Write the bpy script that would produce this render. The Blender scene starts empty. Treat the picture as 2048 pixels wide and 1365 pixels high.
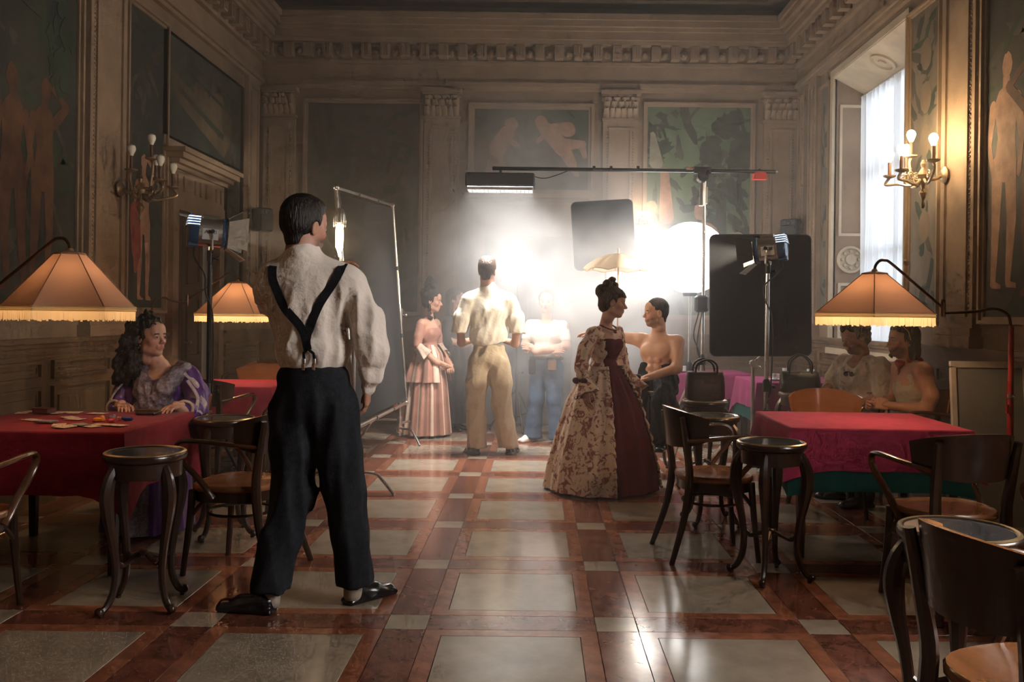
import bpy, math, random
import numpy as np
from mathutils import Vector, Matrix, Euler

random.seed(7)
rng = np.random.default_rng(7)
SC = bpy.context.scene
COL = SC.collection
PI = math.pi
sin, cos, rad = math.sin, math.cos, math.radians

# ------------------------------------------------------------------ camera
F = 1774.0
CH = 1.33
VX, VY = 1075.0, 632.0
ROLL = rad(0.7)
cam_d = bpy.data.cameras.new('camera')
cam = bpy.data.objects.new('camera', cam_d)
COL.objects.link(cam)
cam_d.sensor_width = 36.0
cam_d.lens = 36.0 * F / 2048.0
cam_d.shift_x = -(VX - 1024.0) / 2048.0
cam_d.shift_y = -(682.5 - VY) / 2048.0
cam_d.clip_start = 0.05
cam_d.clip_end = 200
_r = Vector((cos(ROLL), 0, sin(ROLL)))
_u = Vector((-sin(ROLL), 0, cos(ROLL)))
_b = Vector((0, -1, 0))
cam.matrix_world = Matrix(((_r.x, _u.x, _b.x, 0), (_r.y, _u.y, _b.y, 0), (_r.z, _u.z, _b.z, CH), (0, 0, 0, 1)))
SC.camera = cam

# ------------------------------------------------------------------ world, view, sky light
SC.view_settings.view_transform = 'Standard'
SC.view_settings.look = 'None'
SC.view_settings.gamma = 1.0
SC.view_settings.use_curve_mapping = False
SC.view_settings.exposure = 0.0
SC.cycles.use_denoising = True
SC.cycles.use_adaptive_sampling = True
SC.cycles.adaptive_threshold = 0.09
SC.cycles.adaptive_min_samples = 12
SC.cycles.max_bounces = 3
SC.cycles.diffuse_bounces = 2
SC.cycles.glossy_bounces = 2
SC.cycles.transmission_bounces = 3
SC.cycles.volume_bounces = 1
SC.cycles.transparent_max_bounces = 8
SC.cycles.volume_step_rate = 1.0
SC.cycles.volume_max_steps = 32
SC.cycles.caustics_reflective = False
SC.cycles.caustics_refractive = False
SC.cycles.sample_clamp_indirect = 4.0
world = bpy.data.worlds.new('sky')
SC.world = world
world.use_nodes = True
_bg = world.node_tree.nodes['Background']
_bg.inputs[0].default_value = (0.80, 0.90, 1.0, 1)
_bg.inputs[1].default_value = 0.9


def light(name, kind, loc, energy, color=(1, 1, 1), parent=None, aim=None, **kw):
    d = bpy.data.lights.new(name, kind)
    d.energy = energy
    d.color = color
    for k, v in kw.items():
        setattr(d, k, v)
    o = bpy.data.objects.new(name, d)
    COL.objects.link(o)
    o.location = loc
    if aim is not None:
        o.rotation_euler = (Vector(aim) - Vector(loc)).to_track_quat('-Z', 'Y').to_euler()
    if parent is not None:
        o.parent = parent
    return o


# daylight falling on the window of the right wall (overcast sky outside it)
SUNW = light('window_daylight', 'AREA', (4.5, 8.5, 2.6), 60, (0.82, 0.90, 1.0), aim=(3.3, 8.5, 2.3), shape='RECTANGLE', size=2.0, size_y=2.9)
SUNW2 = light('window_daylight_near', 'AREA', (4.5, 1.9, 2.6), 720, (1.0, 0.93, 0.86), aim=(3.3, 1.9, 2.3), shape='RECTANGLE', size=2.0, size_y=2.9)


# ------------------------------------------------------------------ pixel helpers (2048 x 1365)
def W(px, py, Y):
    dx, dy = px - VX, VY - py
    return Vector((Y * (dx * cos(ROLL) - dy * sin(ROLL)) / F, Y, CH + Y * (dx * sin(ROLL) + dy * cos(ROLL)) / F))


def FL(px, py, z=0.0):
    dx, dy = px - VX, VY - py
    Y = (z - CH) * F / (dx * sin(ROLL) + dy * cos(ROLL))
    return W(px, py, Y)


# ------------------------------------------------------------------ materials
MATS = {}


def mat(name, col, rough=0.5, metal=0.0, var=0.15, vscale=6.0, bump=0.0, bscale=60.0, spec=0.5, emit=None, estr=0.0,
        coat=0.0, trans=0.0, sheen=0.0, col2=None, detail=4.0, stretch=None, attr=None, rvar=0.0):
    if name in MATS:
        return MATS[name]
    m = bpy.data.materials.new(name)
    MATS[name] = m
    m.use_nodes = True
    nt = m.node_tree
    b = nt.nodes['Principled BSDF']
    N = nt.nodes.new
    b.inputs['Roughness'].default_value = rough
    b.inputs['Metallic'].default_value = metal
    b.inputs['Specular IOR Level'].default_value = spec
    b.inputs['Coat Weight'].default_value = coat
    b.inputs['Coat Roughness'].default_value = 0.12
    b.inputs['Transmission Weight'].default_value = trans
    b.inputs['Sheen Weight'].default_value = sheen
    c = list(col) + [1.0]
    tc = N('ShaderNodeTexCoord')
    vec = tc.outputs['Object']
    if stretch:
        mp = N('ShaderNodeMapping')
        mp.inputs['Scale'].default_value = stretch
        nt.links.new(vec, mp.inputs['Vector'])
        vec = mp.outputs['Vector']
    if attr:
        a = N('ShaderNodeAttribute')
        a.attribute_name = attr
        base = a.outputs['Color']
        nt.links.new(base, b.inputs['Base Color'])
    elif var > 0 or col2:
        ns = N('ShaderNodeTexNoise')
        ns.inputs['Scale'].default_value = vscale
        ns.inputs['Detail'].default_value = detail
        ns.inputs['Roughness'].default_value = 0.6
        nt.links.new(vec, ns.inputs['Vector'])
        rp = N('ShaderNodeValToRGB')
        rp.color_ramp.elements[0].position = 0.32
        rp.color_ramp.elements[1].position = 0.68
        if col2:
            rp.color_ramp.elements[0].color = c
            rp.color_ramp.elements[1].color = list(col2) + [1]
        else:
            rp.color_ramp.elements[0].color = [max(0, x * (1 - var)) for x in col] + [1]
            rp.color_ramp.elements[1].color = [min(1, x * (1 + var)) for x in col] + [1]
        nt.links.new(ns.outputs['Fac'], rp.inputs['Fac'])
        nt.links.new(rp.outputs['Color'], b.inputs['Base Color'])
        if rvar:
            mr = N('ShaderNodeMapRange')
            mr.inputs['To Min'].default_value = max(0.02, rough - rvar)
            mr.inputs['To Max'].default_value = rough + rvar
            nt.links.new(ns.outputs['Fac'], mr.inputs['Value'])
            nt.links.new(mr.outputs['Result'], b.inputs['Roughness'])
    else:
        b.inputs['Base Color'].default_value = c
    if bump > 0:
        n2 = N('ShaderNodeTexNoise')
        n2.inputs['Scale'].default_value = bscale
        n2.inputs['Detail'].default_value = 3
        nt.links.new(vec, n2.inputs['Vector'])
        bp = N('ShaderNodeBump')
        bp.inputs['Strength'].default_value = bump
        bp.inputs['Distance'].default_value = 0.02
        nt.links.new(n2.outputs['Fac'], bp.inputs['Height'])
        nt.links.new(bp.outputs['Normal'], b.inputs['Normal'])
    if emit:
        b.inputs['Emission Color'].default_value = list(emit) + [1]
        b.inputs['Emission Strength'].default_value = estr
    return m


def emission(name, col, strength):
    if name in MATS:
        return MATS[name]
    m = bpy.data.materials.new(name)
    MATS[name] = m
    m.use_nodes = True
    nt = m.node_tree
    nt.nodes.remove(nt.nodes['Principled BSDF'])
    e = nt.nodes.new('ShaderNodeEmission')
    e.inputs[0].default_value = list(col) + [1]
    e.inputs[1].default_value = strength
    nt.links.new(e.outputs[0], nt.nodes['Material Output'].inputs['Surface'])
    return m


def translucent(name, col, diff=0.4, trl=0.4, tra=0.2, vscale=30):
    if name in MATS:
        return MATS[name]
    m = bpy.data.materials.new(name)
    MATS[name] = m
    m.use_nodes = True
    nt = m.node_tree
    nt.nodes.remove(nt.nodes['Principled BSDF'])
    N = nt.nodes.new
    d, t, x = N('ShaderNodeBsdfDiffuse'), N('ShaderNodeBsdfTranslucent'), N('ShaderNodeBsdfTransparent')
    for s in (d, t):
        s.inputs[0].default_value = list(col) + [1]
    m1, m2 = N('ShaderNodeMixShader'), N('ShaderNodeMixShader')
    m1.inputs[0].default_value = trl / (diff + trl)
    m2.inputs[0].default_value = tra
    nt.links.new(d.outputs[0], m1.inputs[1])
    nt.links.new(t.outputs[0], m1.inputs[2])
    nt.links.new(m1.outputs[0], m2.inputs[1])
    nt.links.new(x.outputs[0], m2.inputs[2])
    nt.links.new(m2.outputs[0], nt.nodes['Material Output'].inputs['Surface'])
    return m


# ------------------------------------------------------------------ mesh builder
class MB:
    def __init__(s):
        s.v, s.f, s.m = [], [], []

    def add(s, vs, fs, mi=0):
        o = len(s.v)
        s.v += [tuple(p) for p in vs]
        s.f += [tuple(i + o for i in f) for f in fs]
        s.m += [mi] * len(fs)
        return s

    def box(s, c, size, R=None, mi=0, taper=1.0):
        hx, hy, hz = size[0] / 2, size[1] / 2, size[2] / 2
        vs = []
        for z, k in ((-hz, 1.0), (hz, taper)):
            for x, y in ((-hx, -hy), (hx, -hy), (hx, hy), (-hx, hy)):
                p = Vector((x * k, y * k, z))
                if R is not None:
                    p = R @ p
                vs.append(p + Vector(c))
        return s.add(vs, [(3, 2, 1, 0), (4, 5, 6, 7), (0, 1, 5, 4), (1, 2, 6, 5), (2, 3, 7, 6), (3, 0, 4, 7)], mi)

    def bbox(s, lo, hi, mi=0):
        return s.box([(a + b) / 2 for a, b in zip(lo, hi)], [b - a for a, b in zip(lo, hi)], None, mi)

    def rbox(s, c, size, r=0.01, R=None, mi=0):
        # box with chamfered vertical and horizontal edges
        hx, hy, hz = size[0] / 2, size[1] / 2, size[2] / 2
        r = min(r, hx * .9, hy * .9, hz * .9)
        rings = []
        for z, i in ((-hz, r), (-hz + r, 0), (hz - r, 0), (hz, r)):
            x, y = hx - i, hy - i
            rr = r
            rings.append([(-x + rr, -y, z), (x - rr, -y, z), (x, -y + rr, z), (x, y - rr, z), (x - rr, y, z), (-x + rr, y, z), (-x, y - rr, z), (-x, -y + rr, z)])
        rings = [[(R @ Vector(p) if R is not None else Vector(p)) + Vector(c) for p in g] for g in rings]
        return s.loft(rings, mi=mi)

    def loft(s, rings, closed=True, caps=True, mi=0):
        n = len(rings[0])
        vs = [p for g in rings for p in g]
        fs = []
        for a in range(len(rings) - 1):
            for i in range(n if closed else n - 1):
                j = (i + 1) % n
                fs.append((a * n + i, a * n + j, (a + 1) * n + j, (a + 1) * n + i))
        if caps and closed:
            fs.append(tuple(range(n - 1, -1, -1)))
            fs.append(tuple((len(rings) - 1) * n + i for i in range(n)))
        return s.add(vs, fs, mi)

    def tube(s, pts, r, seg=8, flat=1.0, mi=0, up=None, caps=True):
        pts = [Vector(p) for p in pts]
        n = len(pts)
        rs = r if isinstance(r, (list, tuple)) else [r] * n
        rings = []
        t0 = (pts[1] - pts[0]).normalized()
        ref = Vector(up) if up is not None else (Vector((0, 0, 1)) if abs(t0.z) < 0.9 else Vector((1, 0, 0)))
        nrm = (ref - t0 * ref.dot(t0)).normalized()
        for i in range(n):
            if i == 0:
                t = t0
            elif i == n - 1:
                t = (pts[i] - pts[i - 1]).normalized()
            else:
                t = ((pts[i] - pts[i - 1]).normalized() + (pts[i + 1] - pts[i]).normalized())
                t = t.normalized() if t.length > 1e-6 else (pts[i + 1] - pts[i]).normalized()
            nrm = nrm - t * nrm.dot(t)
            nrm = nrm.normalized() if nrm.length > 1e-6 else t.orthogonal().normalized()
            bi = t.cross(nrm)
            rings.append([pts[i] + (nrm * cos(a) * flat + bi * sin(a)) * rs[i] for a in (2 * PI * k / seg for k in range(seg))])
        return s.loft(rings, caps=caps, mi=mi)

    def cyl(s, a, b, r0, r1=None, seg=16, mi=0):
        return s.tube([a, b], [r0, r0 if r1 is None else r1], seg, mi=mi)

    def lathe(s, prof, c=(0, 0, 0), seg=24, mi=0, R=None, caps=True):
        rings = []
        for r, z in prof:
            g = []
            for k in range(seg):
                a = 2 * PI * k / seg
                p = Vector((r * cos(a), r * sin(a), z))
                if R is not None:
                    p = R @ p
                g.append(p + Vector(c))
            rings.append(g)
        return s.loft(rings, caps=caps, mi=mi)

    def ball(s, c, r, seg=14, rings=8, sc=(1, 1, 1), R=None, mi=0):
        g = []
        for i in range(1, rings):
            t = PI * i / rings
            g.append([(R @ Vector((r * sin(t) * cos(a) * sc[0], r * sin(t) * sin(a) * sc[1], -r * cos(t) * sc[2])) if R is not None else
                       Vector((r * sin(t) * cos(a) * sc[0], r * sin(t) * sin(a) * sc[1], -r * cos(t) * sc[2]))) + Vector(c) for a in (2 * PI * k / seg for k in range(seg))])
        return s.loft(g, mi=mi)

    def prism(s, poly, d, mi=0):
        # poly: 3d points of a planar polygon, d: extrusion vector
        n = len(poly)
        vs = [Vector(p) for p in poly] + [Vector(p) + Vector(d) for p in poly]
        fs = [tuple(range(n - 1, -1, -1)), tuple(range(n, 2 * n))] + [(i, (i + 1) % n, n + (i + 1) % n, n + i) for i in range(n)]
        return s.add(vs, fs, mi)

    def mesh(s, name, mats=(), smooth=False, auto=None):
        me = bpy.data.meshes.new(name)
        me.from_pydata(s.v, [], s.f)
        if not isinstance(mats, (list, tuple)):
            mats = [mats]
        for m in mats:
            me.materials.append(m)
        if any(s.m):
            me.polygons.foreach_set('material_index', s.m)
        me.validate()
        fix_normals(me)
        if smooth:
            me.polygons.foreach_set('use_smooth', [True] * len(me.polygons))
            if auto:
                me.set_sharp_from_angle(angle=rad(auto))
        me.update()
        return me


def fix_normals(me):
    import bmesh
    bm = bmesh.new()
    bm.from_mesh(me)
    bmesh.ops.recalc_face_normals(bm, faces=bm.faces)
    bm.to_mesh(me)
    bm.free()


def put(name, me, parent=None, loc=None, rot=None, label=None, category=None, group=None, kind=None):
    o = bpy.data.objects.new(name, me)
    COL.objects.link(o)
    if parent is not None:
        o.parent = parent
    if loc is not None:
        o.location = loc
    if rot is not None:
        o.rotation_euler = rot
    for k, v in (('label', label), ('category', category), ('group', group), ('kind', kind)):
        if v:
            o[k] = v
    return o


def part(name, mb, mats, parent=None, smooth=True, auto=35, **kw):
    return put(name, mb.mesh(name, mats, smooth, auto if smooth else None), parent, **kw)


def thing(name, label, cat, loc=(0, 0, 0), rz=0.0, group=None):
    return put(name, None, None, loc, (0, 0, rz), label, cat, group)


def dup(root, loc, rz, label, group=None):
    def cp(o, par):
        c = o.copy()
        COL.objects.link(c)
        c.parent = par
        for ch in list(o.children):
            cp(ch, c)
        return c
    r = cp(root, None)
    r.location = loc
    r.rotation_euler = (0, 0, rz)
    r['label'] = label
    if group:
        r['group'] = group
    return r


def arc(c, r, a0, a1, n, z=0.0):
    return [(c[0] + r * cos(a0 + (a1 - a0) * i / n), c[1] + r * sin(a0 + (a1 - a0) * i / n), z) for i in range(n + 1)]


def spline(pts, n=6):
    # Catmull-Rom through 3d points
    P = [Vector(p) for p in pts]
    P = [P[0] * 2 - P[1]] + P + [P[-1] * 2 - P[-2]]
    out = []
    for i in range(1, len(P) - 2):
        for k in range(n):
            t = k / n
            a, b, c, d = P[i - 1], P[i], P[i + 1], P[i + 2]
            out.append(0.5 * ((2 * b) + (c - a) * t + (2 * a - 5 * b + 4 * c - d) * t * t + (3 * b - a - 3 * c + d) * t ** 3))
    out.append(P[-2])
    return out


# shared materials
chrome = mat('chrome', (0.72, 0.70, 0.66), 0.22, 1.0, 0.08, 20)
steel = mat('dull_steel', (0.42, 0.41, 0.40), 0.38, 1.0, 0.12, 20)
blackmetal = mat('black_metal', (0.018, 0.018, 0.02), 0.42, 0.3, 0.3, 20)
blackcloth = mat('black_duvetyne', (0.006, 0.006, 0.0075), 0.95, 0, 0.25, 30, 0.15, 200, spec=0.1)
rubber = mat('rubber', (0.02, 0.02, 0.02), 0.7, 0, 0.2)
plaster = mat('painted_plaster', (0.245, 0.168, 0.108), 0.75, 0, 0.22, 2.2, 0.10, 30, detail=8)
plaster2 = mat('plaster_relief', (0.285, 0.198, 0.128), 0.72, 0, 0.2, 3.0, 0.15, 45, detail=8)
plasterdk = mat('plaster_dark_ochre', (0.20, 0.145, 0.09), 0.8, 0, 0.25, 3.0, 0.1, 40, detail=8)  # darker ochre plaster, mottled at random
wains = mat('wainscot_wood', (0.15, 0.098, 0.055), 0.5, 0, 0.3, 3.0, 0.12, 30, stretch=(1, 1, 0.25), detail=8)
# ================================================================== ROOM
XL, XR, YB, YF, ZC = -3.41, 3.15, 10.8, -1.6, 4.83
DADO = 1.12


def struct(name, mb, m, parent=None, **kw):
    return part(name, mb, m, parent, kind=None if parent is not None else 'structure', **kw)


# ---- floor: slab and marble inlay, every piece its own tile
cream = mat('cream_marble', (0.37, 0.30, 0.225), 0.17, 0, 0.18, 5.0, 0.012, 8, detail=8, rvar=0.05, coat=0.25)
redm = mat('red_marble', (0.19, 0.066, 0.040), 0.18, 0, 0.35, 9.0, 0.012, 8, detail=10, rvar=0.05, coat=0.25)
orangem = mat('orange_marble', (0.31, 0.115, 0.060), 0.18, 0, 0.30, 11.0, 0.012, 8, detail=10, rvar=0.05, coat=0.25)
grout = mat('grout', (0.10, 0.06, 0.045), 0.7)
mb = MB().bbox((XL - .3, YF - .3, -0.25), (XR + .5, YB + .3, -0.004))
floor = struct('floor', mb, grout, smooth=False)
MW, MD, X0, Y0 = 0.900, 0.893, -0.545, 3.835
DK, BD = 0.178, 0.072
_tm = {}


def tilemesh(key, w, d, m):
    if key not in _tm:
        g, c = 0.0012, 0.0015
        w, d = w / 2 - g, d / 2 - g
        b = MB()
        b.loft([[(-w, -d, -.012), (w, -d, -.012), (w, d, -.012), (-w, d, -.012)], [(-w, -d, -c), (w, -d, -c), (w, d, -c), (-w, d, -c)],
                [(-w + c, -d + c, 0), (w - c, -d + c, 0), (w - c, d - c, 0), (-w + c, d - c, 0)]])
        _tm[key] = b.mesh('tile', m)
    return _tm[key]


def bordermesh(key, L, horiz, sgn, m):
    # mitred strip of the orange frame; long side outside
    if key not in _tm:
        g = 0.0012
        a, b_ = L / 2 - g, L / 2 - BD + g
        o, i = sgn * (BD / 2 - g), -sgn * (BD / 2 - g)
        pts = [(-a, o), (a, o), (b_, i), (-b_, i)]
        if not horiz:
            pts = [(y, x) for x, y in pts]
        b = MB().prism([(x, y, -.012) for x, y in pts], (0, 0, .012))
        _tm[key] = b.mesh('border', m)
    return _tm[key]


cw, cd = MW - DK, MD - DK
_rest = {}
nborder = 0


def in_view(x, y):
    if y < 2.9:
        return False
    px = VX + x / y * F
    return -130 < px < 2180


tilejobs = []
for i in range(-4, 5):
    for j in range(-6, 9):
        xs, ys = X0 + i * MW, Y0 + j * MD
        cx, cy = xs + MW / 2, ys + MD / 2
        tilejobs.append(('marble_square', xs, ys, ('sq',), DK, DK, cream))
        tilejobs.append(('dark_strip', cx, ys, ('dh',), cw, DK, redm))
        tilejobs.append(('dark_strip', xs, cy, ('dv',), DK, cd, redm))
        tilejobs.append(('cream_slab', cx, cy, ('cr',), cw - 2 * BD, cd - 2 * BD, cream))
        for hz, sg in ((1, 1), (1, -1), (0, 1), (0, -1)):
            bx = cx + (0 if hz else sg * (cw / 2 - BD / 2))
            by = cy + (sg * (cd / 2 - BD / 2) if hz else 0)
            tilejobs.append(('border_strip', bx, by, ('b', hz, sg), 0, 0, orangem))
count = {}
for nm, x, y, key, w, d, m in sorted(tilejobs, key=lambda t: t[2]):
    if key[0] == 'b':
        me = bordermesh(key, cw if key[1] else cd, key[1], key[2], m)
    else:
        me = tilemesh(key, w, d, m)
    if x < XL - .4 or x > XR + .3 or y > YB + .2 or y < YF - .3:
        continue
    if in_view(x, y) and count.get(nm, 0) < 300:
        count[nm] = count.get(nm, 0) + 1
        put(nm, me, floor, (x, y, 0))
    else:
        r = _rest.setdefault(m.name, (MB(), m))
        r[0].add([(v.co.x + x, v.co.y + y, v.co.z) for v in me.vertices], [tuple(p.vertices) for p in me.polygons])
for k, (b, m) in _rest.items():
    o = put('tile_remainder', b.mesh('tile_remainder', m), floor)
    o['kind'] = 'stuff'

# ---- wall shells
mb = MB().bbox((XL - .3, YB, -.2), (XR + .5, YB + .3, ZC + .3))
wall_back = struct('wall_back', mb, plaster, smooth=False)
mb = MB().bbox((XL - .3, YF, -.2), (XL, 8.20, ZC + .3)).bbox((XL - .3, 9.36, -.2), (XL, YB, ZC + .3)).bbox((XL - .3, 8.20, 2.30), (XL, 9.36, ZC + .3)).bbox((XL - .3, 8.20, -.2), (XL, 9.36, 0))
wall_left = struct('wall_left', mb, plaster, smooth=False)
WY0, WY1, WZ0, WZ1 = 7.60, 9.47, 1.02, 3.92
VY0, VY1 = .95, 2.82          # a second window further along the same wall, out of the picture
mb = MB().bbox((XR, YF, -.2), (XR + .42, VY0, ZC + .3)).bbox((XR, VY1, -.2), (XR + .42, WY0, ZC + .3)).bbox((XR, WY1, -.2), (XR + .42, YB, ZC + .3))
for _a, _b in ((WY0, WY1), (VY0, VY1)):
    mb.bbox((XR, _a, -.2), (XR + .42, _b, WZ0)).bbox((XR, _a, WZ1), (XR + .42, _b, ZC + .3))
wall_right = struct('wall_right', mb, plaster, smooth=False)
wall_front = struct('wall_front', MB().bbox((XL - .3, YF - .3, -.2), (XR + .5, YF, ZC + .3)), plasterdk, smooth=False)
ceilm = mat('dark_ceiling_wood', (0.085, 0.062, 0.042), 0.6, 0, 0.3, 3, 0.1, 30, detail=8)
ceiling = struct('ceiling', MB().bbox((XL - .3, YF - .3, ZC + .25), (XR + .5, YB + .3, ZC + .55)), ceilm, smooth=False)
for k in range(3):
    d = .45 + k * .5
    b = MB()
    for lo, hi in (((XL + d, YF + d, 0), (XR - d, YF + d + .1, 0)), ((XL + d, YB - d - .1, 0), (XR - d, YB - d, 0)), ((XL + d, YF + d + .1, 0), (XL + d + .1, YB - d - .1, 0)), ((XR - d - .1, YF + d + .1, 0), (XR - d, YB - d - .1, 0))):
        b.bbox((lo[0], lo[1], ZC + .16), (hi[0], hi[1], ZC + .26))
    struct('ceiling_moulding', b, ceilm, ceiling, smooth=False)


# ---- helpers: a local frame per wall. u runs along the wall, n out of it into the room
class Wall:
    def __init__(s, name, parent):
        s.n, s.p = name, parent

    def pt(s, u, z, d):
        if s.n == 'back':
            return Vector((u, YB - d, z))
        if s.n == 'left':
            return Vector((XL + d, u, z))
        return Vector((XR - d, u, z))

    def box(s, mb, u0, u1, z0, z1, d0, d1):
        a, b = s.pt(u0, z0, d0), s.pt(u1, z1, d1)
        return mb.bbox([min(x, y) for x, y in zip(a, b)], [max(x, y) for x, y in zip(a, b)])

    def frame(s, mb, u0, u1, z0, z1, w, d, steps=2):
        for k in range(steps):
            o = w * k / steps
            h = d * (1 - k * .45)
            wi = w / steps
            s.box(mb, u0 + o, u0 + o + wi, z0 + o, z1 - o, 0, h)
            s.box(mb, u1 - o - wi, u1 - o, z0 + o, z1 - o, 0, h)
            s.box(mb, u0 + o + wi, u1 - o - wi, z0 + o, z0 + o + wi, 0, h)
            s.box(mb, u0 + o + wi, u1 - o - wi, z1 - o - wi, z1 - o, 0, h)

    def poly(s, mb, pts, d0, th=0.002, mi=0):
        a = [s.pt(u, z, d0) for u, z in pts]
        mb.prism(a, s.pt(0, 0, th) - s.pt(0, 0, 0), mi)


WB, WL, WR = Wall('back', wall_back), Wall('left', wall_left), Wall('right', wall_right)

# ---- cornice: profile strips, dentil blocks and rosettes, three sides
prof = [(4.06, 4.10, .05), (4.10, 4.15, .08), (4.15, 4.18, .05), (4.18, 4.36, .035), (4.36, 4.40, .09), (4.40, 4.585, .07), (4.585, 4.63, .20), (4.63, 4.72, .24), (4.72, 4.76, .28), (4.76, 4.83, .33), (4.83, 4.90, .36)]


def cornice(name, wall, u0, u1):
    b = MB()
    for z0, z1, d in prof:
        wall.box(b, u0, u1, z0, z1 + .001, 0, d)
    o = struct(name, b, plaster2, smooth=False)
    return o


tr_b, tr_l, tr_r = cornice('trim_1', WB, XL, XR), cornice('trim_2', WL, YF, YB), cornice('trim_3', WR, YF, YB)
rosm = MB().lathe([(.052, 0), (.052, .012), (.038, .02), (.03, .05), (.012, .06), (.004, .062)], seg=12).mesh('rosette', plaster2, True, 40)
for wall, tr, u0, n, rot in ((WB, tr_b, XL + .10, 28, (PI / 2, 0, 0)), (WL, tr_l, 5.3, 24, (0, PI / 2, 0)), (WR, tr_r, 5.3, 24, (0, -PI / 2, 0))):
    bb = MB()
    a0 = wall.pt(0, 4.415, .07)
    b0 = wall.pt(.105, 4.575, .19)
    blk = MB().bbox([min(x, y) for x, y in zip(a0, b0)], [max(x, y) for x, y in zip(a0, b0)])
    for g in (.02, .05, .08):
        q0, q1 = wall.pt(g, 4.43, .19), wall.pt(g + .012, 4.56, .197)
        blk.bbox([min(x, y) for x, y in zip(q0, q1)], [max(x, y) for x, y in zip(q0, q1)])
    blk = blk.mesh('modillion', plaster2)
    for k in range(n):
        u = u0 + k * .232
        if (wall is WB and u > XR - .15) or (wall is not WB and u > YB - .25):
            break
        put('modillion', blk, tr, wall.pt(u, 0, 0) - wall.pt(0, 0, 0))
        put('rosette', rosm, tr, wall.pt(u + .168, 4.495, .065), rot)

# ---- wainscot on three walls: base, panels, cap
for wall, par, spans in ((WB, wall_back, ((XL, -.75), (.55, XR))), (WL, wall_left, ((YF, 8.05), (9.52, YB))), (WR, wall_right, ((YF, YB),))):
    for u0, u1 in spans:
        b = MB()
        wall.box(b, u0, u1, 0, .16, 0, .05)
        wall.box(b, u0, u1, .16, .20, 0, .035)
        wall.box(b, u0, u1, .20, DADO - .10, 0, .02)
        struct('wainscot_base', b, wains, par, smooth=False)
        b = MB()
        wall.box(b, u0, u1, DADO - .10, DADO - .05, 0, .035)
        wall.box(b, u0, u1, DADO - .05, DADO - .02, 0, .055)
        wall.box(b, u0, u1, DADO - .02, DADO + .015, 0, .075)
        struct('dado_cap', b, wains, par, smooth=False)
        n = max(1, round((u1 - u0) / .95))
        w = (u1 - u0) / n
        for k in range(n):
            a = u0 + k * w
            for z0, z1 in ((.27, .80), (.85, .98)):
                b = MB()
                wall.frame(b, a + .07, a + w - .07, z0, z1, .045, .045)
                wall.box(b, a + .16, a + w - .16, z0 + .07, max(z0 + .075, z1 - .07), .02, .032)
                struct('wainscot_panel', b, wains, par, smooth=False)

# ---- pilasters with capitals
leafm = plaster2


def capital(wall, u0, u1, z0, z1, par):
    b = MB()
    w = u1 - u0
    wall.box(b, u0 - .03, u1 + .03, z1 - .05, z1, 0, .14)
    wall.box(b, u0 - .01, u1 + .01, z1 - .075, z1 - .05, 0, .12)
    wall.box(b, u0 + .01, u1 - .01, z0 + .03, z1 - .07, 0, .085)
    wall.box(b, u0 - .015, u1 + .015, z0, z0 + .03, 0, .10)
    o = struct('capital', b, plaster2, par, smooth=False)
    ax = (wall.pt(0, 0, 1) - wall.pt(0, 0, 0))
    along = (wall.pt(1, 0, 0) - wall.pt(0, 0, 0))
    for sgn, uc in ((1, u0 + .035), (-1, u1 - .035)):
        c = wall.pt(uc, z1 - .12, .09)
        pts = []
        for i in range(22):
            t = i / 21
            a = t * 2.2 * 2 * PI
            r = .05 * (1 - t * .8)
            pts.append(c + along * (-sgn * r * cos(a)) + Vector((0, 0, 1)) * r * sin(a) + ax * .02 * t)
        struct('volute', MB().tube(pts, [.014 - .006 * i / 21 for i in range(22)], 6), leafm, o)
    for row, (zz, k, h) in enumerate(((z0 + .03, 6, .11), (z0 + .09, 5, .13), (z0 + .15, 4, .12))):
        for i in range(k):
            uc = u0 + w * (i + .5) / k
            pts = [wall.pt(uc, zz, .085), wall.pt(uc, zz + h * .5, .095), wall.pt(uc, zz + h * .85, .125), wall.pt(uc, zz + h, .145), wall.pt(uc, zz + h * .93, .16)]
            struct('acanthus_leaf', MB().tube(spline(pts, 3), [w / k * .46 * q for q in (1, 1.05, 1.1, 1.1, 1.05, 1, .95, .9, .8, .65, .5, .35, .15)], 8, flat=.3, up=ax), leafm, o)
    return o


def pilaster(wall, u0, u1, par, ztop=4.06, cap=True):
    b = MB()
    zc = ztop - .36 if cap else ztop
    wall.box(b, u0 - .05, u1 + .05, DADO + .015, DADO + .10, 0, .10)
    wall.box(b, u0 - .03, u1 + .03, DADO + .10, DADO + .16, 0, .085)
    wall.box(b, u0, u1, DADO + .16, zc, 0, .055)
    o = struct('pilaster', b, plaster2, par, smooth=False)
    b = MB()
    wall.frame(b, u0 + .07, u1 - .07, DADO + .24, zc - .08, .055, .072, 2)
    struct('pilaster_moulding', b, plaster2, o, smooth=False)
    b = MB()
    z = DADO + .27
    while z < zc - .12:
        for uu in (u0 + .055, u1 - .055):
            p = wall.pt(uu, z, .055)
            b.ball(p, .011, 6, 4)
        z += .034
    x = struct('bead_row', b, plaster2, o)
    x['kind'] = 'stuff'
    if cap:
        capital(wall, u0, u1, zc, ztop, o)
    return o


def bx(px):
    return (px - VX) / F * YB


for a, c in ((525, 588), (845, 915), (1201, 1270), (1521, 1588)):
    pilaster(WB, bx(a), bx(c), wall_back)
pilaster(WL, 6.62, 7.20, wall_left, 4.06, False)
pilaster(WL, 3.6, 4.1, wall_left, 4.06, False)
pilaster(WL, 10.22, 10.62, wall_left, 4.06, False)
pilaster(WR, 6.32, 6.84, wall_right, 4.06, False)
pilaster(WR, 9.95, 10.25, wall_right, 4.06, False)
pilaster(WR, 10.40, 10.66, wall_right, 4.06, False)

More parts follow.
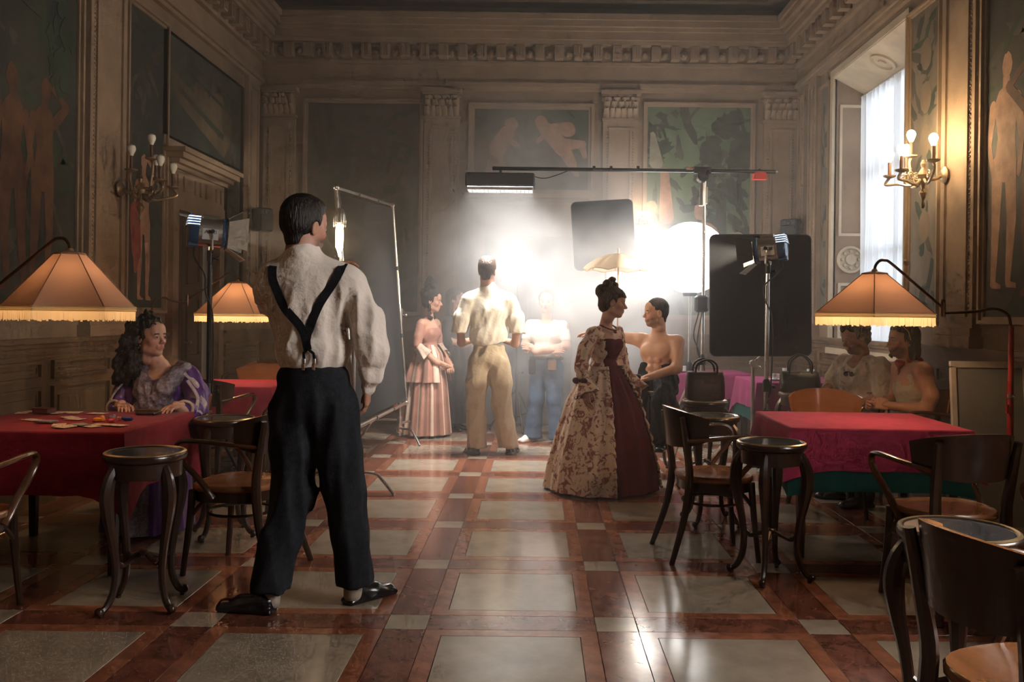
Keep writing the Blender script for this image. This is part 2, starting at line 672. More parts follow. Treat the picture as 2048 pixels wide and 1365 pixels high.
# ---- murals: painted panel, frame and painted figures (flat paint layers)
def muralmat(name, c1, c2, sc=2.0, st=(1, 1, .6)):
    return mat(name, c1, .7, 0, 0, sc, .05, 60, col2=c2, detail=9, stretch=st)


fleshd = mat('fresco_flesh', (0.15, 0.066, 0.033), .75, 0, 0, 7, col2=(.06, .03, .018), detail=9)
fleshl = mat('fresco_flesh_light', (0.44, 0.25, 0.155), .75, 0, 0, 9, col2=(.24, .125, .075), detail=9)
fredcl = mat('fresco_red_drape', (0.34, 0.085, 0.06), .75, 0, 0, 14, col2=(.15, .035, .03), detail=8)
fsail = mat('fresco_sail', (0.15, 0.11, 0.062), .75, 0, 0, 4, col2=(.07, .053, .032), detail=9)
fgreen = mat('fresco_green', (0.030, 0.046, 0.026), .75, 0, .4, 4, detail=8)
fdark = mat('fresco_dark_foliage', (0.026, 0.032, 0.022), .75, 0, 0, 6, col2=(.05, .055, .035), detail=8)
fwhite = mat('fresco_pale_cloth', (0.30, 0.27, 0.19), .75, 0, 0, 8, col2=(.17, .16, .11), detail=9)
frock = mat('fresco_rock', (0.070, 0.060, 0.045), .75, 0, .4, 5, detail=8)


def limb2(a, b, w0, w1, n=6):
    # tapered rounded limb as polygon in (u,z)
    ax, az, bx_, bz = *a, *b
    t = math.atan2(bz - az, bx_ - ax)
    out = []
    for k in range(n + 1):
        q = t + PI / 2 + PI * k / n
        out.append((ax + w0 * cos(q), az + w0 * sin(q)))
    for k in range(n + 1):
        q = t - PI / 2 + PI * k / n
        out.append((bx_ + w1 * cos(q), bz + w1 * sin(q)))
    return out


def ell2(c, ru, rz, n=18, rot=0):
    return [(c[0] + ru * cos(a) * cos(rot) - rz * sin(a) * sin(rot), c[1] + ru * cos(a) * sin(rot) + rz * sin(a) * cos(rot)) for a in (2 * PI * k / n for k in range(n))]


def mural(wall, u0, u1, z0, z1, par, m, shapes, fw=.05):
    b = MB()
    wall.box(b, u0, u1, z0, z1, 0, .012)
    o = struct('mural', b, m, par, smooth=False)
    b = MB()
    wall.frame(b, u0 - fw, u1 + fw, z0 - fw, z1 + fw, fw, .05, 2)
    struct('mural_frame', b, plaster2, o, smooth=False)
    k = 0
    # loose brushwork over the whole ground before the figures
    rr = random.Random(int(abs(u0) * 971 + z1 * 13))
    for mm in (fgreen, frock, fdark):
        b = MB()
        for _ in range(int(7 * (u1 - u0) * (z1 - z0)) + 3):
            cu, cz = rr.uniform(u0, u1), rr.uniform(z0, z1)
            L, wd, an = rr.uniform(.05, .22), rr.uniform(.015, .06), rr.uniform(-.9, .9) + (PI / 2 if rr.random() < .5 else 0)
            q = []
            for i in range(12):
                t = 2 * PI * i / 12
                r_ = 1 + rr.uniform(-.35, .35)
                x, y = L * cos(t) * r_, wd * sin(t) * r_
                q.append((min(max(cu + x * cos(an) - y * sin(an), u0), u1), min(max(cz + x * sin(an) + y * cos(an), z0), z1)))
            wall.poly(b, q, .012, .0002 + .00002 * (k % 12))
            k += 1
        x = struct('brushwork', b, mm, o, smooth=False)
        x['kind'] = 'stuff'
    k = 0
    for nm, mm, polys in shapes:
        b = MB()
        for p in polys:
            p = [(min(max(u + rr.uniform(-.007, .007), u0), u1), min(max(z + rr.uniform(-.007, .007), z0), z1)) for u, z in p]
            wall.poly(b, p, .012, .0006 + .00005 * k)
            k += 1
        struct(nm, b, mm, o, smooth=False)
    return o


def leafage(cu, cz, ru, rz, n=26, seed=1):
    # a clump of irregular dabs filling an ellipse
    q = random.Random(seed * 7 + int(cu * 100))
    out = []
    for _ in range(n):
        a, r_ = q.uniform(0, 2 * PI), math.sqrt(q.random())
        c = (cu + ru * r_ * cos(a), cz + rz * r_ * sin(a))
        s1, s2 = ru * q.uniform(.18, .42), rz * q.uniform(.10, .24)
        an = q.uniform(-.8, .8)
        out.append([(c[0] + (s1 * cos(t) * cos(an) - s2 * sin(t) * sin(an)) * (1 + q.uniform(-.3, .3)), c[1] + (s1 * cos(t) * sin(an) + s2 * sin(t) * cos(an)) * (1 + q.uniform(-.3, .3))) for t in (2 * PI * i / 11 for i in range(11))])
    return out


def nude(u, z, h, lean=0.0, flip=1, arm=0):
    # a standing painted figure: u,z feet, h height
    s = h / 1.8
    f = lambda x, y: (u + flip * (x + lean * y) * s, z + y * s)
    P = [limb2(f(-.10, .95), f(-.12, .5), .085 * s, .06 * s), limb2(f(-.12, .5), f(-.16, .05), .06 * s, .035 * s), limb2(f(-.16, .04), f(-.06, .02), .03 * s, .02 * s),
         limb2(f(.08, .95), f(.10, .5), .085 * s, .06 * s), limb2(f(.10, .5), f(.06, .05), .06 * s, .035 * s), limb2(f(.06, .04), f(.16, .02), .03 * s, .02 * s),
         limb2(f(0, .95), f(.02, 1.15), .155 * s, .12 * s), limb2(f(.02, 1.15), f(.0, 1.38), .12 * s, .15 * s),
         limb2(f(0, 1.42), f(.01, 1.58), .05 * s, .045 * s), ell2(f(.02, 1.67), .075 * s, .10 * s)]
    if arm == 0:
        P += [limb2(f(-.17, 1.40), f(-.24, 1.12), .05 * s, .04 * s), limb2(f(-.24, 1.12), f(-.17, .88), .04 * s, .03 * s), limb2(f(.17, 1.40), f(.23, 1.12), .05 * s, .04 * s), limb2(f(.23, 1.12), f(.20, .84), .04 * s, .03 * s)]
    else:
        P += [limb2(f(-.16, 1.40), f(-.22, 1.12), .05 * s, .04 * s), limb2(f(-.22, 1.12), f(-.12, .9), .04 * s, .03 * s), limb2(f(.16, 1.40), f(.36, 1.58), .05 * s, .04 * s), limb2(f(.36, 1.58), f(.10, 1.72), .04 * s, .03 * s)]
    return P


# left wall, first panel (figures among trees) and second panel (over and around the door)
mural(WL, 4.25, 6.50, 1.35, 3.90, wall_left, muralmat('mural_forest', (0.012, 0.015, 0.013), (0.05, 0.05, 0.035)),
      [('painted_figure', fleshd, nude(6.08, 1.5, 1.45, 0, 1, 1)), ('painted_figure', fleshd, nude(5.72, 1.45, 1.5, 0, -1, 0)), ('painted_figure', frock, nude(5.35, 1.45, 1.35)),
       ('painted_foliage', fgreen, leafage(6.30, 3.3, .16, .45, 16) + leafage(4.9, 3.3, .4, .4)), ('painted_foliage', fdark, leafage(5.7, 3.6, .5, .25))], .05)
mural(WL, 7.30, 8.00, 1.36, 3.88, wall_left, muralmat('mural_shore', (0.014, 0.018, 0.017), (0.055, 0.06, 0.045)),
      [('painted_ground', fgreen, [[(7.3, 1.36), (8.0, 1.36), (8.0, 1.5), (7.3, 1.42)]]), ('painted_figure', fleshl, nude(7.66, 1.42, 1.28, -.04, 1, 1)),
       ('painted_drape', fredcl, [limb2((7.46, 2.15), (7.5, 1.85), .10, .09), limb2((7.5, 1.85), (7.48, 1.68), .08, .03), limb2((7.50, 2.2), (7.62, 2.4), .05, .03)])], .05)
mural(WL, 8.00, 10.08, 2.93, 3.88, wall_left, muralmat('mural_shore', (0, 0, 0), (0, 0, 0)),
      [('painted_sail', fsail, [[(8.0, 3.62), (8.35, 3.30), (9.0, 3.12), (9.55, 2.98), (9.75, 3.2), (9.8, 3.45), (9.55, 3.55), (9.1, 3.42), (8.5, 3.5)], ell2((9.3, 3.5), .25, .12, 14, .3), ell2((8.9, 3.52), .2, .1)]),
       ('painted_waves', fdark, [limb2((8.4, 3.42), (9.5, 3.2), .02, .04), limb2((8.8, 3.62), (9.7, 3.5), .01, .02)])], .0)
mural(WL, 9.56, 10.08, 1.36, 2.93, wall_left, muralmat('mural_shore', (0, 0, 0), (0, 0, 0)), [('painted_rock', frock, leafage(9.85, 1.8, .15, .4))], .0)
# back wall
mural(WB, bx(612), bx(835), 1.36, 3.89, wall_back, muralmat('mural_brown', (0.045, 0.032, 0.024), (0.085, 0.062, 0.045), 1.5),
      [('painted_dark_dabs', fdark, leafage(bx(655), 2.9, .25, .7) + leafage(bx(800), 2.2, .2, .5))])  # dabs of dark foliage colour, part of the mural
mp = mural(WB, bx(945), bx(1172), 2.86, 3.84, wall_back, muralmat('mural_sky', (0.030, 0.045, 0.035), (0.10, 0.115, 0.075), 1.6),
           [('painted_foliage', fdark, leafage(bx(960), 3.0, .2, .2, 14) + leafage(bx(1150), 3.0, .12, .22, 14)),
            ('painted_putto', fleshl, [limb2((bx(1085), 3.62), (bx(1122), 3.38), .08, .10), limb2((bx(1122), 3.38), (bx(1140), 3.18), .09, .06), limb2((bx(1140), 3.18), (bx(1150), 3.05), .05, .03), ell2((bx(1078), 3.68), .075, .085), limb2((bx(1095), 3.58), (bx(1072), 3.46), .04, .03),
                                       limb2((bx(1100), 3.62), (bx(1132), 3.60), .05, .09), limb2((bx(1122), 3.42), (bx(1160), 3.42), .07, .05), limb2((bx(1158), 3.42), (bx(1165), 3.28), .045, .03)]),
            ('painted_putto', fleshl, [limb2((bx(1010), 3.55), (bx(985), 3.3), .09, .11), limb2((bx(985), 3.3), (bx(975), 3.1), .08, .05), ell2((bx(1018), 3.66), .08, .08), limb2((bx(1005), 3.5), (bx(1030), 3.4), .04, .03), limb2((bx(990), 3.25), (bx(1010), 3.05), .07, .04)]),
            ('painted_putto', fleshd, [ell2((bx(962), 3.42), .075, .08), limb2((bx(962), 3.35), (bx(955), 3.12), .08, .09), limb2((bx(965), 3.3), (bx(990), 3.2), .04, .03)])], .07)
mural(WB, bx(1290), bx(1496), 1.36, 3.89, wall_back, muralmat('mural_meadow', (0.05, 0.085, 0.05), (0.14, 0.19, 0.10), 1.3),
      [('painted_tree', fdark, leafage(bx(1450), 3.3, .26, .5, 40) + leafage(bx(1415), 2.9, .18, .45, 24) + [limb2((bx(1440), 2.9), (bx(1440), 2.0), .05, .08)] + leafage(bx(1470), 2.5, .14, .5, 24) + leafage(bx(1305), 3.4, .07, .3, 10)),
       ('painted_trunk', fleshl, [limb2((bx(1325), 3.1), (bx(1330), 2.55), .05, .09)]),
       ('painted_figure', fwhite, [limb2((bx(1300), 2.5), (bx(1302), 1.8), .08, .16), ell2((bx(1300), 2.66), .07, .09), limb2((bx(1300), 3.55), (bx(1308), 3.2), .03, .08)]),
       ('painted_figure', fleshl, [limb2((bx(1405), 2.3), (bx(1415), 1.9), .2, .24), ell2((bx(1398), 2.62), .08, .10)]),
       ('painted_figure', fwhite, [ell2((bx(1470), 2.28), .12, .10), limb2((bx(1470), 2.2), (bx(1470), 1.9), .14, .18)])])
# right wall
mural(WR, 3.9, 6.22, 1.36, 3.90, wall_right, muralmat('mural_grove', (0.020, 0.019, 0.016), (0.07, 0.055, 0.04)),
      [('painted_figure', fleshl, nude(5.98, 1.55, 1.62, 0, -1, 0)), ('painted_figure', fleshd, nude(5.62, 1.5, 1.6, 0, 1, 1)), ('painted_figure', fleshd, nude(5.2, 1.5, 1.6))], .05)
mural(WR, 6.95, 7.50, 1.36, 3.88, wall_right, muralmat('painted_grotesque', (0.10, 0.085, 0.065), (0.20, 0.16, 0.11), 5.0), [('painted_scroll', plasterdk, [ell2((7.22, 2.1 + .35 * k), .10, .13) for k in range(5)])], .04)
mural(WR, 9.58, 9.86, 1.36, 3.88, wall_right, muralmat('painted_grotesque2', (0.09, 0.09, 0.08), (0.17, 0.15, 0.11), 5.0), [('painted_scroll', plasterdk, [ell2((9.72, 1.9 + .4 * k), .07, .12) for k in range(5)])], .03)

# ---- doors
doorw = mat('old_door_wood', (0.115, 0.072, 0.042), .5, 0, .3, 3, .1, 30, stretch=(1, 1, .2), detail=8)


def door(name, wall, u0, u1, ztop, open_leaf=False, m=doorw):
    b = MB()
    t = .13
    wall.box(b, u0 - t, u0, 0, ztop + t, 0, .07)
    wall.box(b, u1, u1 + t, 0, ztop + t, 0, .07)
    wall.box(b, u0, u1, ztop, ztop + t, 0, .07)
    root = struct(name, b, plaster2, smooth=False)
    b = MB()
    wall.box(b, u0 - t, u1 + t, ztop + t, ztop + t + .24, 0, .06)
    for k in range(9):
        if k in (2, 6):
            continue
        uu = u0 - t + .1 + (u1 - u0 + 2 * t - .2) * k / 8
        wall.box(b, uu - .02, uu + .02, ztop + t + .05, ztop + t + .19, .06, .078)
    struct('door_frieze', b, plaster2, root, smooth=False)
    b = MB()
    for k, (o, h0, h1, d) in enumerate(((.02, .24, .28, .09), (.06, .28, .32, .14), (.10, .32, .37, .19), (.13, .37, .41, .22))):
        wall.box(b, u0 - t - o, u1 + t + o, ztop + t + h0, ztop + t + h1, 0, d)
    struct('door_cornice', b, plaster2, root, smooth=False)
    b = MB()
    n = 2
    for k in range(n):
        a = u0 + (u1 - u0) * k / n
        c = u0 + (u1 - u0) * (k + 1) / n
        b = MB()
        wall.box(b, a + .004, c - .004, .01, ztop - .005, -.16, -.11)
        leaf = struct('door_leaf', b, m, root, smooth=False)
        for z0, z1 in ((.15, .75), (.85, 1.5), (1.6, ztop - .12)):
            b = MB()
            f = MB()
            for (p, q, r_, s_) in ((a + .09, a + .13, z0, z1), (c - .13, c - .09, z0, z1), (a + .13, c - .13, z0, z0 + .04), (a + .13, c - .13, z1 - .04, z1)):
                wall.box(f, p, q, r_, s_, -.11, -.09)
            struct('door_panel', f, m, leaf, smooth=False)
    b = MB()
    kn = wall.pt((u0 + u1) / 2 + .05, 1.02, -.11)
    dd = wall.pt(0, 0, 1) - wall.pt(0, 0, 0)
    b.cyl(kn, kn + dd * .05, .008).ball(kn + dd * .06, .022)
    struct('door_knob', b, mat('brass', (.5, .35, .13), .3, 1.0), root)
    return root


door('door_1', WL, 8.25, 9.31, 2.28)
bluedoor = mat('grey_door_paint', (0.10, 0.105, 0.11), .5, 0, .2, 3, .05, 40)
# the back door sits in front of the wall plane as a shallow double leaf
b = MB()
du0, du1 = bx(968), bx(1143)


class _WBd(Wall):
    pass


_w2 = Wall('back', wall_back)
_w2.pt = lambda u, z, d: Vector((u, YB - d - .17, z)) if d < 0 else Vector((u, YB - d - .12, z))
door('door_2', _w2, du0, du1, 2.28, m=bluedoor)

# ---- window in the right wall: splayed embrasure, frame, panes, sill
stone = mat('window_stone', (0.50, 0.41, 0.29), .7, 0, .2, 3, .12, 40, detail=8)
GX = XR + .34


def make_window(wname, WY0, WY1, names):
    b = MB()
    for y, s in ((WY0, 1), (WY1, -1)):
        b.bbox((XR - .03, y - (.07 if s > 0 else 0), WZ0), (XR + .02, y + (0 if s > 0 else .07), WZ1))
    b.bbox((XR - .03, WY0 - .07, WZ1), (XR + .02, WY1 + .07, WZ1 + .07))
    # sloping soffit and side reveals
    b.prism([(XR - .02, WY0, WZ1 - .01), (GX, WY0, WZ1 - .20), (GX + .08, WY0, WZ1 - .20), (GX + .08, WY0, WZ1), (XR - .02, WY0, WZ1)], (0, WY1 - WY0, 0))
    window = struct(wname, b, stone, smooth=False)
    for yy, sg in ((WY1, -1), (WY0, 1)):
        for z0, z1 in ((1.12, 1.72), (2.22, 3.62)):
            b = MB()
            for (p, q, r_, s_) in ((XR + .05, XR + .075, z0, z1), (XR + .285, XR + .31, z0, z1), (XR + .075, XR + .285, z0, z0 + .03), (XR + .075, XR + .285, z1 - .03, z1)):
                b.bbox((p, min(yy, yy + sg * .02), r_), (q, max(yy, yy + sg * .02), s_))
            struct('reveal_panel', b, stone, window, smooth=False)
        b = MB()
        R = Matrix.Rotation(PI / 2 * (1 if sg < 0 else -1), 3, 'X')
        b.lathe([(.145, 0), (.145, .02), (.12, .03), (.115, .012), (.06, .012), (.055, .03), (.02, .035), (.004, .036)], (XR + .18, yy, 1.97), 24, R=R)
        for k in range(8):
            a = 2 * PI * k / 8
            b.ball((XR + .18 + .088 * cos(a), yy + sg * .014, 1.97 + .088 * sin(a)), .02, 8, 5)
        struct('roundel', b, stone, window)
    b = MB()
    R = Matrix.Rotation(-math.atan2(.19, .36), 3, 'Y') @ Matrix.Rotation(PI, 3, 'X')
    b.lathe([(.13, 0), (.13, .02), (.105, .03), (.10, .012), (.05, .012), (.045, .03), (.004, .035)], (XR + .15, (WY0 + WY1) / 2, WZ1 - .10), 24, R=Matrix.Rotation(PI + math.atan2(.19, .36), 3, 'Y'))
    struct('soffit_roundel', b, stone, window)
    b = MB().bbox((XR - .06, WY0 - .05, WZ0 - .05), (GX, WY1 + .05, WZ0 + .012))
    struct('window_sill', b, stone, window, smooth=False)
    winw = mat('window_white_paint', (.55, .53, .48), .5, 0, .1)
    b = MB()
    ym = (WY0 + WY1) / 2
    zt = WZ1 - .20
    for y0, y1 in ((WY0, WY0 + .06), (WY1 - .06, WY1), (ym - .04, ym + .04)):
        b.bbox((GX, y0, WZ0), (GX + .06, y1, zt))
    for z0, z1 in ((WZ0, WZ0 + .08), (zt - .06, zt), (2.0, 2.05), (2.85, 2.90)):
        b.bbox((GX + .005, WY0, z0), (GX + .055, WY1, z1))
    struct('window_frame', b, winw, window, smooth=False)
    glassm = mat('window_glass', (.95, .97, 1), .02, 0, 0, trans=1.0)
    _gl = translucent('clear_pane', (.9, .95, 1), .5, .5, .93)
    for y0, y1 in ((WY0 + .06, ym - .04), (ym + .04, WY1 - .06)):
        for z0, z1 in ((WZ0 + .08, 2.0), (2.05, 2.85), (2.90, zt - .06)):
            struct('window_pane', MB().bbox((GX + .025, y0, z0), (GX + .031, y1, z1)), _gl, window, smooth=False)
    # sheer curtains: two pleated panels hanging in front of the glass
    sheer = translucent('sheer_voile', (.93, .94, .96), .25, .75, .30)
    for k, (y0, y1, nm) in enumerate(((WY0 + .03, ym + .02, names[0]), (ym + .05, WY1 - .04, names[1]))):
        b = MB()
        n, rows = 60, 10
        vs, fs = [], []
        for r in range(rows + 1):
            z = zt - .03 - (zt - .03 - WZ0 - .02) * r / rows
            for i in range(n + 1):
                t = i / n
                y = y0 + (y1 - y0) * t
                x = GX - .06 + (.022 + .012 * r / rows) * sin(t * 2 * PI * 7 + k) + .01 * sin(t * 31 + r * .4)
                vs.append((x, y, z))
        for r in range(rows):
            for i in range(n):
                a = r * (n + 1) + i
                fs.append((a, a + 1, a + n + 2, a + n + 1))
        b.add(vs, fs)
        part('sheer_curtain', b, sheer, None, label=nm, category='curtain', group='sheer curtains of the tall window') if nm else struct('sheer_curtain', b, sheer, window)
    b = MB().cyl((GX - .06, WY0 + .01, zt - .015), (GX - .06, WY1 - .01, zt - .015), .012)
    struct('curtain_rod', b, winw, window)


make_window('window_1', WY0, WY1, ('sheer white curtain panel nearer the lit wall candelabrum', 'sheer white curtain panel on the far half of the tall window'))
make_window('window_2', VY0, VY1, (None, None))
# ================================================================== FURNITURE
walnut = mat('dark_bentwood', (0.034, 0.015, 0.009), 0.28, 0, .35, 5, .03, 40, stretch=(1, 1, .3), coat=.35, detail=7)
honey = mat('honey_plywood', (0.36, 0.135, 0.042), 0.25, 0, .25, 4, .02, 30, stretch=(.4, .4, 2), coat=.4, detail=7)
seatw = mat('seat_wood', (0.24, 0.095, 0.035), 0.27, 0, .3, 4, .02, 30, stretch=(.4, 2, 1), coat=.35, detail=7)
insetm = mat('grey_glass_inset', (0.055, 0.062, 0.070), 0.14, 0, .25, 8, coat=.3)
brassy = mat('worn_brass_rim', (0.46, 0.33, 0.17), 0.32, .8, .2, 10)


def build_chair(label, group):
    # bentwood armchair with a curved plywood back. faces +y, seat centre at origin
    t = thing('bentwood_armchair', label, 'chair', group=group)
    # seat: rounded trapezoid with a raised edge
    def seat_outline(s):
        pts = []
        for k in range(32):
            a = 2 * PI * k / 32
            x, y = cos(a), sin(a)
            p = 2.9
            q = (abs(x) ** p + abs(y) ** p) ** (-1 / p)
            w = .215 + .025 * (y * q)
            pts.append((x * q * w * s, y * q * .205 * s))
        return pts
    b = MB()
    b.loft([[(x, y, z) for x, y in seat_outline(s)] for s, z in ((.96, .425), (1.0, .435), (1.0, .452), (.97, .46), (.90, .456), (.5, .448), (.1, .446))])
    part('seat', b, seatw, t, auto=50)
    b = MB()
    b.loft([[(x, y, z) for x, y in seat_outline(s)] for s, z in ((.86, .375), (.93, .375), (.93, .426), (.86, .426))])
    part('seat_rail', b, walnut, t)
    for s in (-1, 1):
        pts = spline([(s * .185, .16, .43), (s * .19, .175, .25), (s * .205, .20, .0)], 4)
        n = len(pts)
        part('leg', MB().tube(pts, [.021 - .007 * i / (n - 1) for i in range(n)], 8), walnut, t)
        # rear leg rises into the back post
        pts = spline([(s * .215, -.29, 0), (s * .185, -.215, .24), (s * .175, -.185, .45), (s * .185, -.205, .62), (s * .195, -.235, .79)], 4)
        n = len(pts)
        part('rear_leg', MB().tube(pts, [.014 + .008 * min(1, i / 6) - .007 * max(0, (i - 9)) / 7 for i in range(n)], 8, flat=1.3), walnut, t)
        # arm: leaves the back post, runs forward, curls down and back to the seat
        pts = spline([(s * .19, -.205, .66), (s * .245, -.09, .675), (s * .275, .06, .69), (s * .272, .165, .685), (s * .262, .205, .645), (s * .25, .185, .59), (s * .235, .11, .51), (s * .222, .05, .435), (s * .21, .03, .40)], 5)
        n = len(pts)
        part('arm', MB().tube(pts, [.017] * n, 8, flat=.75), mat('arm_wood', (0.10, 0.040, 0.017), .25, 0, .3, 6, .02, 40, coat=.4), t)
        part('knee_brace', MB().tube(spline([(s * .19, .165, .30), (s * .175, .10, .375), (s * .16, .03, .385)], 4), .011, 6), walnut, t)
    # curved plywood back: arc shell with thickness, honey inside, dark outside
    b = MB()
    n, rows = 18, 6
    A = rad(74)
    grid_o, grid_i = [], []
    for r in range(rows + 1):
        v = r / rows
        for i in range(n + 1):
            u = i / n * 2 - 1
            a = -PI / 2 + u * A
            side = abs(u) ** 3
            z0 = .615 + .05 * side
            z1 = .825 - .035 * side + .008 * cos(u * PI)
            z = z0 + (z1 - z0) * v
            rr = .225 + .022 * v
            cy = -.035
            for g, o in ((grid_o, .008), (grid_i, -.008)):
                g.append(((rr + o) * cos(a) * 1.05, cy + (rr + o) * sin(a) * .98, z))
    m = n + 1
    no = len(grid_o)
    fs, mi = [], []
    for r in range(rows):
        for i in range(n):
            a = r * m + i
            fs.append((a, a + 1, a + m + 1, a + m)); mi.append(0)
            fs.append((no + a + m, no + a + m + 1, no + a + 1, no + a)); mi.append(1)
    rim = [i for i in range(m)] + [r * m + n for r in range(1, rows + 1)] + [rows * m + i for i in range(n - 1, -1, -1)] + [r * m for r in range(rows - 1, 0, -1)]
    for k in range(len(rim)):
        a, c = rim[k], rim[(k + 1) % len(rim)]
        fs.append((c, a, no + a, no + c)); mi.append(1)
    b.v = grid_o + grid_i
    b.f = fs
    b.m = mi
    part('backrest', b, [walnut, honey], t, auto=50)
    # stretchers between the legs
    part('stretcher', MB().tube(arc((0, 0), .165, 0, 2 * PI, 24, .30), .008, 6), walnut, t)
    return t


def build_gueridon(label, group):
    t = thing('drinks_stand', label, 'stand', group=group)
    R0 = .178
    part('tabletop', MB().lathe([(.14, .655), (R0 - .012, .66), (R0 - .004, .668), (R0, .680), (R0 - .002, .692), (R0 - .010, .699), (R0 - .020, .699), (R0 - .024, .693), (.04, .693)], seg=40), walnut, t, auto=60)
    part('rim', MB().lathe([(R0 - .020, .698), (R0 - .012, .7015), (R0 - .004, .697), (R0 - .004, .694), (R0 - .020, .694)], seg=40, caps=False), brassy, t)
    part('glass_inset', MB().lathe([(R0 - .023, .690), (R0 - .023, .6955), (.05, .6955), (.002, .6955)], seg=40), insetm, t, auto=60)
    part('apron', MB().lathe([(R0 - .04, .585), (R0 - .022, .59), (R0 - .020, .658), (R0 - .04, .66)], seg=40), walnut, t)
    for k in range(4):
        a = PI / 4 + k * PI / 2
        rz = [(.128, .655), (.165, .60), (.182, .52), (.172, .42), (.148, .30), (.135, .20), (.142, .11), (.172, .045), (.205, .022)]
        pts = spline([(r * cos(a), r * sin(a), z) for r, z in rz], 3)
        n = len(pts)
        rad_ = [.020 + .010 * math.exp(-((i / n - .25) / .14) ** 2) - .007 * (i / n) for i in range(n)]
        lg = part('leg', MB().tube(pts, rad_, 8, flat=1.15), walnut, t)
        part('scroll_foot', MB().ball((.208 * cos(a), .208 * sin(a), .026), .020, 10, 7).cyl((.198 * cos(a), .198 * sin(a), .012), (.198 * cos(a), .198 * sin(a), 0), .013, .011, 8), walnut, lg)
        # curvy stretcher arm to the centre
        s = spline([(.142 * cos(a), .142 * sin(a), .235), (.105 * cos(a), .105 * sin(a), .205), (.07 * cos(a), .07 * sin(a), .215), (.02 * cos(a), .02 * sin(a), .235)], 4)
        part('stretcher', MB().tube(s, .011, 6), walnut, t)
    part('stretcher_knot', MB().ball((0, 0, .237), .028, 12, 7, (1, 1, .6)), walnut, t)
    return t


def chair_at(first, loc, rz, label):
    if first is not None and first.get('used') is None:
        first['used'] = 1
        first.location = loc
        first.rotation_euler = (0, 0, rz)
        first['label'] = label
        return first
    return dup(first, loc, rz, label, first.get('group'))


CHAIR = build_chair('x', 'bentwood armchairs of the gaming room')
_chair_spots = [
    # x, y, heading (0 = faces away from camera), label
    (-1.53, 4.62, 1.35, 'bentwood armchair with lit honey seat just behind the white-shirted man, facing the card table'),
    (-2.50, 3.78, .10, 'dark bentwood armchair cut off by the picture edge, in front of the card table'),
    (-1.50, 5.84, 2.2, 'bentwood armchair mostly hidden behind the man with braces, only its arm showing'),
    (-2.52, 6.85, -.15, 'dark-backed bentwood armchair beside the black lamp stand pole'),
    (-2.62, 8.45, 3.25, 'bentwood armchair whose glowing back rises over the far red table under the lamp'),
    (-2.88, 9.12, 2.75, 'farthest lit chair back above the far red table, tilted behind another'),
    (1.00, 5.02, -1.45, 'bentwood armchair turned side-on at the red table, orange arms beside the drinks stand'),
    (2.02, 6.12, 3.05, 'bentwood armchair with a glowing honey back behind the large red table'),
    (1.93, 4.17, .16, 'bentwood armchair with a pale curled arm pulled up to the large red table'),
    (1.25, 2.18, -1.35, 'closest armchair in the dark corner, its curved back towards the viewer'),
    (2.28, 3.45, 2.1, 'bentwood armchair at the picture edge showing the shiny inside of its back'),
    (2.78, 6.43, 1.55, 'dark armchair under the man in the sleeveless top'),
    (2.56, 7.02, 1.9, 'dark armchair under the curly-haired man in the loose white shirt'),
    (-2.36, 5.66, PI + .15, 'dark chair under the seated woman in purple'),
]
for x, y, h, lb in _chair_spots:
    chair_at(CHAIR, (x, y, 0), h, lb)
GUER = build_gueridon('x', 'small round drinks stands')
for x, y, h, lb in (
    (-1.76, 4.00, .2, 'drinks stand with grey top closest to the card table corner'),
    (-1.86, 5.30, .5, 'drinks stand in front of the black lamp stand pole, beside the purple sleeve'),
    (1.21, 4.56, .35, 'drinks stand with gleaming rim tucked against the large red table'),
    (1.14, 5.75, .1, 'drinks stand with pale shiny top behind the side-on armchair'),
    (1.29, 6.80, .3, 'drinks stand carrying the dark red handbag'),
    (1.29, 2.70, .35, 'drinks stand with blue-grey top behind the closest dark armchair'),
    (2.26, 7.62, .3, 'drinks stand carrying the black handbag'),
    (1.05, 7.68, .2, 'drinks stand used as a seat by the bare-chested man'),
):
    chair_at(GUER, (x, y, 0), h, lb)

# ---- gaming tables with cloths
felt_red = mat('crimson_cloth', (0.22, 0.012, 0.022), .8, 0, .15, 12, .08, 150, sheen=.06, spec=.15)
felt_rose = mat('rose_cloth', (0.34, 0.028, 0.070), .8, 0, .15, 12, .08, 150, sheen=.06, spec=.15)
felt_mag = mat('magenta_cloth', (0.24, 0.022, 0.095), .8, 0, .15, 12, .08, 150, sheen=.06, spec=.15)
green = mat('green_undercloth', (0.006, 0.060, 0.052), .8, 0, .2, 12, .06, 150, spec=.25)


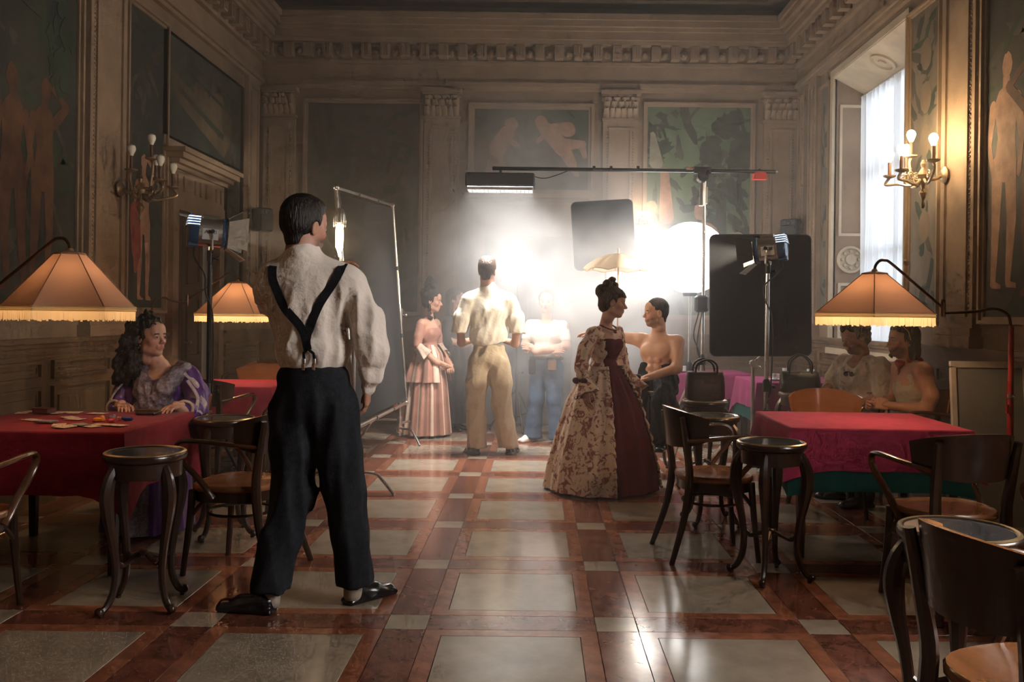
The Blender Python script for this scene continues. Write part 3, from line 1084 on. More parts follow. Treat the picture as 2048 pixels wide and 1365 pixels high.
def cloth(mb, w, d, top, drop, flare=.05, corner=.10, wave=.012, th=.0, seed=0, n=14, rows=8):
    # square cloth on a table: flat top, hanging sides with soft waves and long corner points
    r = random.Random(seed)
    ph = [r.uniform(0, 6.28) for _ in range(4)]
    loop = []
    c = [(-w / 2, -d / 2), (w / 2, -d / 2), (w / 2, d / 2), (-w / 2, d / 2)]
    nr = [(0, -1), (1, 0), (0, 1), (-1, 0)]
    for e in range(4):
        a, b2 = c[e], c[(e + 1) % 4]
        for i in range(n):
            t = i / n
            x, y = a[0] + (b2[0] - a[0]) * t, a[1] + (b2[1] - a[1]) * t
            k = max(0, 1 - min(t, 1 - t) / .22)          # nearness to a corner
            if t < .5:
                pn = nr[e - 1]
            else:
                pn = nr[(e + 1) % 4]
            q = .5 * k
            nx, ny = nr[e][0] * (1 - q) + pn[0] * q, nr[e][1] * (1 - q) + pn[1] * q
            L = math.hypot(nx, ny)
            wv = sin(t * 2 * PI * 3 + ph[e]) * wave + sin(t * 2 * PI * 7 + ph[e] * 2) * wave * .4
            loop.append((x, y, nx / L, ny / L, k, wv))
    rings = []
    rings.append([(x * .2, y * .2, top) for x, y, *_ in loop])
    rings.append([(x * .97, y * .97, top) for x, y, *_ in loop])
    rings.append([(x, y, top - .002) for x, y, *_ in loop])
    rings.append([(x + nx * .006, y + ny * .006, top - .012) for x, y, nx, ny, *_ in loop])
    for rr in range(1, rows + 1):
        v = rr / rows
        g = []
        for x, y, nx, ny, k, wv in loop:
            o = .006 + flare * v * (.35 + 1.3 * k * k) + wv * v * (1 - k * .6)
            z = top - .012 - (drop + corner * k * k) * v
            g.append((x + nx * o, y + ny * o, z))
        rings.append(g)
    mb.loft(rings, caps=False)
    mb.f.append(tuple(range(len(loop)))[::-1])
    mb.m.append(0)
    return mb


def game_table(loc, rz, w, d, label, clabel, m, drop, undr=None, seed=0, corner=.1, grp=None):
    H = .725
    t = thing('gaming_table', label, 'table', loc, rz, grp)
    part('tabletop', MB().rbox((0, 0, H - .02), (w - .02, d - .02, .035), .008), walnut, t)
    b = MB()
    for sx, sy in ((0, 1), (0, -1)):
        b.box((0, sy * (d / 2 - .07), H - .085), (w - .14, .022, .09))
    for sx in (1, -1):
        b.box((sx * (w / 2 - .07), 0, H - .085), (.022, d - .16, .09))
    part('apron', b, walnut, t, smooth=False)
    for sx in (-1, 1):
        for sy in (-1, 1):
            part('leg', MB().loft([[(sx * (w / 2 - .075) + x * q, sy * (d / 2 - .075) + y * q, z) for x, y in ((-1, -1), (1, -1), (1, 1), (-1, 1))] for q, z in ((.017, 0), (.022, .3), (.028, H - .045))]), walnut, t, smooth=False)
    c2 = None
    if undr:
        b = cloth(MB(), w + .006, d + .006, H + .002, undr, .018, .03, .003, seed=seed + 5)
        c2 = part('undercloth', b, green, None, label='dark green undercloth showing below the ' + ('rose red' if m is felt_rose else 'magenta') + ' cloth of the ' + ('large table' if m is felt_rose else 'table by the chrome stand'), category='tablecloth', loc=loc, rot=(0, 0, rz))
    b = cloth(MB(), w + .014, d + .014, H + .006, drop, .045, corner, .012, seed=seed)
    return t, part('tablecloth', b, m, None, auto=60, label=clabel, category='tablecloth', loc=loc, rot=(0, 0, rz), group='cloths on the gaming tables')


GT = 'gaming tables'
TL, _ = game_table((-2.53, 4.83, 0), .02, .96, .92, 'card table under a crimson cloth strewn with playing cards', 'crimson cloth strewn with cards, on the table before the seated woman', felt_red, .30, None, 1, .12, GT)
TR, _ = game_table((1.91, 5.30, 0), -.03, .98, .86, 'large bare red-topped table under the fringed lamp by the window wall', 'rose red cloth over the empty table under the fringed lamp by the seated men', felt_rose, .22, .33, 2, .06, GT)
T2, _ = game_table((-2.60, 7.52, 0), 0, .92, .78, 'far table with a red cloth behind the man with braces', 'bright red cloth of the far table glowing under the second lamp', felt_rose, .32, None, 3, .08, GT)
T3, _ = game_table((2.52, 8.75, 0), 0, .90, .88, 'table with a magenta cloth behind the chrome light stand', 'magenta cloth on the table behind the chrome light stand', felt_mag, .24, .36, 4, .14, GT)
T4, _ = game_table((1.86, 9.95, 0), 0, .90, .80, 'farthest table with a pinkish cloth below the big black flag', 'pinkish magenta cloth of the farthest table, below the big black flag', felt_mag, .26, None, 5, .08, GT)

# ---- fringed table lamps on jointed arms
shadem = translucent('peach_silk', (.54, .31, .21), .90, .10, .0)
fringem = translucent('gold_fringe', (.88, .76, .52), .45, .55, .08)
lampmetal = mat('lamp_brown_metal', (.10, .055, .03), .35, .7, .2, 12)
redpaint = mat('red_painted_pole', (.30, .02, .018), .35, 0, .2, 8, coat=.2)


def table_lamp(label, c, R, ztop, zb, pole, joint, elbow, polem, watt, turn=0.0, grp='fringed lamps over the gaming tables', polebase=0.0):
    t = thing('fringed_lamp', label, 'lamp', (pole[0], pole[1], 0), 0, grp)
    o = Vector((pole[0], pole[1], 0))
    C = Vector((c[0], c[1], 0)) - o
    n = 6
    # shade: six silk panels, each flat between ribs
    zt2 = ztop - .012
    for k in range(n):
        a0, a1 = turn + 2 * PI * k / n, turn + 2 * PI * (k + 1) / n
        q = [(.075, ztop), (R, zb)]
        P = lambda r, a, z: C + Vector((r * cos(a), r * sin(a), z))
        if k == 0:
            base = MB()
        base.add([P(.075, a0, ztop), P(R, a0, zb), P(R, a1, zb), P(.075, a1, ztop)], [(0, 1, 2, 3)])
    sh = part('lamp_shade', base, shadem, t, smooth=False)
    for k in range(n):
        a0 = turn + 2 * PI * k / n
        part('shade_rib', MB().tube([C + Vector((.076 * cos(a0), .076 * sin(a0), ztop)), C + Vector(((R + .001) * cos(a0), (R + .001) * sin(a0), zb))], .0028, 5), mat('rib_brown', (.30, .15, .08), .6), sh)
    # fringe: two woven bands and hanging strands
    b = MB()
    ring = [C + Vector((R * cos(turn + 2 * PI * k / n), R * sin(turn + 2 * PI * k / n), 0)) for k in range(n)]
    for dz, rr in ((0, .007), (-.014, .006)):
        b.tube([p + Vector((0, 0, zb + dz)) for p in ring + ring[:1]], rr, 6)
    part('fringe_band', b, fringem, sh)
    b = MB()
    rr = random.Random(int(R * 1000 + c[0] * 100))
    for k in range(n):
        p0, p1 = ring[k], ring[(k + 1) % n]
        m = 30
        for i in range(m):
            p = p0.lerp(p1, (i + .5) / m)
            L = .055 + rr.uniform(-.005, .006)
            d = (p1 - p0).normalized() * ((p1 - p0).length / m * .47)
            q = Vector((rr.uniform(-.003, .003), rr.uniform(-.003, .003), 0))
            z = zb - .012
            b.add([p - d + Vector((0, 0, z)), p + d + Vector((0, 0, z)), p + d * 1.05 + q + Vector((0, 0, z - L)), p - d * 1.05 + q + Vector((0, 0, z - L))], [(0, 1, 2, 3)])
    fr = part('fringe', b, fringem, sh, smooth=False)
    fr['kind'] = 'stuff'
    # top cap, arm and pole
    part('shade_cap', MB().lathe([(.078, ztop - .004), (.074, ztop + .006), (.02, ztop + .016), (.012, ztop + .03)], C, 12), mat('cap_brown', (.38, .2, .11), .6), sh)
    j, e = Vector(joint) - o, Vector(elbow) - o
    apex = C + Vector((0, 0, ztop + .02))
    d = (j - apex)
    d.z = 0
    d.normalize()
    arch = [apex, apex + Vector((0, 0, .03)) + d * .006, apex + Vector((0, 0, .058)) + d * .03, apex + Vector((0, 0, .062)) + d * .06, apex + Vector((0, 0, .045)) + d * .10]
    pts = spline(arch + [arch[-1].lerp(j, .5), j], 5)
    part('upper_arm', MB().tube(pts, .0085, 8), lampmetal, t)
    part('joint', MB().cyl(j + Vector((0, 0, -.05)), j + Vector((0, 0, .035)), .013, .013, 10).ball(j + Vector((0, 0, .04)), .014), lampmetal, t)
    jl = j + Vector((0, 0, -.03))
    P0 = Vector((0, 0, e.z))
    dd = Vector((P0.x - jl.x, P0.y - jl.y, 0)).normalized()
    low = [jl, jl.lerp(P0, .45) , P0 - dd * .11 + Vector((0, 0, .005)), P0 - dd * .045 - Vector((0, 0, .012)), P0 - dd * .012 - Vector((0, 0, .05)), P0 - Vector((0, 0, .14))]
    part('lower_arm', MB().tube(spline(low, 5), .0085, 8), lampmetal, t)
    part('pole', MB().tube([(0, 0, .03), (0, 0, .55), (0, 0, e.z - .10)], [.021, .020, .014], 12), polem, t)
    part('base', MB().lathe([(.13, 0), (.13, .012), (.10, .03), (.03, .05), (.022, .07)], seg=24), polem, t)
    part('clamp', MB().lathe([(.026, .88), (.026, .90)], seg=12).cyl((-.0, -.025, .89), (0, -.05, .89), .005), chrome, t)
    part('switch_cord', MB().tube(spline([(-.03, -.02, .98), (-.035, -.02, .9), (-.03, -.02, .84)], 4), .003, 5).cyl((-.03, -.02, .84), (-.03, -.02, .79), .010, .008), redpaint, t)
    # bulb on a holder under the cap
    part('bulb_holder', MB().cyl(C + Vector((0, 0, ztop - .01)), C + Vector((0, 0, ztop - .09)), .018), lampmetal, t)
    bc = C + Vector((0, 0, ztop - .125))
    part('bulb', MB().ball(bc, .03, 12, 8, (1, 1, 1.2)), emission('warm_bulb', (1.0, .62, .28), 60), t)
    light('bulb_light', 'POINT', bc - Vector((0, 0, .02)), watt, (1.0, .63, .33), parent=t, shadow_soft_size=.035)
    return t


table_lamp('large peach silk lamp with gold fringe above the card table', (-2.46, 4.66), .318, 1.625, 1.345, (-3.22, 4.75), (-2.88, 4.70, 1.44), (0, 0, 1.40), lampmetal, 10, -1.62)
table_lamp('peach lamp with gold fringe on a red pole, hanging before the window', (1.98, 5.22), .370, 1.60, 1.365, (2.80, 5.24), (2.40, 5.25, 1.405), (0, 0, 1.40), redpaint, 32, -1.93)
table_lamp('smaller looking orange lamp behind the black lamp stand', (-2.58, 7.62), .350, 1.58, 1.315, (-3.20, 7.35), (-2.98, 7.55, 1.43), (0, 0, 1.44), lampmetal, 34, -1.9)

# ---- things on the card table
paper = mat('playing_card_paper', (.62, .52, .42), .6, 0, .08, 20)
cardback = mat('card_back_grey', (.22, .24, .23), .6, 0, .4, 120)
inkr = mat('card_red_ink', (.42, .05, .04), .6)
ZT = .7345


def tabletop_pt(px, py):
    return FL(px, py, ZT)


def card(px, py, rz, label, mdl=paper, stack=1, pip=True):
    p = tabletop_pt(px, py)
    t = thing('playing_card', label, 'card', (p.x, p.y, ZT), rz, 'playing cards on the card table')
    part('card_body', MB().rbox((0, 0, .0006 * stack), (.063, .10, .0012 * stack), .0004), mdl, t, smooth=False)
    if pip:
        b = MB()
        for x, y in ((-.018, .034), (.018, -.034), (0, 0)):
            b.prism([(x + .006 * cos(a) * (1 if a % PI else 1), y + .009 * sin(a), .0012 * stack) for a in (0, PI / 2, PI, 3 * PI / 2)], (0, 0, .0003))
        part('card_pips', b, inkr, t, smooth=False)
    return t


_cards = [(45, 826, .3, 'pale card at the far edge of the card table, end of the row'), (68, 824, 1.2, 'card lying beside the dark card box'), (110, 827, .7, 'open card behind the dark card box'), (130, 825, 1.7, 'card fanned out behind the box on the crimson cloth'), (150, 826, .2, 'last card of the far row on the crimson cloth'),
          (196, 828, 1.45, 'single white card in front of the seated woman'), (63, 840, 1.1, 'lone card with red pips on the near side of the box'), (150, 839, 1.3, 'white card in the middle of the crimson cloth'), (140, 836, .9, 'card overlapping the white card in mid table'),
          (118, 850, .4, 'card beside the grey face-down pack'), (125, 855, 1.2, 'near card left of the grey-backed card'), (140, 853, .5, 'near card under the grey-backed card'), (182, 853, 1.0, 'near card beside the grey-backed card'), (205, 850, 1.5, 'card below the orange token'), (236, 852, 1.25, 'nearest card at the table corner')]
for k, (px, py, rz, lb) in enumerate(_cards):
    o = card(px, py, rz, lb)
    o.location.z += .0012 * (k % 3)
for px, py, rz, lb in ((162, 851, .9, 'grey-backed playing card lying face down on the crimson cloth'), (92, 846, 1.35, 'grey face-down pack of cards at the near edge')):
    o = card(px, py, rz, lb, cardback, 6 if 'pack' in lb else 2, False)
    o.location.z += .004
p = tabletop_pt(88, 828)
t = thing('card_box', 'small dark brown card box among the cards', 'box', (p.x, p.y, ZT + .004), 1.4)
part('box_body', MB().rbox((0, 0, .016), (.07, .10, .03), .003), mat('maroon_card', (.10, .035, .03), .5), t)
part('lid_line', MB().box((0, 0, .026), (.072, .102, .002)), mat('lid_dark', (.03, .012, .012), .5), t, smooth=False)
p = tabletop_pt(297, 829)
t = thing('wallet', 'dark brown leather wallet by the seated woman\'s hand', 'wallet', (p.x, p.y, ZT), 1.5)
part('wallet_body', MB().rbox((0, 0, .011), (.085, .12, .022), .006), mat('wallet_leather', (.075, .035, .03), .45, 0, .3, 30, .1, 120), t)
part('wallet_flap', MB().rbox((0, .0, .024), (.08, .115, .006), .003), mat('wallet_leather', (0, 0, 0)), t)
plastic = lambda n, c: mat(n, c, .3, 0, .05)
for px, py, nm, c, lb, sz in ((198, 842, 'plastic_token', (.80, .30, .03), 'orange plastic token on the crimson cloth', .030), (222, 845, 'plastic_token', (.55, .03, .025), 'red plastic token next to the orange one', .020), (224, 838, 'plastic_token', (.18, .16, .24), 'dusky grey token behind the red one', .020)):
    p = tabletop_pt(px, py)
    t = thing(nm, lb, 'token', (p.x, p.y, ZT), .4, 'plastic tokens on the card table')
    b = MB()
    b.lathe([(sz, 0), (sz, .012), (sz * .6, .018), (sz * .3, .016)], seg=6)
    part('token_body', b, plastic(lb, c), t)
    part('token_knob', MB().ball((sz * .5, 0, .016), sz * .45, 8, 6), plastic(lb, c), t)
p = tabletop_pt(255, 842)
t = thing('lighter', 'blue plastic lighter beside the orange token', 'lighter', (p.x, p.y, ZT), 1.4)
part('lighter_body', MB().rbox((0, 0, .011), (.024, .06, .021), .006), plastic('blue_plastic', (.015, .05, .28)), t)
part('lighter_head', MB().rbox((0, .04, .011), (.02, .02, .018), .003), chrome, t)
part('lighter_wheel', MB().rbox((0, .053, .014), (.018, .012, .012), .003), plastic('orange_plastic', (.8, .3, .03)), t)

# ---- handbags
bagred = mat('oxblood_leather', (.045, .010, .012), .4, 0, .3, 20, .1, 90)
bagblk = mat('black_leather', (.010, .011, .014), .32, 0, .3, 20, .1, 90)


def handbag(label, loc, rz, w, d, h, m, hh):
    t = thing('handbag', label, 'bag', loc, rz, 'handbags on the drinks stands')
    rings = []
    for z, k, q in ((0, .94, .95), (.02, 1, 1), (h * .5, 1, .95), (h * .85, .97, .7), (h, .93, .45)):
        rings.append([(w / 2 * k * (abs(cos(a)) ** .4) * (1 if cos(a) > 0 else -1), d / 2 * q * (abs(sin(a)) ** .5) * (1 if sin(a) > 0 else -1), z) for a in (2 * PI * (i + .5) / 24 for i in range(24))])
    part('bag_body', MB().loft(rings), m, t)
    part('bag_clasp', MB().box((0, 0, h + .004), (w * .9, .014, .010)), steel, t, smooth=False)
    for s in (-1, 1):
        pts = spline([(-w * .28, s * d * .2, h * .8), (-w * .25, s * d * .35, h + hh * .6), (0, s * d * .5, h + hh), (w * .25, s * d * .35, h + hh * .6), (w * .28, s * d * .2, h * .8)], 5)
        part('bag_handle', MB().tube(pts, .008, 8), m, t)
    return t


handbag('dark oxblood handbag with a looped handle on a drinks stand', (1.29, 6.80, .702), .1, .30, .14, .21, bagred, .10)
handbag('black leather handbag behind the glowing chair back', (2.26, 7.62, .702), -.1, .34, .16, .17, bagblk, .15)

# ---- glassware on the far tables
glassw = translucent('drinking_glass', (.75, .75, .72), .6, .4, .55)
china = mat('white_china', (.7, .68, .64), .3, 0, .05)


def cup(label, x, y, z, kind):
    if kind == 'cup':
        t = thing('coffee_cup', label, 'cup', (x, y, z), random.random() * 6, 'cups on the magenta tables')
        part('saucer', MB().lathe([(.03, 0), (.065, .012), (.066, .015), (.03, .006)], seg=20), china, t)
        part('cup_body', MB().lathe([(.02, .008), (.035, .03), (.04, .065), (.037, .065), (.030, .03), (.01, .014)], seg=20), china, t)
        part('cup_handle', MB().tube(arc((.045, 0), .016, -PI / 2, PI / 2, 8, 0), .004, 6), china, t, loc=(0, 0, .04))
    else:
        t = thing('water_glass', label, 'glass', (x, y, z), 0, 'glasses on the magenta tables')
        part('glass_wall', MB().lathe([(.028, 0), (.036, .11), (.034, .11), (.026, .01), (.004, .008)], seg=20), glassw, t)
        part('glass_base', MB().lathe([(.027, 0), (.028, .008), (.003, .008)], seg=20), glassw, t)
    return t


cup('white cup on the magenta table nearest the light stand', 2.30, 8.55, .7345, 'cup')
cup('clear glass on the magenta table beside the white cup', 2.45, 8.72, .7345, 'glass')
cup('second glass on the magenta table, towards the black handbag', 2.66, 8.62, .7345, 'glass')
cup('white cup on the pinkish farthest table', 1.60, 9.70, .7345, 'cup')
cup('clear glass on the pinkish farthest table', 1.52, 9.85, .7345, 'glass')
cup('small cup at the far side of the magenta table', 2.72, 9.0, .7345, 'cup')

# ---- grey board leaning against the wall
t = thing('notice_board', 'large grey framed board leaning behind the red lamp pole', 'board', (2.83, 5.46, 0), 0)
gb = mat('grey_board', (.20, .21, .21), .55, 0, .1, 4)
R = Matrix.Rotation(rad(-6), 3, 'X')
part('board_panel', MB().box((0, .05, .55), (.44, .012, 1.02), R), gb, t, smooth=False)
b = MB()
for c, s in (((0, .05, 1.06), (.48, .03, .04)), ((0, .05, .04), (.48, .03, .04)), ((-.225, .05, .55), (.03, .03, 1.0)), ((.225, .05, .55), (.03, .03, 1.0))):
    q = R @ (Vector(c) - Vector((0, .05, .55))) + Vector((0, .05, .55))
    b.box(q, s, R)
part('board_frame', b, mat('board_edge', (.42, .40, .36), .5), t, smooth=False)

# ---- wall speakers
spk = mat('speaker_black', (.012, .012, .013), .6)
for x, y, z, rz, lb in ((-3.19, 10.25, 2.40, .9, 'small black loudspeaker on the wall behind the man with braces'), (2.95, 10.38, 2.36, -.7, 'small black loudspeaker on the wall behind the silver film lamp')):
    t = thing('loudspeaker', lb, 'speaker', (x, y, z), rz, 'wall loudspeakers')
    part('cabinet', MB().rbox((0, 0, 0), (.20, .15, .27), .015), spk, t)
    part('grille', MB().rbox((0, -.078, -.03), (.16, .012, .18), .005), mat('speaker_grille', (.02, .02, .02), .8), t)
    part('tweeter', MB().lathe([(.03, 0), (.03, .01), (.02, .006), (.004, .012)], (0, -.075, .09), 16, R=Matrix.Rotation(PI / 2, 3, 'X')), blackmetal, t)
    part('wall_bracket', MB().box((0, .09, 0), (.04, .04, .04)), blackmetal, t, smooth=False)
# ================================================================== FILM LIGHTING EQUIPMENT
blueenamel = mat('blue_enamel', (.020, .085, .22), .28, .2, .15, 10, coat=.3)
silver = mat('brushed_aluminium', (.62, .61, .58), .24, 1.0, .12, 14, stretch=(1, 1, 6))
whitelab = mat('white_label', (.70, .69, .66), .5, 0, .05)


def lettering(text, size, m, parent, loc, R3, ext=.0008):
    cu = bpy.data.curves.new('lettering', 'FONT')
    cu.body = text
    cu.size = size
    cu.extrude = ext
    cu.align_x = 'CENTER'
    cu.align_y = 'CENTER'
    tmp = bpy.data.objects.new('tmp', cu)
    COL.objects.link(tmp)
    me = bpy.data.meshes.new_from_object(tmp.evaluated_get(bpy.context.evaluated_depsgraph_get()))
    bpy.data.objects.remove(tmp)
    me.materials.clear()
    me.materials.append(m)
    o = put('lettering', me, parent)
    o.matrix_local = Matrix.Translation(Vector(loc)) @ R3.to_4x4()
    return o


def tripod(t, h, m, r=.018, spread=.42, legm=None, rot=0.0, steps=2, base_h=.55):
    # crossbar light stand with three legs and a telescoping column, local origin on the floor
    legm = legm or m
    part('column', MB().tube([(0, 0, .10), (0, 0, base_h + .25)], r * 1.25, 12), m, t)
    part('upper_column', MB().cyl((0, 0, base_h + .2), (0, 0, h), r, r, 12), m, t)
    part('column_collar', MB().lathe([(r * 1.9, base_h + .18), (r * 1.9, base_h + .26), (r * 1.2, base_h + .28)], seg=12), blackmetal, t)
    part('collar_knob', MB().cyl((0, 0, base_h + .22), (.055, 0, base_h + .22), .006).ball((.062, 0, base_h + .22), .016, 8, 6), blackmetal, t)
    part('leg_crown', MB().lathe([(r * 2, base_h - .02), (r * 2, base_h + .03)], seg=12), blackmetal, t)
    for k in range(3):
        a = rot + 2 * PI * k / 3
        u = Vector((cos(a), sin(a), 0))
        lg = part('leg', MB().tube([u * .03 + Vector((0, 0, base_h)), u * spread + Vector((0, 0, .012))], .012, 8), legm, t)
        part('leg_brace', MB().tube([u * .02 + Vector((0, 0, .16)), u * (spread * .58) + Vector((0, 0, base_h * .43))], .006, 6), legm, t)
        part('foot', MB().ball(u * spread + Vector((0, 0, .016)), .018, 8, 6), rubber, lg)


def cstand_base(t, colh, rot, m=chrome, spread=.42, c=(0, 0)):
    # turtle-base century stand
    cx, cy = c
    part('column', MB().cyl((cx, cy, .06), (cx, cy, colh), .0175, .0175, 12), m, t)
    part('base_hub', MB().lathe([(.026, .09), (.03, .10), (.03, .24), (.026, .26)], (cx, cy, 0), 12), m, t)
    for k in range(3):
        a = rot + k * 2 * PI / 3
        u = Vector((cos(a), sin(a), 0))
        z = .14 + .045 * k
        pts = spline([Vector((cx, cy, z)) + u * .02, Vector((cx, cy, z)) + u * (spread * .55), Vector((cx, cy, z - .015)) + u * (spread * .66), Vector((cx, cy, z * .45)) + u * (spread * .85), Vector((cx, cy, .008)) + u * spread], 4)
        part('leg', MB().tube(pts, .0125, 8), m, t)
    part('knob', MB().cyl((cx, cy, colh - .03), (cx + .05, cy, colh - .03), .006).ball((cx + .055, cy, colh - .03), .016, 8, 6), m, t)


def grip_head(t, c, m=chrome):
    c = Vector(c)
    part('grip_head', MB().cyl(c + Vector((0, -.03, 0)), c + Vector((0, .03, 0)), .034, .034, 16).cyl(c + Vector((0, .03, 0)), c + Vector((0, .07, 0)), .008).box(c + Vector((0, .085, 0)), (.07, .014, .02)), m, t)


def fresnel(label, base, h, aim, elev, m_body, watt, col, grp, standm, standlegs, tilt_stand=0, text='ARRI', cone=42, legrot=.3, blend=.6, warm=None, barnm=None):
    # studio fresnel lamp head on its own stand; lens points along +y of the head before turning
    t = thing('film_lamp', label, 'film lamp', (base[0], base[1], 0), 0, grp)
    tripod(t, h - .14, standm, .017, .31, standlegs, legrot)
    d = Vector((cos(aim) * cos(elev), sin(aim) * cos(elev), sin(elev)))
    q = d.to_track_quat('Y', 'Z').to_matrix()
    c = Vector((0, 0, h))

    def P(x, y, z):
        return c + q @ Vector((x, y, z))

    def sect(w, hh, y, n=20, p=2.6):
        return [P(w * (abs(cos(a)) ** (2 / p)) * (1 if cos(a) >= 0 else -1), y, hh * (abs(sin(a)) ** (2 / p)) * (1 if sin(a) >= 0 else -1)) for a in (2 * PI * k / n for k in range(n))]
    body = part('housing', MB().loft([sect(.085, .095, -.09), sect(.092, .10, -.085), sect(.092, .10, .07), sect(.088, .094, .075)]), m_body, t)
    cap = part('rear_cap', MB().loft([sect(.05, .06, -.155), sect(.078, .088, -.145), sect(.090, .099, -.12), sect(.092, .101, -.088)]), blueenamel, t)
    part('front_ring', MB().loft([sect(.094, .102, .07), sect(.098, .106, .075), sect(.098, .106, .095), sect(.088, .092, .10)]), blueenamel, t)
    for k in range(4):
        z = .035 + k * .019
        part('cooling_fin', MB().box(P(0, -.122 + .002 * k, z), (.182 - k * .018, .080, .007), q), blueenamel, cap, smooth=False)
        part('vent_slit', MB().box(P(0, -.118 + .002 * k, z + .0085), (.184 - k * .018, .076, .005), q), emission('vent_leak', (.80, .90, 1.0), 2.2), cap, smooth=False)
    part('top_vent', MB().loft([sect(.04, .006, -.07, 12)] + [[p + q @ Vector((0, 0, .10)) for p in sect(.045, .02, -.06, 12)], [p + q @ Vector((0, 0, .10)) for p in sect(.045, .02, .05, 12)]]), m_body, t)
    part('top_spigot', MB().cyl(P(0, -.13, .09), P(0, -.135, .125), .012, .008), blueenamel, cap)
    part('switch_box', MB().rbox(P(0, -.115, -.085), (.10, .07, .05), .008, q), blueenamel, cap)
    # white maker's plate on each side
    for s in (-1, 1):
        part('maker_plate', MB().box(P(s * .0925, -.01, -.02), (.004, .105, .075), q), whitelab, body, smooth=False)
        R3 = q @ Matrix(((0, 0, s), (s, 0, 0), (0, 1, 0)))
        lettering(text, .038, blackmetal, body, P(s * .0955, -.01, -.005), R3)
    # lens, glowing
    part('lens', MB().loft([sect(.078, .082, .085, 24, 2), sect(.074, .078, .095, 24, 2), sect(.04, .042, .104, 24, 2), sect(.004, .004, .106, 24, 2)]), emission('lens_' + str(watt), warm or col, 90), t)
    # barn doors: four leaves hinged on a ring
    bd = barnm or mat('barn_door_black', (.02, .02, .021), .5, .3, .2)
    wbd = mat('barn_door_silver', (.72, .67, .58), .45, .2, .1)
    part('barn_door_ring', MB().loft([sect(.105, .112, .098), sect(.105, .112, .108), sect(.088, .094, .108), sect(.088, .094, .098)]), bd, t)
    for nm, ax in (('u', 0), ('d', 1), ('l', 2), ('r', 3)):
        w0, w1, L = (.085, .125, .14) if ax < 2 else (.080, .115, .13)
        op = rad(58) if ax < 2 else rad(38)
        s = 1 if ax in (0, 3) else -1
        o = .105
        y0, y1 = .108, .108 + L * cos(op - rad(25))
        r1 = o + L * sin(op - rad(25))
        if ax < 2:
            quad = [P(-w0, y0, s * o), P(w0, y0, s * o), P(w1, y1, s * r1), P(-w1, y1, s * r1)]
        else:
            quad = [P(s * o, y0, -w0), P(s * o, y0, w0), P(s * r1, y1, w1), P(s * r1, y1, -w1)]
        nrm = (quad[1] - quad[0]).cross(quad[3] - quad[0]).normalized() * .003
        part('barn_door', MB().prism(quad, nrm), wbd if ax in (1, 3) else bd, t, smooth=False)
    # yoke and spigot
    for s in (-1, 1):
        part('yoke_arm', MB().tube([P(s * .10, 0, 0), P(s * .112, 0, -.02), c + q @ Vector((s * .112, 0, 0)) + Vector((0, 0, -.12)), c + Vector((0, 0, -.135))], .008, 6), steel, t)
        part('yoke_knob', MB().cyl(P(s * .10, 0, 0), P(s * .135, 0, 0), .014, .014, 10), blackmetal, t)
    part('spigot', MB().cyl((0, 0, h - .20), (0, 0, h - .125), .022, .022, 12).cyl((0, 0, h - .18), (.05, 0, h - .18), .007).ball((.055, 0, h - .18), .015, 8, 6), blackmetal, t)
    bk = P(0, -.10, -.10)
    part('power_cable', MB().tube(spline([bk, bk + Vector((0, 0, -.08)), Vector((-.03, -.02, h - .30)), Vector((-.022, -.02, h - .42)), Vector((.035, -.03, h - .6)), Vector((.03, -.02, .75)), Vector((-.025, -.02, .5)), Vector((.02, -.1, .02)), Vector((.25, -.2, .012))], 6), .006, 6), rubber, t)
    lp = P(0, .115, 0)
    sp = light('lens_beam', 'SPOT', lp, watt, col, parent=t, spot_size=rad(cone), spot_blend=blend, shadow_soft_size=.05)
    sp.rotation_euler = d.to_track_quat('-Z', 'Y').to_euler()
    return t


FG = 'fresnel film lamps on stands'
fresnel('blue and silver film lamp on a black stand beside the doorway', (-2.30, 6.22), 1.885, rad(27), rad(-3), silver, 260, (1.0, .80, .58), FG, blackmetal, blackmetal, text='ARRI', cone=34, legrot=.6)
fresnel('silver film lamp with blue back, on a chrome stand before the big black flag', (1.89, 7.30), 1.90, rad(156), rad(-6), silver, 500, (1.0, .86, .70), FG, chrome, chrome, text='ARRI', cone=50, legrot=1.2, barnm=mat('barn_door_black', (0, 0, 0)))


# ---- black flags
def rounded(w, h, r=.05, n=5):
    out = []
    for cx, cz, a0 in ((w / 2 - r, h / 2 - r, 0), (-w / 2 + r, h / 2 - r, PI / 2), (-w / 2 + r, -h / 2 + r, PI), (w / 2 - r, -h / 2 + r, 1.5 * PI)):
        for k in range(n + 1):
            a = a0 + PI / 2 * k / n
            out.append((cx + r * cos(a), cz + r * sin(a)))
    return out


def flag(label, c, w, h, tilt, stand_xy, grab, group, legrot=.4, ry=0):
    t = thing('black_flag', label, 'flag', (stand_xy[0], stand_xy[1], 0), 0, group)
    o = Vector((stand_xy[0], stand_xy[1], 0))
    C = Vector(c) - o
    M3 = Matrix.Rotation(ry, 3, 'Z') @ Matrix.Rotation(tilt, 3, 'Y')
    pts = rounded(w, h)
    b = MB()
    b.prism([C + M3 @ Vector((x, -.004, z)) for x, z in pts], M3 @ Vector((0, .008, 0)))
    part('flag_cloth', b, blackcloth, t, smooth=False)
    ring = [C + M3 @ Vector((x, 0, z)) for x, z in rounded(w + .006, h + .006)]
    part('flag_frame', MB().tube(ring + ring[:1], .006, 6), blackmetal, t)
    g = Vector(grab)
    cstand_base(t, g.z, legrot)
    grip_head(t, g)
    foot = C + M3 @ Vector((0 if abs(C.x) < w / 2 else -w / 2 * (1 if C.x > 0 else -1), 0, -h / 2))
    part('flag_arm', MB().cyl(g + Vector((0, .03, 0)), foot, .008), chrome, t)
    return t


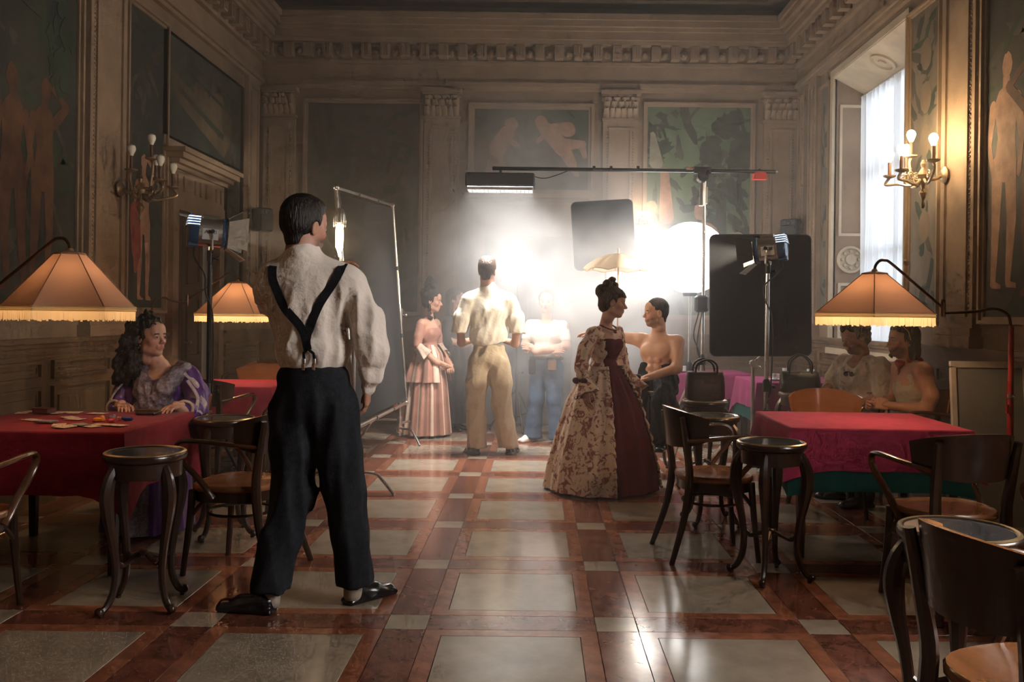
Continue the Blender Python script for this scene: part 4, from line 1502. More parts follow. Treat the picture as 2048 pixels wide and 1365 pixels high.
flag('big black rectangular flag behind the silver film lamp', tuple(W(1521, 591, 7.95)), .90, 1.08, rad(-.8), (1.95, 8.0), (0, 0, .92), 'black light flags')
flag('smaller tilted black flag half veiled by smoke above the parasol', tuple(W(1207, 470, 8.95)), .61, .68, rad(-4), (.70, 9.12), (0, 0, 1.42), 'black light flags')

# ---- butterfly frame with black cloth between two stands
t = thing('black_scrim_frame', 'tall chrome frame stretched with black cloth, held by two chrome stands', 'scrim', (-1.40, 6.70, 0), 0)
o = Vector((-1.40, 6.70, 0))
nt_, ft_, fb_, nb_ = W(672, 375, 6.7) - o, W(785, 411, 9.2) - o, W(812, 806, 9.2) - o, Vector((-1.37, 6.7, .46)) - o
cw_ = [(nt_, ft_), (ft_, fb_), (fb_, nb_), (nb_, nt_)]
for k, (a, b_) in enumerate(cw_):
    part('frame_tube', MB().cyl(a, b_, .017, .017, 10), chrome, t)
    for f in (.32, .66):
        p = a.lerp(b_, f)
        part('tube_tie', MB().cyl(p - (b_ - a).normalized() * .02, p + (b_ - a).normalized() * .02, .020, .020, 8), blackmetal, t)
for p in (nt_, ft_, fb_, nb_):
    part('corner_elbow', MB().ball(p, .026, 10, 7), chrome, t)
ins = .02
q = [nt_.lerp(fb_, ins), ft_.lerp(nb_, ins), fb_.lerp(nt_, ins), nb_.lerp(ft_, ins)]
vs, fs = [], []
n = 12
for i in range(n + 1):
    for j in range(n + 1):
        u, v = i / n, j / n
        p = (q[0] * (1 - u) + q[1] * u) * (1 - v) + (q[3] * (1 - u) + q[2] * u) * v
        vs.append(p + Vector((.012 * sin(u * 9 + v * 4) * sin(PI * u) * sin(PI * v), 0, 0)))
for i in range(n):
    for j in range(n):
        a = i * (n + 1) + j
        fs.append((a, a + 1, a + n + 2, a + n + 1))
cl_ = mat('scrim_black', (.016, .016, .017), .9, 0, .2, 20, .1, 200, spec=.15)
part('black_cloth', MB().add(vs, fs), cl_, t)
cstand_base(t, 1.35, rad(-30), chrome, .40, (0.02, -.02))
grip_head(t, (0.02, 0, 1.36))
cstand_base(t, 1.35, rad(-52), chrome, .42, (-.03, 2.58))
grip_head(t, (-.03, 2.56, 1.36))
part('orange_clamp', MB().box((-.06, 2.50, .42), (.03, .03, .16)), mat('orange_tape', (.75, .16, .03), .5), t, smooth=False)

# ---- hanging tube lamp clipped to the frame corner
bp = W(679, 470, 6.62)
t = thing('tube_lamp', 'bare glowing tube bulb in a chrome holder hanging by the black cloth frame', 'lamp', (bp.x, bp.y, bp.z), 0)
part('lamp_holder', MB().lathe([(.012, .20), (.03, .185), (.04, .15), (.042, .09), (.03, .075)], seg=16), chrome, t)
part('holder_clip', MB().tube([(0, 0, .19), (0, .02, .25), (-.02, .07, .30), (-.03, .075, .34)], .006, 6), chrome, t)
for k in range(6):
    a = 2 * PI * k / 6
    part('guard_wire', MB().tube(spline([(.038 * cos(a), .038 * sin(a), .15), (.046 * cos(a), .046 * sin(a), .10), (.044 * cos(a), .044 * sin(a), .06)], 3), .003, 5), chrome, t)
part('glass_tube', MB().lathe([(.012, .09), (.026, .07), (.030, .0), (.028, -.09), (.012, -.13), (.004, -.165)], seg=14), emission('tube_glow', (1.0, .70, .36), 70), t)
light('tube_glow_light', 'POINT', (0, 0, -.02), 34, (1.0, .68, .36), parent=t, shadow_soft_size=.05)

# ---- boom stand with the led bank
t = thing('boom_stand', 'chrome stand carrying a long black boom across the smoke', 'stand', (1.585, 8.50, 0), 0)
o = Vector((1.585, 8.50, 0))
a, b_ = W(985, 337, 8.5) - o, W(1551, 344, 8.5) - o
piv = W(1405, 341, 8.5) - o
tripod(t, piv.z - .06, chrome, .017, .34, chrome, 1.6, base_h=.7)
part('boom_arm', MB().tube([a, b_], .018, 10), blackmetal, t)
part('boom_tip', MB().tube([b_ - Vector((.10, 0, 0)), b_ + Vector((.02, 0, 0))], .014, 10), steel, t)
part('boom_tape', MB().cyl(W(1372, 338, 8.5) - o, W(1386, 338.5, 8.5) - o, .0195), mat('tan_tape', (.55, .36, .22), .6), t)
for px in (1188, 1222, 1276):
    p = W(px, 337.5, 8.5) - o
    part('cable_tie', MB().cyl(p - Vector((.012, 0, 0)), p + Vector((.012, 0, 0)), .026), blackmetal, t)
part('pivot_clamp', MB().cyl(piv + Vector((0, -.05, -.06)), piv + Vector((0, .05, -.06)), .055, .055, 16).box(piv, (.16, .06, .06)).ball(piv + Vector((.05, -.06, -.03)), .022), blackmetal, t)
part('grip_socket', MB().cyl(piv - Vector((0, 0, .34)), piv - Vector((0, 0, .12)), .03, .024).box(piv + Vector((.035, 0, -.24)), (.03, .03, .16)), chrome, t)
p = W(1519, 349, 8.5) - o
part('counterweight', MB().loft([[p + Vector((x, y, z)) for x, y in ((-k, -.04), (k, -.04), (k, .04), (-k, .04))] for z, k in ((-.05, .065), (.01, .055), (.02, .03))]), mat('red_sandbag', (.62, .035, .025), .6), t)
part('weight_hook', MB().tube([p + Vector((-.03, 0, .02)), p + Vector((0, 0, .05)), p + Vector((.03, 0, .02))], .008, 6), blackmetal, t)
part('hanging_cable', MB().tube(spline([W(1050, 346, 8.48) - o, W(1085, 357, 8.48) - o, W(1115, 350, 8.48) - o, W(1140, 340, 8.48) - o], 5), .005, 5), rubber, t)
pw = W(1403, 608, 8.42) - o
part('ballast', MB().rbox(pw, (.13, .10, .16), .02), blackmetal, t)
part('ballast_cable', MB().tube(spline([pw + Vector((-.03, -.03, -.08)), pw + Vector((-.08, -.05, -.3)), pw + Vector((-.02, -.04, -.5)), pw + Vector((-.06, -.04, -.85)), pw + Vector((-.2, -.1, -1.3))], 5), .006, 5).tube(spline([pw + Vector((.0, -.03, -.08)), pw + Vector((-.05, -.06, -.42)), pw + Vector((.03, -.04, -.62)), pw + Vector((0, -.03, -1.0))], 5), .006, 5), rubber, t)
c = W(1001, 367, 8.5)
t = thing('led_bank', 'black oblong light hanging from the boom, glowing downward into the smoke', 'film lamp', (c.x, c.y, c.z), 0)
part('casing', MB().rbox((0, 0, .02), (.66, .26, .13), .012), mat('led_case', (.035, .04, .05), .5, .2), t)
part('hanger', MB().cyl((0, 0, .08), (0, 0, .15), .012).box((0, 0, .085), (.25, .05, .02)), blackmetal, t)
part('light_face', MB().box((0, 0, -.048), (.62, .22, .006)), emission('led_face', (1.0, .95, .88), 16), t, smooth=False)
b = MB()
for k in range(17):
    b.box((-.31 + .62 * k / 16, 0, -.062), (.003, .22, .028))
for k in range(5):
    b.box((0, -.11 + .22 * k / 4, -.062), (.62, .003, .028))
gr = part('honeycomb_grid', b, mat('grid_silver', (.4, .4, .4), .4, .6), t, smooth=False)
light('led_light', 'AREA', (0, 0, -.082), 74, (1.0, .95, .90), parent=t, shape='RECTANGLE', size=.6, size_y=.2, spread=rad(130))

# ---- big lantern on its own stand
c = W(1381, 516, 9.12)
t = thing('lantern_light', 'large glowing white lantern ball beside the big black flag', 'film lamp', (c.x, c.y, 0), 0)
tripod(t, c.z - .33, chrome, .016, .30, chrome, .5, base_h=.6)
rr = .375
b = MB()
b.lathe([(rr * sin(PI * k / 16), c.z - rr * .98 * cos(PI * k / 16)) for k in range(1, 16)], seg=24)
part('lantern_skin', b, emission('lantern_glow', (1.0, .985, .96), 10), t)
part('lantern_ring', MB().lathe([(.07, c.z - rr - .02), (.08, c.z - rr + .02)], seg=16), blackmetal, t)
light('lantern_fill', 'POINT', (-rr - .05, -.15, c.z), 42, (1.0, .97, .93), parent=t, shadow_soft_size=.10)  # unseen point lamp added outside the lantern skin to brighten the smoke

# ---- small camera light on a slim stand
c = W(1036, 548, 10.25)
t = thing('camera_light', 'small bright square light shining through the smoke', 'film lamp', (c.x, c.y, 0), 0)
tripod(t, c.z - .06, blackmetal, .011, .32, blackmetal, .8, base_h=.45)
part('light_case', MB().rbox((0, .02, c.z), (.15, .05, .09), .008), blackmetal, t)
part('light_panel', MB().box((0, -.008, c.z), (.125, .006, .062)), emission('small_panel', (1.0, .97, .92), 260), t, smooth=False)
light('panel_light', 'POINT', (0, -.06, c.z), 5, (1.0, .96, .9), parent=t, shadow_soft_size=.04)

# ---- parasol on a slim pole
c = W(1237, 507, 8.0)
t = thing('parasol', 'pale lace parasol open behind the woman in the red gown', 'parasol', (c.x, c.y, 0), 0)
lace = translucent('lace_cream', (.80, .66, .50), .6, .4, .12)
b = MB()
n = 8
rings = []
for r, z in ((.01, 0), (.10, -.012), (.20, -.05), (.28, -.10), (.315, -.135)):
    g = []
    for k in range(n * 4):
        a = 2 * PI * k / (n * 4)
        sc = 1 - .06 * (1 - abs(cos(a * n / 2))) * (r / .315)
        g.append((r * sc * cos(a), r * sc * sin(a), c.z + z - .02 * (1 - abs(cos(a * n / 2))) * (r / .315)))
    rings.append(g)
b.loft(rings, caps=False)
part('canopy', b, lace, t)
for k in range(n):
    a = 2 * PI * k / n
    u = Vector((cos(a), sin(a), 0))
    part('rib', MB().tube([u * .01 + Vector((0, 0, c.z - .005)), u * .2 + Vector((0, 0, c.z - .056)), u * .312 + Vector((0, 0, c.z - .139))], .003, 5), mat('parasol_wood', (.3, .18, .1), .5), t)
part('stick', MB().cyl((0, 0, .02), (0, 0, c.z + .045), .007), mat('parasol_wood', (0, 0, 0)), t)
part('stick_base', MB().lathe([(.15, 0), (.15, .012), (.02, .03)], seg=20), blackmetal, t)
part('lace_hem', MB().tube([Vector((p[0], p[1], p[2] - .006)) for p in rings[-1] + rings[-1][:1]], .005, 5), lace, t)

# ---- wall candelabra (three arms lit on the right, unlit bulbs on the left, a small one on the back wall)
gilt = mat('old_silver_gilt', (.34, .25, .16), .35, .75, .3, 14)
crystal = mat('glass_arm', (.75, .62, .45), .12, 0, .1, 10, trans=.35)
candle = mat('candle_sleeve', (.12, .055, .03), .5, 0, .2)
bulbw = mat('white_bulb', (.80, .76, .68), .25, 0, .03)


def sconce(label, root, out, up, arms, lit, watt=0, sc=1.0, glass=False):
    # root on the wall; out = unit vector away from the wall; arms = list of (side, forward, height)
    t = thing('wall_candelabrum', label, 'wall lamp', root, 0, 'wall candelabra')
    out = Vector(out)
    side = Vector((-out.y, out.x, 0))
    m = crystal if glass else gilt

    def P(s, f, z):
        return (side * s + out * f + Vector((0, 0, z))) * sc
    Rz = Matrix.Rotation(math.atan2(out.y, out.x), 3, 'Z') @ Matrix.Rotation(PI / 2, 3, 'Y')
    part('wall_plate', MB().lathe([(.06, 0), (.065, .012), (.045, .025), (.02, .035)], (0, 0, 0), 16, R=Rz), gilt, t)
    hub = P(0, .16, 0)
    part('bracket', MB().tube(spline([P(0, .02, 0), P(0, .07, -.03), P(0, .12, -.03), hub], 4), .014 * sc, 8), gilt, t)
    part('hub', MB().lathe([(.004, -.26), (.012, -.25), (.016, -.225), (.008, -.20), (.022, -.165), (.03, -.14), (.012, -.11), (.02, -.07), (.042, -.03), (.05, -.005), (.03, .02), (.012, .05), (.02, .08), (.008, .11)], hub, 14), gilt, t)
    for k, (s, f, z) in enumerate(arms):
        tip = P(s, .16 + f, z)
        d = tip - hub
        d.z = 0
        pts = [hub + Vector((0, 0, -.01)), hub + d * .35 + Vector((0, 0, -.075 * sc)), hub + d * .75 + Vector((0, 0, -.06 * sc)), tip + d * .12 + Vector((0, 0, -.05 * sc)), tip]
        part('arm', MB().tube(spline(pts, 5), .010 * sc, 8), m, t)
        sp_ = []
        for i in range(16):
            a = i / 15 * 3.3 * PI
            q = .035 * sc * (1 - i / 18)
            sp_.append(hub + d * .55 + d.normalized() * (q * cos(a)) + Vector((0, 0, -.02 * sc + q * sin(a))))
        part('scroll', MB().tube(sp_, .006 * sc, 6), m, t)
        part('drip_pan', MB().lathe([(.014, -.005), (.045, .008), (.05, .018), (.018, .006)], tip, 14), m, t)
        part('candle', MB().cyl(tip, tip + Vector((0, 0, .115 * sc)), .0125 * sc, .0115 * sc, 12), candle, t)
        bc = tip + Vector((0, 0, .155 * sc))
        b = MB().lathe([(.013, -.042), (.017, -.03), (.029, -.004), (.033, .014), (.027, .035), (.012, .047), (.002, .049)], bc, 14)
        part('bulb', b, emission('sconce_bulb', (1.0, .72, .40), 140) if lit else bulbw, t)
    if lit:
        for (s, f, z) in arms:
            light('candle_light', 'POINT', P(s, .16 + f, z + .155), watt / len(arms), (1.0, .60, .28), parent=t, shadow_soft_size=.03)
    return t


sconce('dark wall candelabrum with five unlit white bulbs beside the painted figures', (XL + .075, 7.05, 2.30), (1, 0, 0), 0, [(.22, .02, .10), (-.20, .02, .10), (.11, .20, .02), (-.12, .20, .04), (0, .08, .22)], False, sc=1.05)
sconce('blazing wall candelabrum beside the window', (XR - .065, 6.74, 2.44), (-1, 0, 0), 0, [(.23, .03, .05), (-.22, .03, .06), (.10, .20, 0), (-.11, .20, -.01), (0, .09, .12)], True, 190, 1.05, True)
sconce('small lit wall lamp glowing on the pilaster beside the smoky flag', (bx(1281), YB - .01, 2.42), (0, -1, 0), 0, [(.06, .04, .02), (-.06, .04, .02)], True, 10, .8)
# ================================================================== SOFT BODIES (distance fields meshed on a grid)
def V3(p):
    return np.array(p, dtype=np.float32)


class Field:
    def __init__(s, k=0.02):
        s.p, s.k = [], k

    def cap(s, a, b, ra, rb=None, k=None, flat=None, sub=False, tag=0):
        # tapered capsule; flat=(direction, factor) squeezes the cross-section along a direction
        a, b = V3(a), V3(b)
        rb = ra if rb is None else rb
        R = max(ra, rb) * (max(1, flat[1]) if flat else 1)
        ba = b - a
        bb = float(ba @ ba) + 1e-12

        def fn(P):
            q = P - a
            t = np.clip((q @ ba) / bb, 0, 1)
            r = ra + (rb - ra) * t
            q = q - t[..., None] * ba
            if flat:
                u = V3(flat[0])
                u = u / np.linalg.norm(u)
                f = flat[1]
                q = q + ((1 / f - 1) * (q @ u))[..., None] * u
                return (np.sqrt((q * q).sum(-1)) - r) * min(1, f)
            return np.sqrt((q * q).sum(-1)) - r
        s.p.append((fn, np.minimum(a, b) - R, np.maximum(a, b) + R, s.k if k is None else k, sub, tag))
        return s

    def chain(s, pts, rs, **kw):
        for i in range(len(pts) - 1):
            s.cap(pts[i], pts[i + 1], rs[i], rs[i + 1], **kw)
        return s

    def ell(s, c, r, R=None, k=None, sub=False, tag=0):
        c, r = V3(c), V3(r)
        M = None if R is None else np.array(R, dtype=np.float32)
        m = float(r.max())

        def fn(P):
            q = P - c
            if M is not None:
                q = q @ M          # world -> local
            k0 = np.sqrt(((q / r) ** 2).sum(-1))
            k1 = np.sqrt(((q / (r * r)) ** 2).sum(-1)) + 1e-9
            return k0 * (k0 - 1) / k1
        s.p.append((fn, c - m, c + m, s.k if k is None else k, sub, tag))
        return s

    def box(s, c, h, R=None, r=.01, k=None, sub=False, tag=0):
        c, h = V3(c), V3(h)
        M = None if R is None else np.array(R, dtype=np.float32)
        m = float(np.linalg.norm(h)) + r

        def fn(P):
            q = P - c
            if M is not None:
                q = q @ M
            q = np.abs(q) - (h - r)
            return np.sqrt((np.maximum(q, 0) ** 2).sum(-1)) + np.minimum(q.max(-1), 0) - r
        s.p.append((fn, c - m, c + m, s.k if k is None else k, sub, tag))
        return s

    def cut(s, fn):
        # intersect with a half-space style function (negative is kept)
        s.p.append((fn, None, None, 0.004, 'cut', 0))
        return s

    def grid(s, vox, disp=None):
        lo = np.min([p[1] for p in s.p if p[1] is not None and not p[4]], axis=0) - 3 * vox
        hi = np.max([p[2] for p in s.p if p[1] is not None and not p[4]], axis=0) + 3 * vox
        n = np.ceil((hi - lo) / vox).astype(int) + 1
        D = np.full(n, 0.5, dtype=np.float32)
        ax = [lo[i] + vox * np.arange(n[i], dtype=np.float32) for i in range(3)]
        for fn, a, b, k, sub, tag in s.p:
            if a is None:
                sl = (slice(None),) * 3
            else:
                mg = k + 3 * vox + .02
                i0 = np.clip(np.floor((a - mg - lo) / vox).astype(int), 0, n)
                i1 = np.clip(np.ceil((b + mg - lo) / vox).astype(int) + 1, 0, n)
                if (i1 <= i0).any():
                    continue
                sl = tuple(slice(i0[i], i1[i]) for i in range(3))
            G = np.stack(np.meshgrid(ax[0][sl[0]], ax[1][sl[1]], ax[2][sl[2]], indexing='ij'), -1)
            d = fn(G)
            c = D[sl]
            if sub == 'cut':
                D[sl] = np.maximum(c, d)
            elif sub:
                h = np.clip(.5 - .5 * (c + d) / max(k, 1e-5), 0, 1)
                D[sl] = c * (1 - h) + (-d) * h + k * h * (1 - h)
            else:
                if k > 1e-5:
                    h = np.clip(.5 + .5 * (c - d) / k, 0, 1)
                    D[sl] = c * (1 - h) + d * h - k * h * (1 - h)
                else:
                    D[sl] = np.minimum(c, d)
        if disp is not None:
            band = np.abs(D) < .06
            idx = np.argwhere(band)
            P = lo + idx * vox
            D[band] += disp(P.astype(np.float32)).astype(np.float32)
        s.lo, s.vox, s.D = lo, vox, D
        return D

    def surf(s, x, z, side=-1):
        # first surface met along y at column (x,z) coming from side (-1: from -y)
        i = int(round((x - s.lo[0]) / s.vox))
        k = int(round((z - s.lo[2]) / s.vox))
        i, k = max(0, min(i, s.D.shape[0] - 1)), max(0, min(k, s.D.shape[2] - 1))
        col = s.D[i, :, k]
        js = np.where(col < 0)[0]
        if len(js) == 0:
            return None
        j = js[0] if side < 0 else js[-1]
        return s.lo[1] + s.vox * j

    def mesh(s, vox, disp=None):
        return surface_nets(s.grid(vox, disp), s.lo, vox)


def surface_nets(D, lo, vox):
    neg = D < 0
    nx, ny, nz = D.shape
    c = np.zeros((nx - 1, ny - 1, nz - 1), dtype=np.int8)
    for dx in (0, 1):
        for dy in (0, 1):
            for dz in (0, 1):
                c += neg[dx:nx - 1 + dx, dy:ny - 1 + dy, dz:nz - 1 + dz]
    act = (c > 0) & (c < 8)
    idx = np.full(act.shape, -1, dtype=np.int64)
    cells = np.argwhere(act)
    idx[act] = np.arange(len(cells))
    acc = np.zeros((len(cells), 3), dtype=np.float64)
    cnt = np.zeros(len(cells))
    corners = [(x, y, z) for x in (0, 1) for y in (0, 1) for z in (0, 1)]
    ci, cj, ck = cells.T
    for a in corners:
        for ax in range(3):
            if a[ax]:
                continue
            b = list(a)
            b[ax] = 1
            da = D[ci + a[0], cj + a[1], ck + a[2]]
            db = D[ci + b[0], cj + b[1], ck + b[2]]
            m = (da < 0) != (db < 0)
            t = np.where(m, da / np.where(m, da - db, 1), 0)
            p = np.tile(np.array(a, dtype=np.float64), (len(cells), 1))
            p[:, ax] += t
            acc[m] += p[m]
            cnt[m] += 1
    verts = (cells + acc / cnt[:, None]) * vox + lo
    quads = []
    for ax in range(3):
        o1, o2 = [(1, 2), (2, 0), (0, 1)][ax]
        sl0 = [slice(1, -1)] * 3
        sl1 = [slice(1, -1)] * 3
        sl0[ax] = slice(0, -1)
        sl1[ax] = slice(1, None)
        n0, n1 = neg[tuple(sl0)], neg[tuple(sl1)]
        e = np.argwhere(n0 != n1)
        if len(e) == 0:
            continue
        inside0 = n0[tuple(e.T)]
        off = np.ones(3, dtype=int)
        off[ax] = 0
        e = e + off
        d1 = np.zeros(3, dtype=int)
        d1[o1] = 1
        d2 = np.zeros(3, dtype=int)
        d2[o2] = 1
        g = lambda q: idx[q[:, 0], q[:, 1], q[:, 2]]
        q = np.stack([g(e - d1 - d2), g(e - d2), g(e), g(e - d1)], 1)
        q[~inside0] = q[~inside0][:, ::-1]
        quads.append(q)
    Q = np.concatenate(quads) if quads else np.zeros((0, 4), int)
    Q = Q[(Q >= 0).all(1)]
    return verts, Q


def relax(v, q, it=2, lam=.5):
    n = len(v)
    e = np.concatenate([q[:, [0, 1]], q[:, [1, 2]], q[:, [2, 3]], q[:, [3, 0]]])
    deg = np.bincount(e[:, 0], minlength=n).astype(float)
    deg[deg == 0] = 1
    for k in range(it):
        for l in (lam, -lam * .92):
            s = np.stack([np.bincount(e[:, 0], weights=v[e[:, 1], i], minlength=n) for i in range(3)], 1)
            v = v + l * (s / deg[:, None] - v)
    return v


def to_mesh(name, v, q, mats, colors=None, mi=None):
    me = bpy.data.meshes.new(name)
    me.vertices.add(len(v))
    me.vertices.foreach_set('co', np.asarray(v, dtype=np.float32).ravel())
    me.loops.add(len(q) * 4)
    me.loops.foreach_set('vertex_index', np.asarray(q, dtype=np.int32).ravel())
    me.polygons.add(len(q))
    me.polygons.foreach_set('loop_start', np.arange(0, len(q) * 4, 4, dtype=np.int32))
    me.polygons.foreach_set('loop_total', np.full(len(q), 4, dtype=np.int32))
    for m in (mats if isinstance(mats, (list, tuple)) else [mats]):
        me.materials.append(m)
    if mi is not None:
        me.polygons.foreach_set('material_index', np.asarray(mi, dtype=np.int32))
    me.polygons.foreach_set('use_smooth', np.ones(len(q), dtype=bool))
    me.update(calc_edges=True)
    if colors is not None:
        at = me.color_attributes.new('Col', 'FLOAT_COLOR', 'POINT')
        at.data.foreach_set('color', np.concatenate([colors, np.ones((len(v), 1))], 1).astype(np.float32).ravel())
    me.validate()
    return me


def folds(amp=.006, f=26.0, seed=0, drag=(0, 0, 1), stretch=.35, mask=None):
    # cheap cloth wrinkle displacement: sums of warped sines, stretched along the drag direction
    r = np.random.default_rng(seed)
    K = r.normal(size=(7, 3))
    K /= np.linalg.norm(K, axis=1)[:, None]
    d = np.array(drag, float)
    d /= np.linalg.norm(d)
    K = K - (1 - stretch) * (K @ d)[:, None] * d
    ph = r.uniform(0, 6.28, 7)
    fr = f * r.uniform(.6, 1.7, 7)

    def fn(P):
        o = 0
        w = np.sin(P @ K[0] * f * .4 + 1) * .6
        for i in range(7):
            o = o + np.abs(np.sin(P @ K[i] * fr[i] + ph[i] + w * 1.7)) ** 1.0 / (1 + i * .25)
        o = (o / 3.2 - .6) * amp * 2
        return o * mask(P) if mask is not None else o
    return fn


def rotZ(a):
    return np.array([[cos(a), -sin(a), 0], [sin(a), cos(a), 0], [0, 0, 1]], dtype=np.float32)


def rotX(a):
    return np.array([[1, 0, 0], [0, cos(a), -sin(a)], [0, sin(a), cos(a)]], dtype=np.float32)


def rotY(a):
    return np.array([[cos(a), 0, sin(a)], [0, 1, 0], [-sin(a), 0, cos(a)]], dtype=np.float32)


skinm = mat('skin', (.5, .3, .2), .48, 0, 0, spec=.35, attr='Col')
SKIN = (.50, .27, .17)


# ---- head in its own frame: face towards +y, x to the wearer's right, eyes at z=0
_heads = {}


def head_geo(sex, vox, tone, brow=(.05, .03, .02), lip=(.42, .12, .10), beard=None, scale=1.0):
    key = (sex, vox)
    if key not in _heads:
        f = Field(.018)
        fem = sex == 'f'
        f.ell((0, -.016, .038), (.074, .094, .082))
        f.ell((0, .020, -.028), (.060 if fem else .063, .068, .084), k=.03)
        f.ell((0, .056, -.094), (.022 if fem else .028, .022, .019), k=.025)
        f.cap((-.045, .005, -.072), (-.012, .058, -.094), .020, .016, k=.02)
        f.cap((.045, .005, -.072), (.012, .058, -.094), .020, .016, k=.02)
        for s in (-1, 1):
            f.ell((s * .040, .056, -.026), (.022, .022, .020), k=.02)
        f.cap((-.036, .074, .020), (.036, .074, .020), .012, k=.016)
        f.ell((0, .066, .055), (.05, .025, .035), k=.03)
        for s in (-1, 1):
            f.ell((s * .031, .100, -.001), (.017, .020, .011), sub=True, k=.012)
        f.cap((0, .084, .006), (0, .106, -.030), .0075, .0115, k=.010)
        for s in (-1, 1):
            f.ell((s * .0105, .097, -.035), (.009, .010, .0075), k=.006)
        f.ell((0, .080, -.062), (.026, .014, .020), k=.012)
        f.cap((-.019, .084, -.0555), (.019, .084, -.0555), .0045, k=.006)
        f.cap((-.016, .085, -.0665), (.016, .085, -.0665), .0058, k=.006)
        f.cap((-.022, .098, -.0605), (.022, .098, -.0605), .0030, sub=True, k=.004)
        for s in (-1, 1):
            f.ell((s * .031, .0775, -.001), (.0125, .0125, .0125), k=.002)
            f.ell((s * .031, .0785, .004), (.0145, .0125, .0095), k=.003)
            f.ell((s * .074, -.012, -.006), (.009, .019, .031), R=rotX(-.2), k=.008)
            f.ell((s * .081, -.008, -.004), (.006, .011, .020), R=rotX(-.2), sub=True, k=.006)
        f.cap((0, -.022, -.06), (0, -.030, -.125), .050 if fem else .057, .050 if fem else .058, k=.03)
        v, q = f.mesh(vox)
        v = relax(v, q, 1)
        _heads[key] = (v, q)
    v, q = _heads[key]
    col = np.tile(np.array(tone, float), (len(v), 1))
    x, y, z = v.T
    ax = np.abs(x)
    cheek = np.exp(-((ax - .040) ** 2 + (z + .03) ** 2) / .0006) * (y > .03)
    col = col * (1 - .18 * cheek[:, None] * np.array([0, 1, .8]))
    lips = (((ax / .021) ** 2 + ((z + .0615) / .0105) ** 2) < 1) & (y > .072)
    col[lips] = lip
    br = (np.abs(z - (.021 - .12 * np.maximum(ax - .03, 0))) < .0045) & (ax > .014) & (ax < .047) & (y > .06)
    col[br] = brow
    ey = (((ax - .031) / .0125) ** 2 + ((z + .0015) / .0052) ** 2 < 1) & (y > .075)
    col[ey] = (.55, .50, .45)
    ir = (((ax - .031) / .0058) ** 2 + ((z + .001) / .0058) ** 2 < 1) & (y > .075)
    col[ir & ey] = (.03, .018, .012)
    lash = (((ax - .031) / .0145) ** 2 + ((z + .001) / .0072) ** 2 < 1) & (y > .070) & ~ey & (z > .001)
    col[lash] = np.array(brow) * .8
    if beard is not None:
        bd = (z < -.045) & (y > .0) & (z > -.13) & ~lips
        bd |= (z < -.02) & (ax > .058) & (y > -.01) & (z > -.1)
        w = np.clip((-.035 - z) / .02, 0, 1) * np.clip((y + .01) / .03, 0, 1)
        col[bd] = col[bd] * (1 - .75 * w[bd][:, None]) + np.array(beard) * (.75 * w[bd][:, None])
    return v * scale, q, col


# ---- hand in its own frame: wrist at origin, fingers along +y, palm facing -z, thumb towards side*x
_hands = {}


def hand_geo(curl, side, vox=.0042, spread=.0, thumb=.5, scale=1.0):
    key = (round(curl, 2), side, vox, round(spread, 2), round(thumb, 2))
    if key not in _hands:
        f = Field(.008)
        f.box((0, .045, 0), (.040, .045, .013), r=.012, k=.012)
        f.cap((0, -.06, 0), (0, .012, 0), .027, .024, k=.016, flat=((0, 0, 1), .75))
        f.ell((side * .026, .030, -.008), (.018, .030, .015), k=.012)
        for i, (x, L) in enumerate(((.029, .072), (.010, .080), (-.010, .075), (-.028, .060))):
            x *= side
            base = V3((x, .086 - .004 * abs(i - 1), 0))
            a = curl * (.9 + .08 * i)
            p = base.copy()
            ang = 0
            rr = .0092 if i < 3 else .0080
            sx = spread * (1.5 - i) * side
            for j, fr in enumerate((.45, .32, .23)):
                ang += a * (.8 if j == 0 else 1.0)
                d = V3((sx * cos(ang), cos(ang), -sin(ang)))
                d /= np.linalg.norm(d)
                n = p + d * L * fr
                f.cap(p, n, rr, rr * .92, k=.004)
                p = n
                rr *= .92
        t0 = V3((side * .034, .020, -.004))
        t1 = t0 + V3((side * (.030 - .012 * thumb), .028, -.012 * thumb - .004))
        t2 = t1 + V3((side * (.014 - .020 * thumb), .028, -.006 - .010 * thumb))
        t3 = t2 + V3((side * (.004 - .016 * thumb), .022, -.006))
        f.cap(t0, t1, .0135, .0115, k=.010)
        f.cap(t1, t2, .0110, .0098, k=.004)
        f.cap(t2, t3, .0098, .0082, k=.004)
        v, q = f.mesh(vox)
        _hands[key] = (relax(v, q, 1), q)
    v, q = _hands[key]
    return v * scale, q


def frame_from(d, up):
    # rotation whose local y is d and local z is close to up
    y = V3(d) / np.linalg.norm(d)
    z = V3(up) - y * (V3(up) @ y)
    z = z / np.linalg.norm(z)
    x = np.cross(y, z)
    return np.stack([x, y, z], 1)


def join(parts_):
    # parts_: list of (v, q, col)
    vs, qs, cs, o = [], [], [], 0
    for v, q, c in parts_:
        vs.append(v)
        qs.append(q + o)
        cs.append(c if isinstance(c, np.ndarray) and c.ndim == 2 else np.tile(np.array(c, float), (len(v), 1)))
        o += len(v)
    return np.concatenate(vs), np.concatenate(qs), np.concatenate(cs)


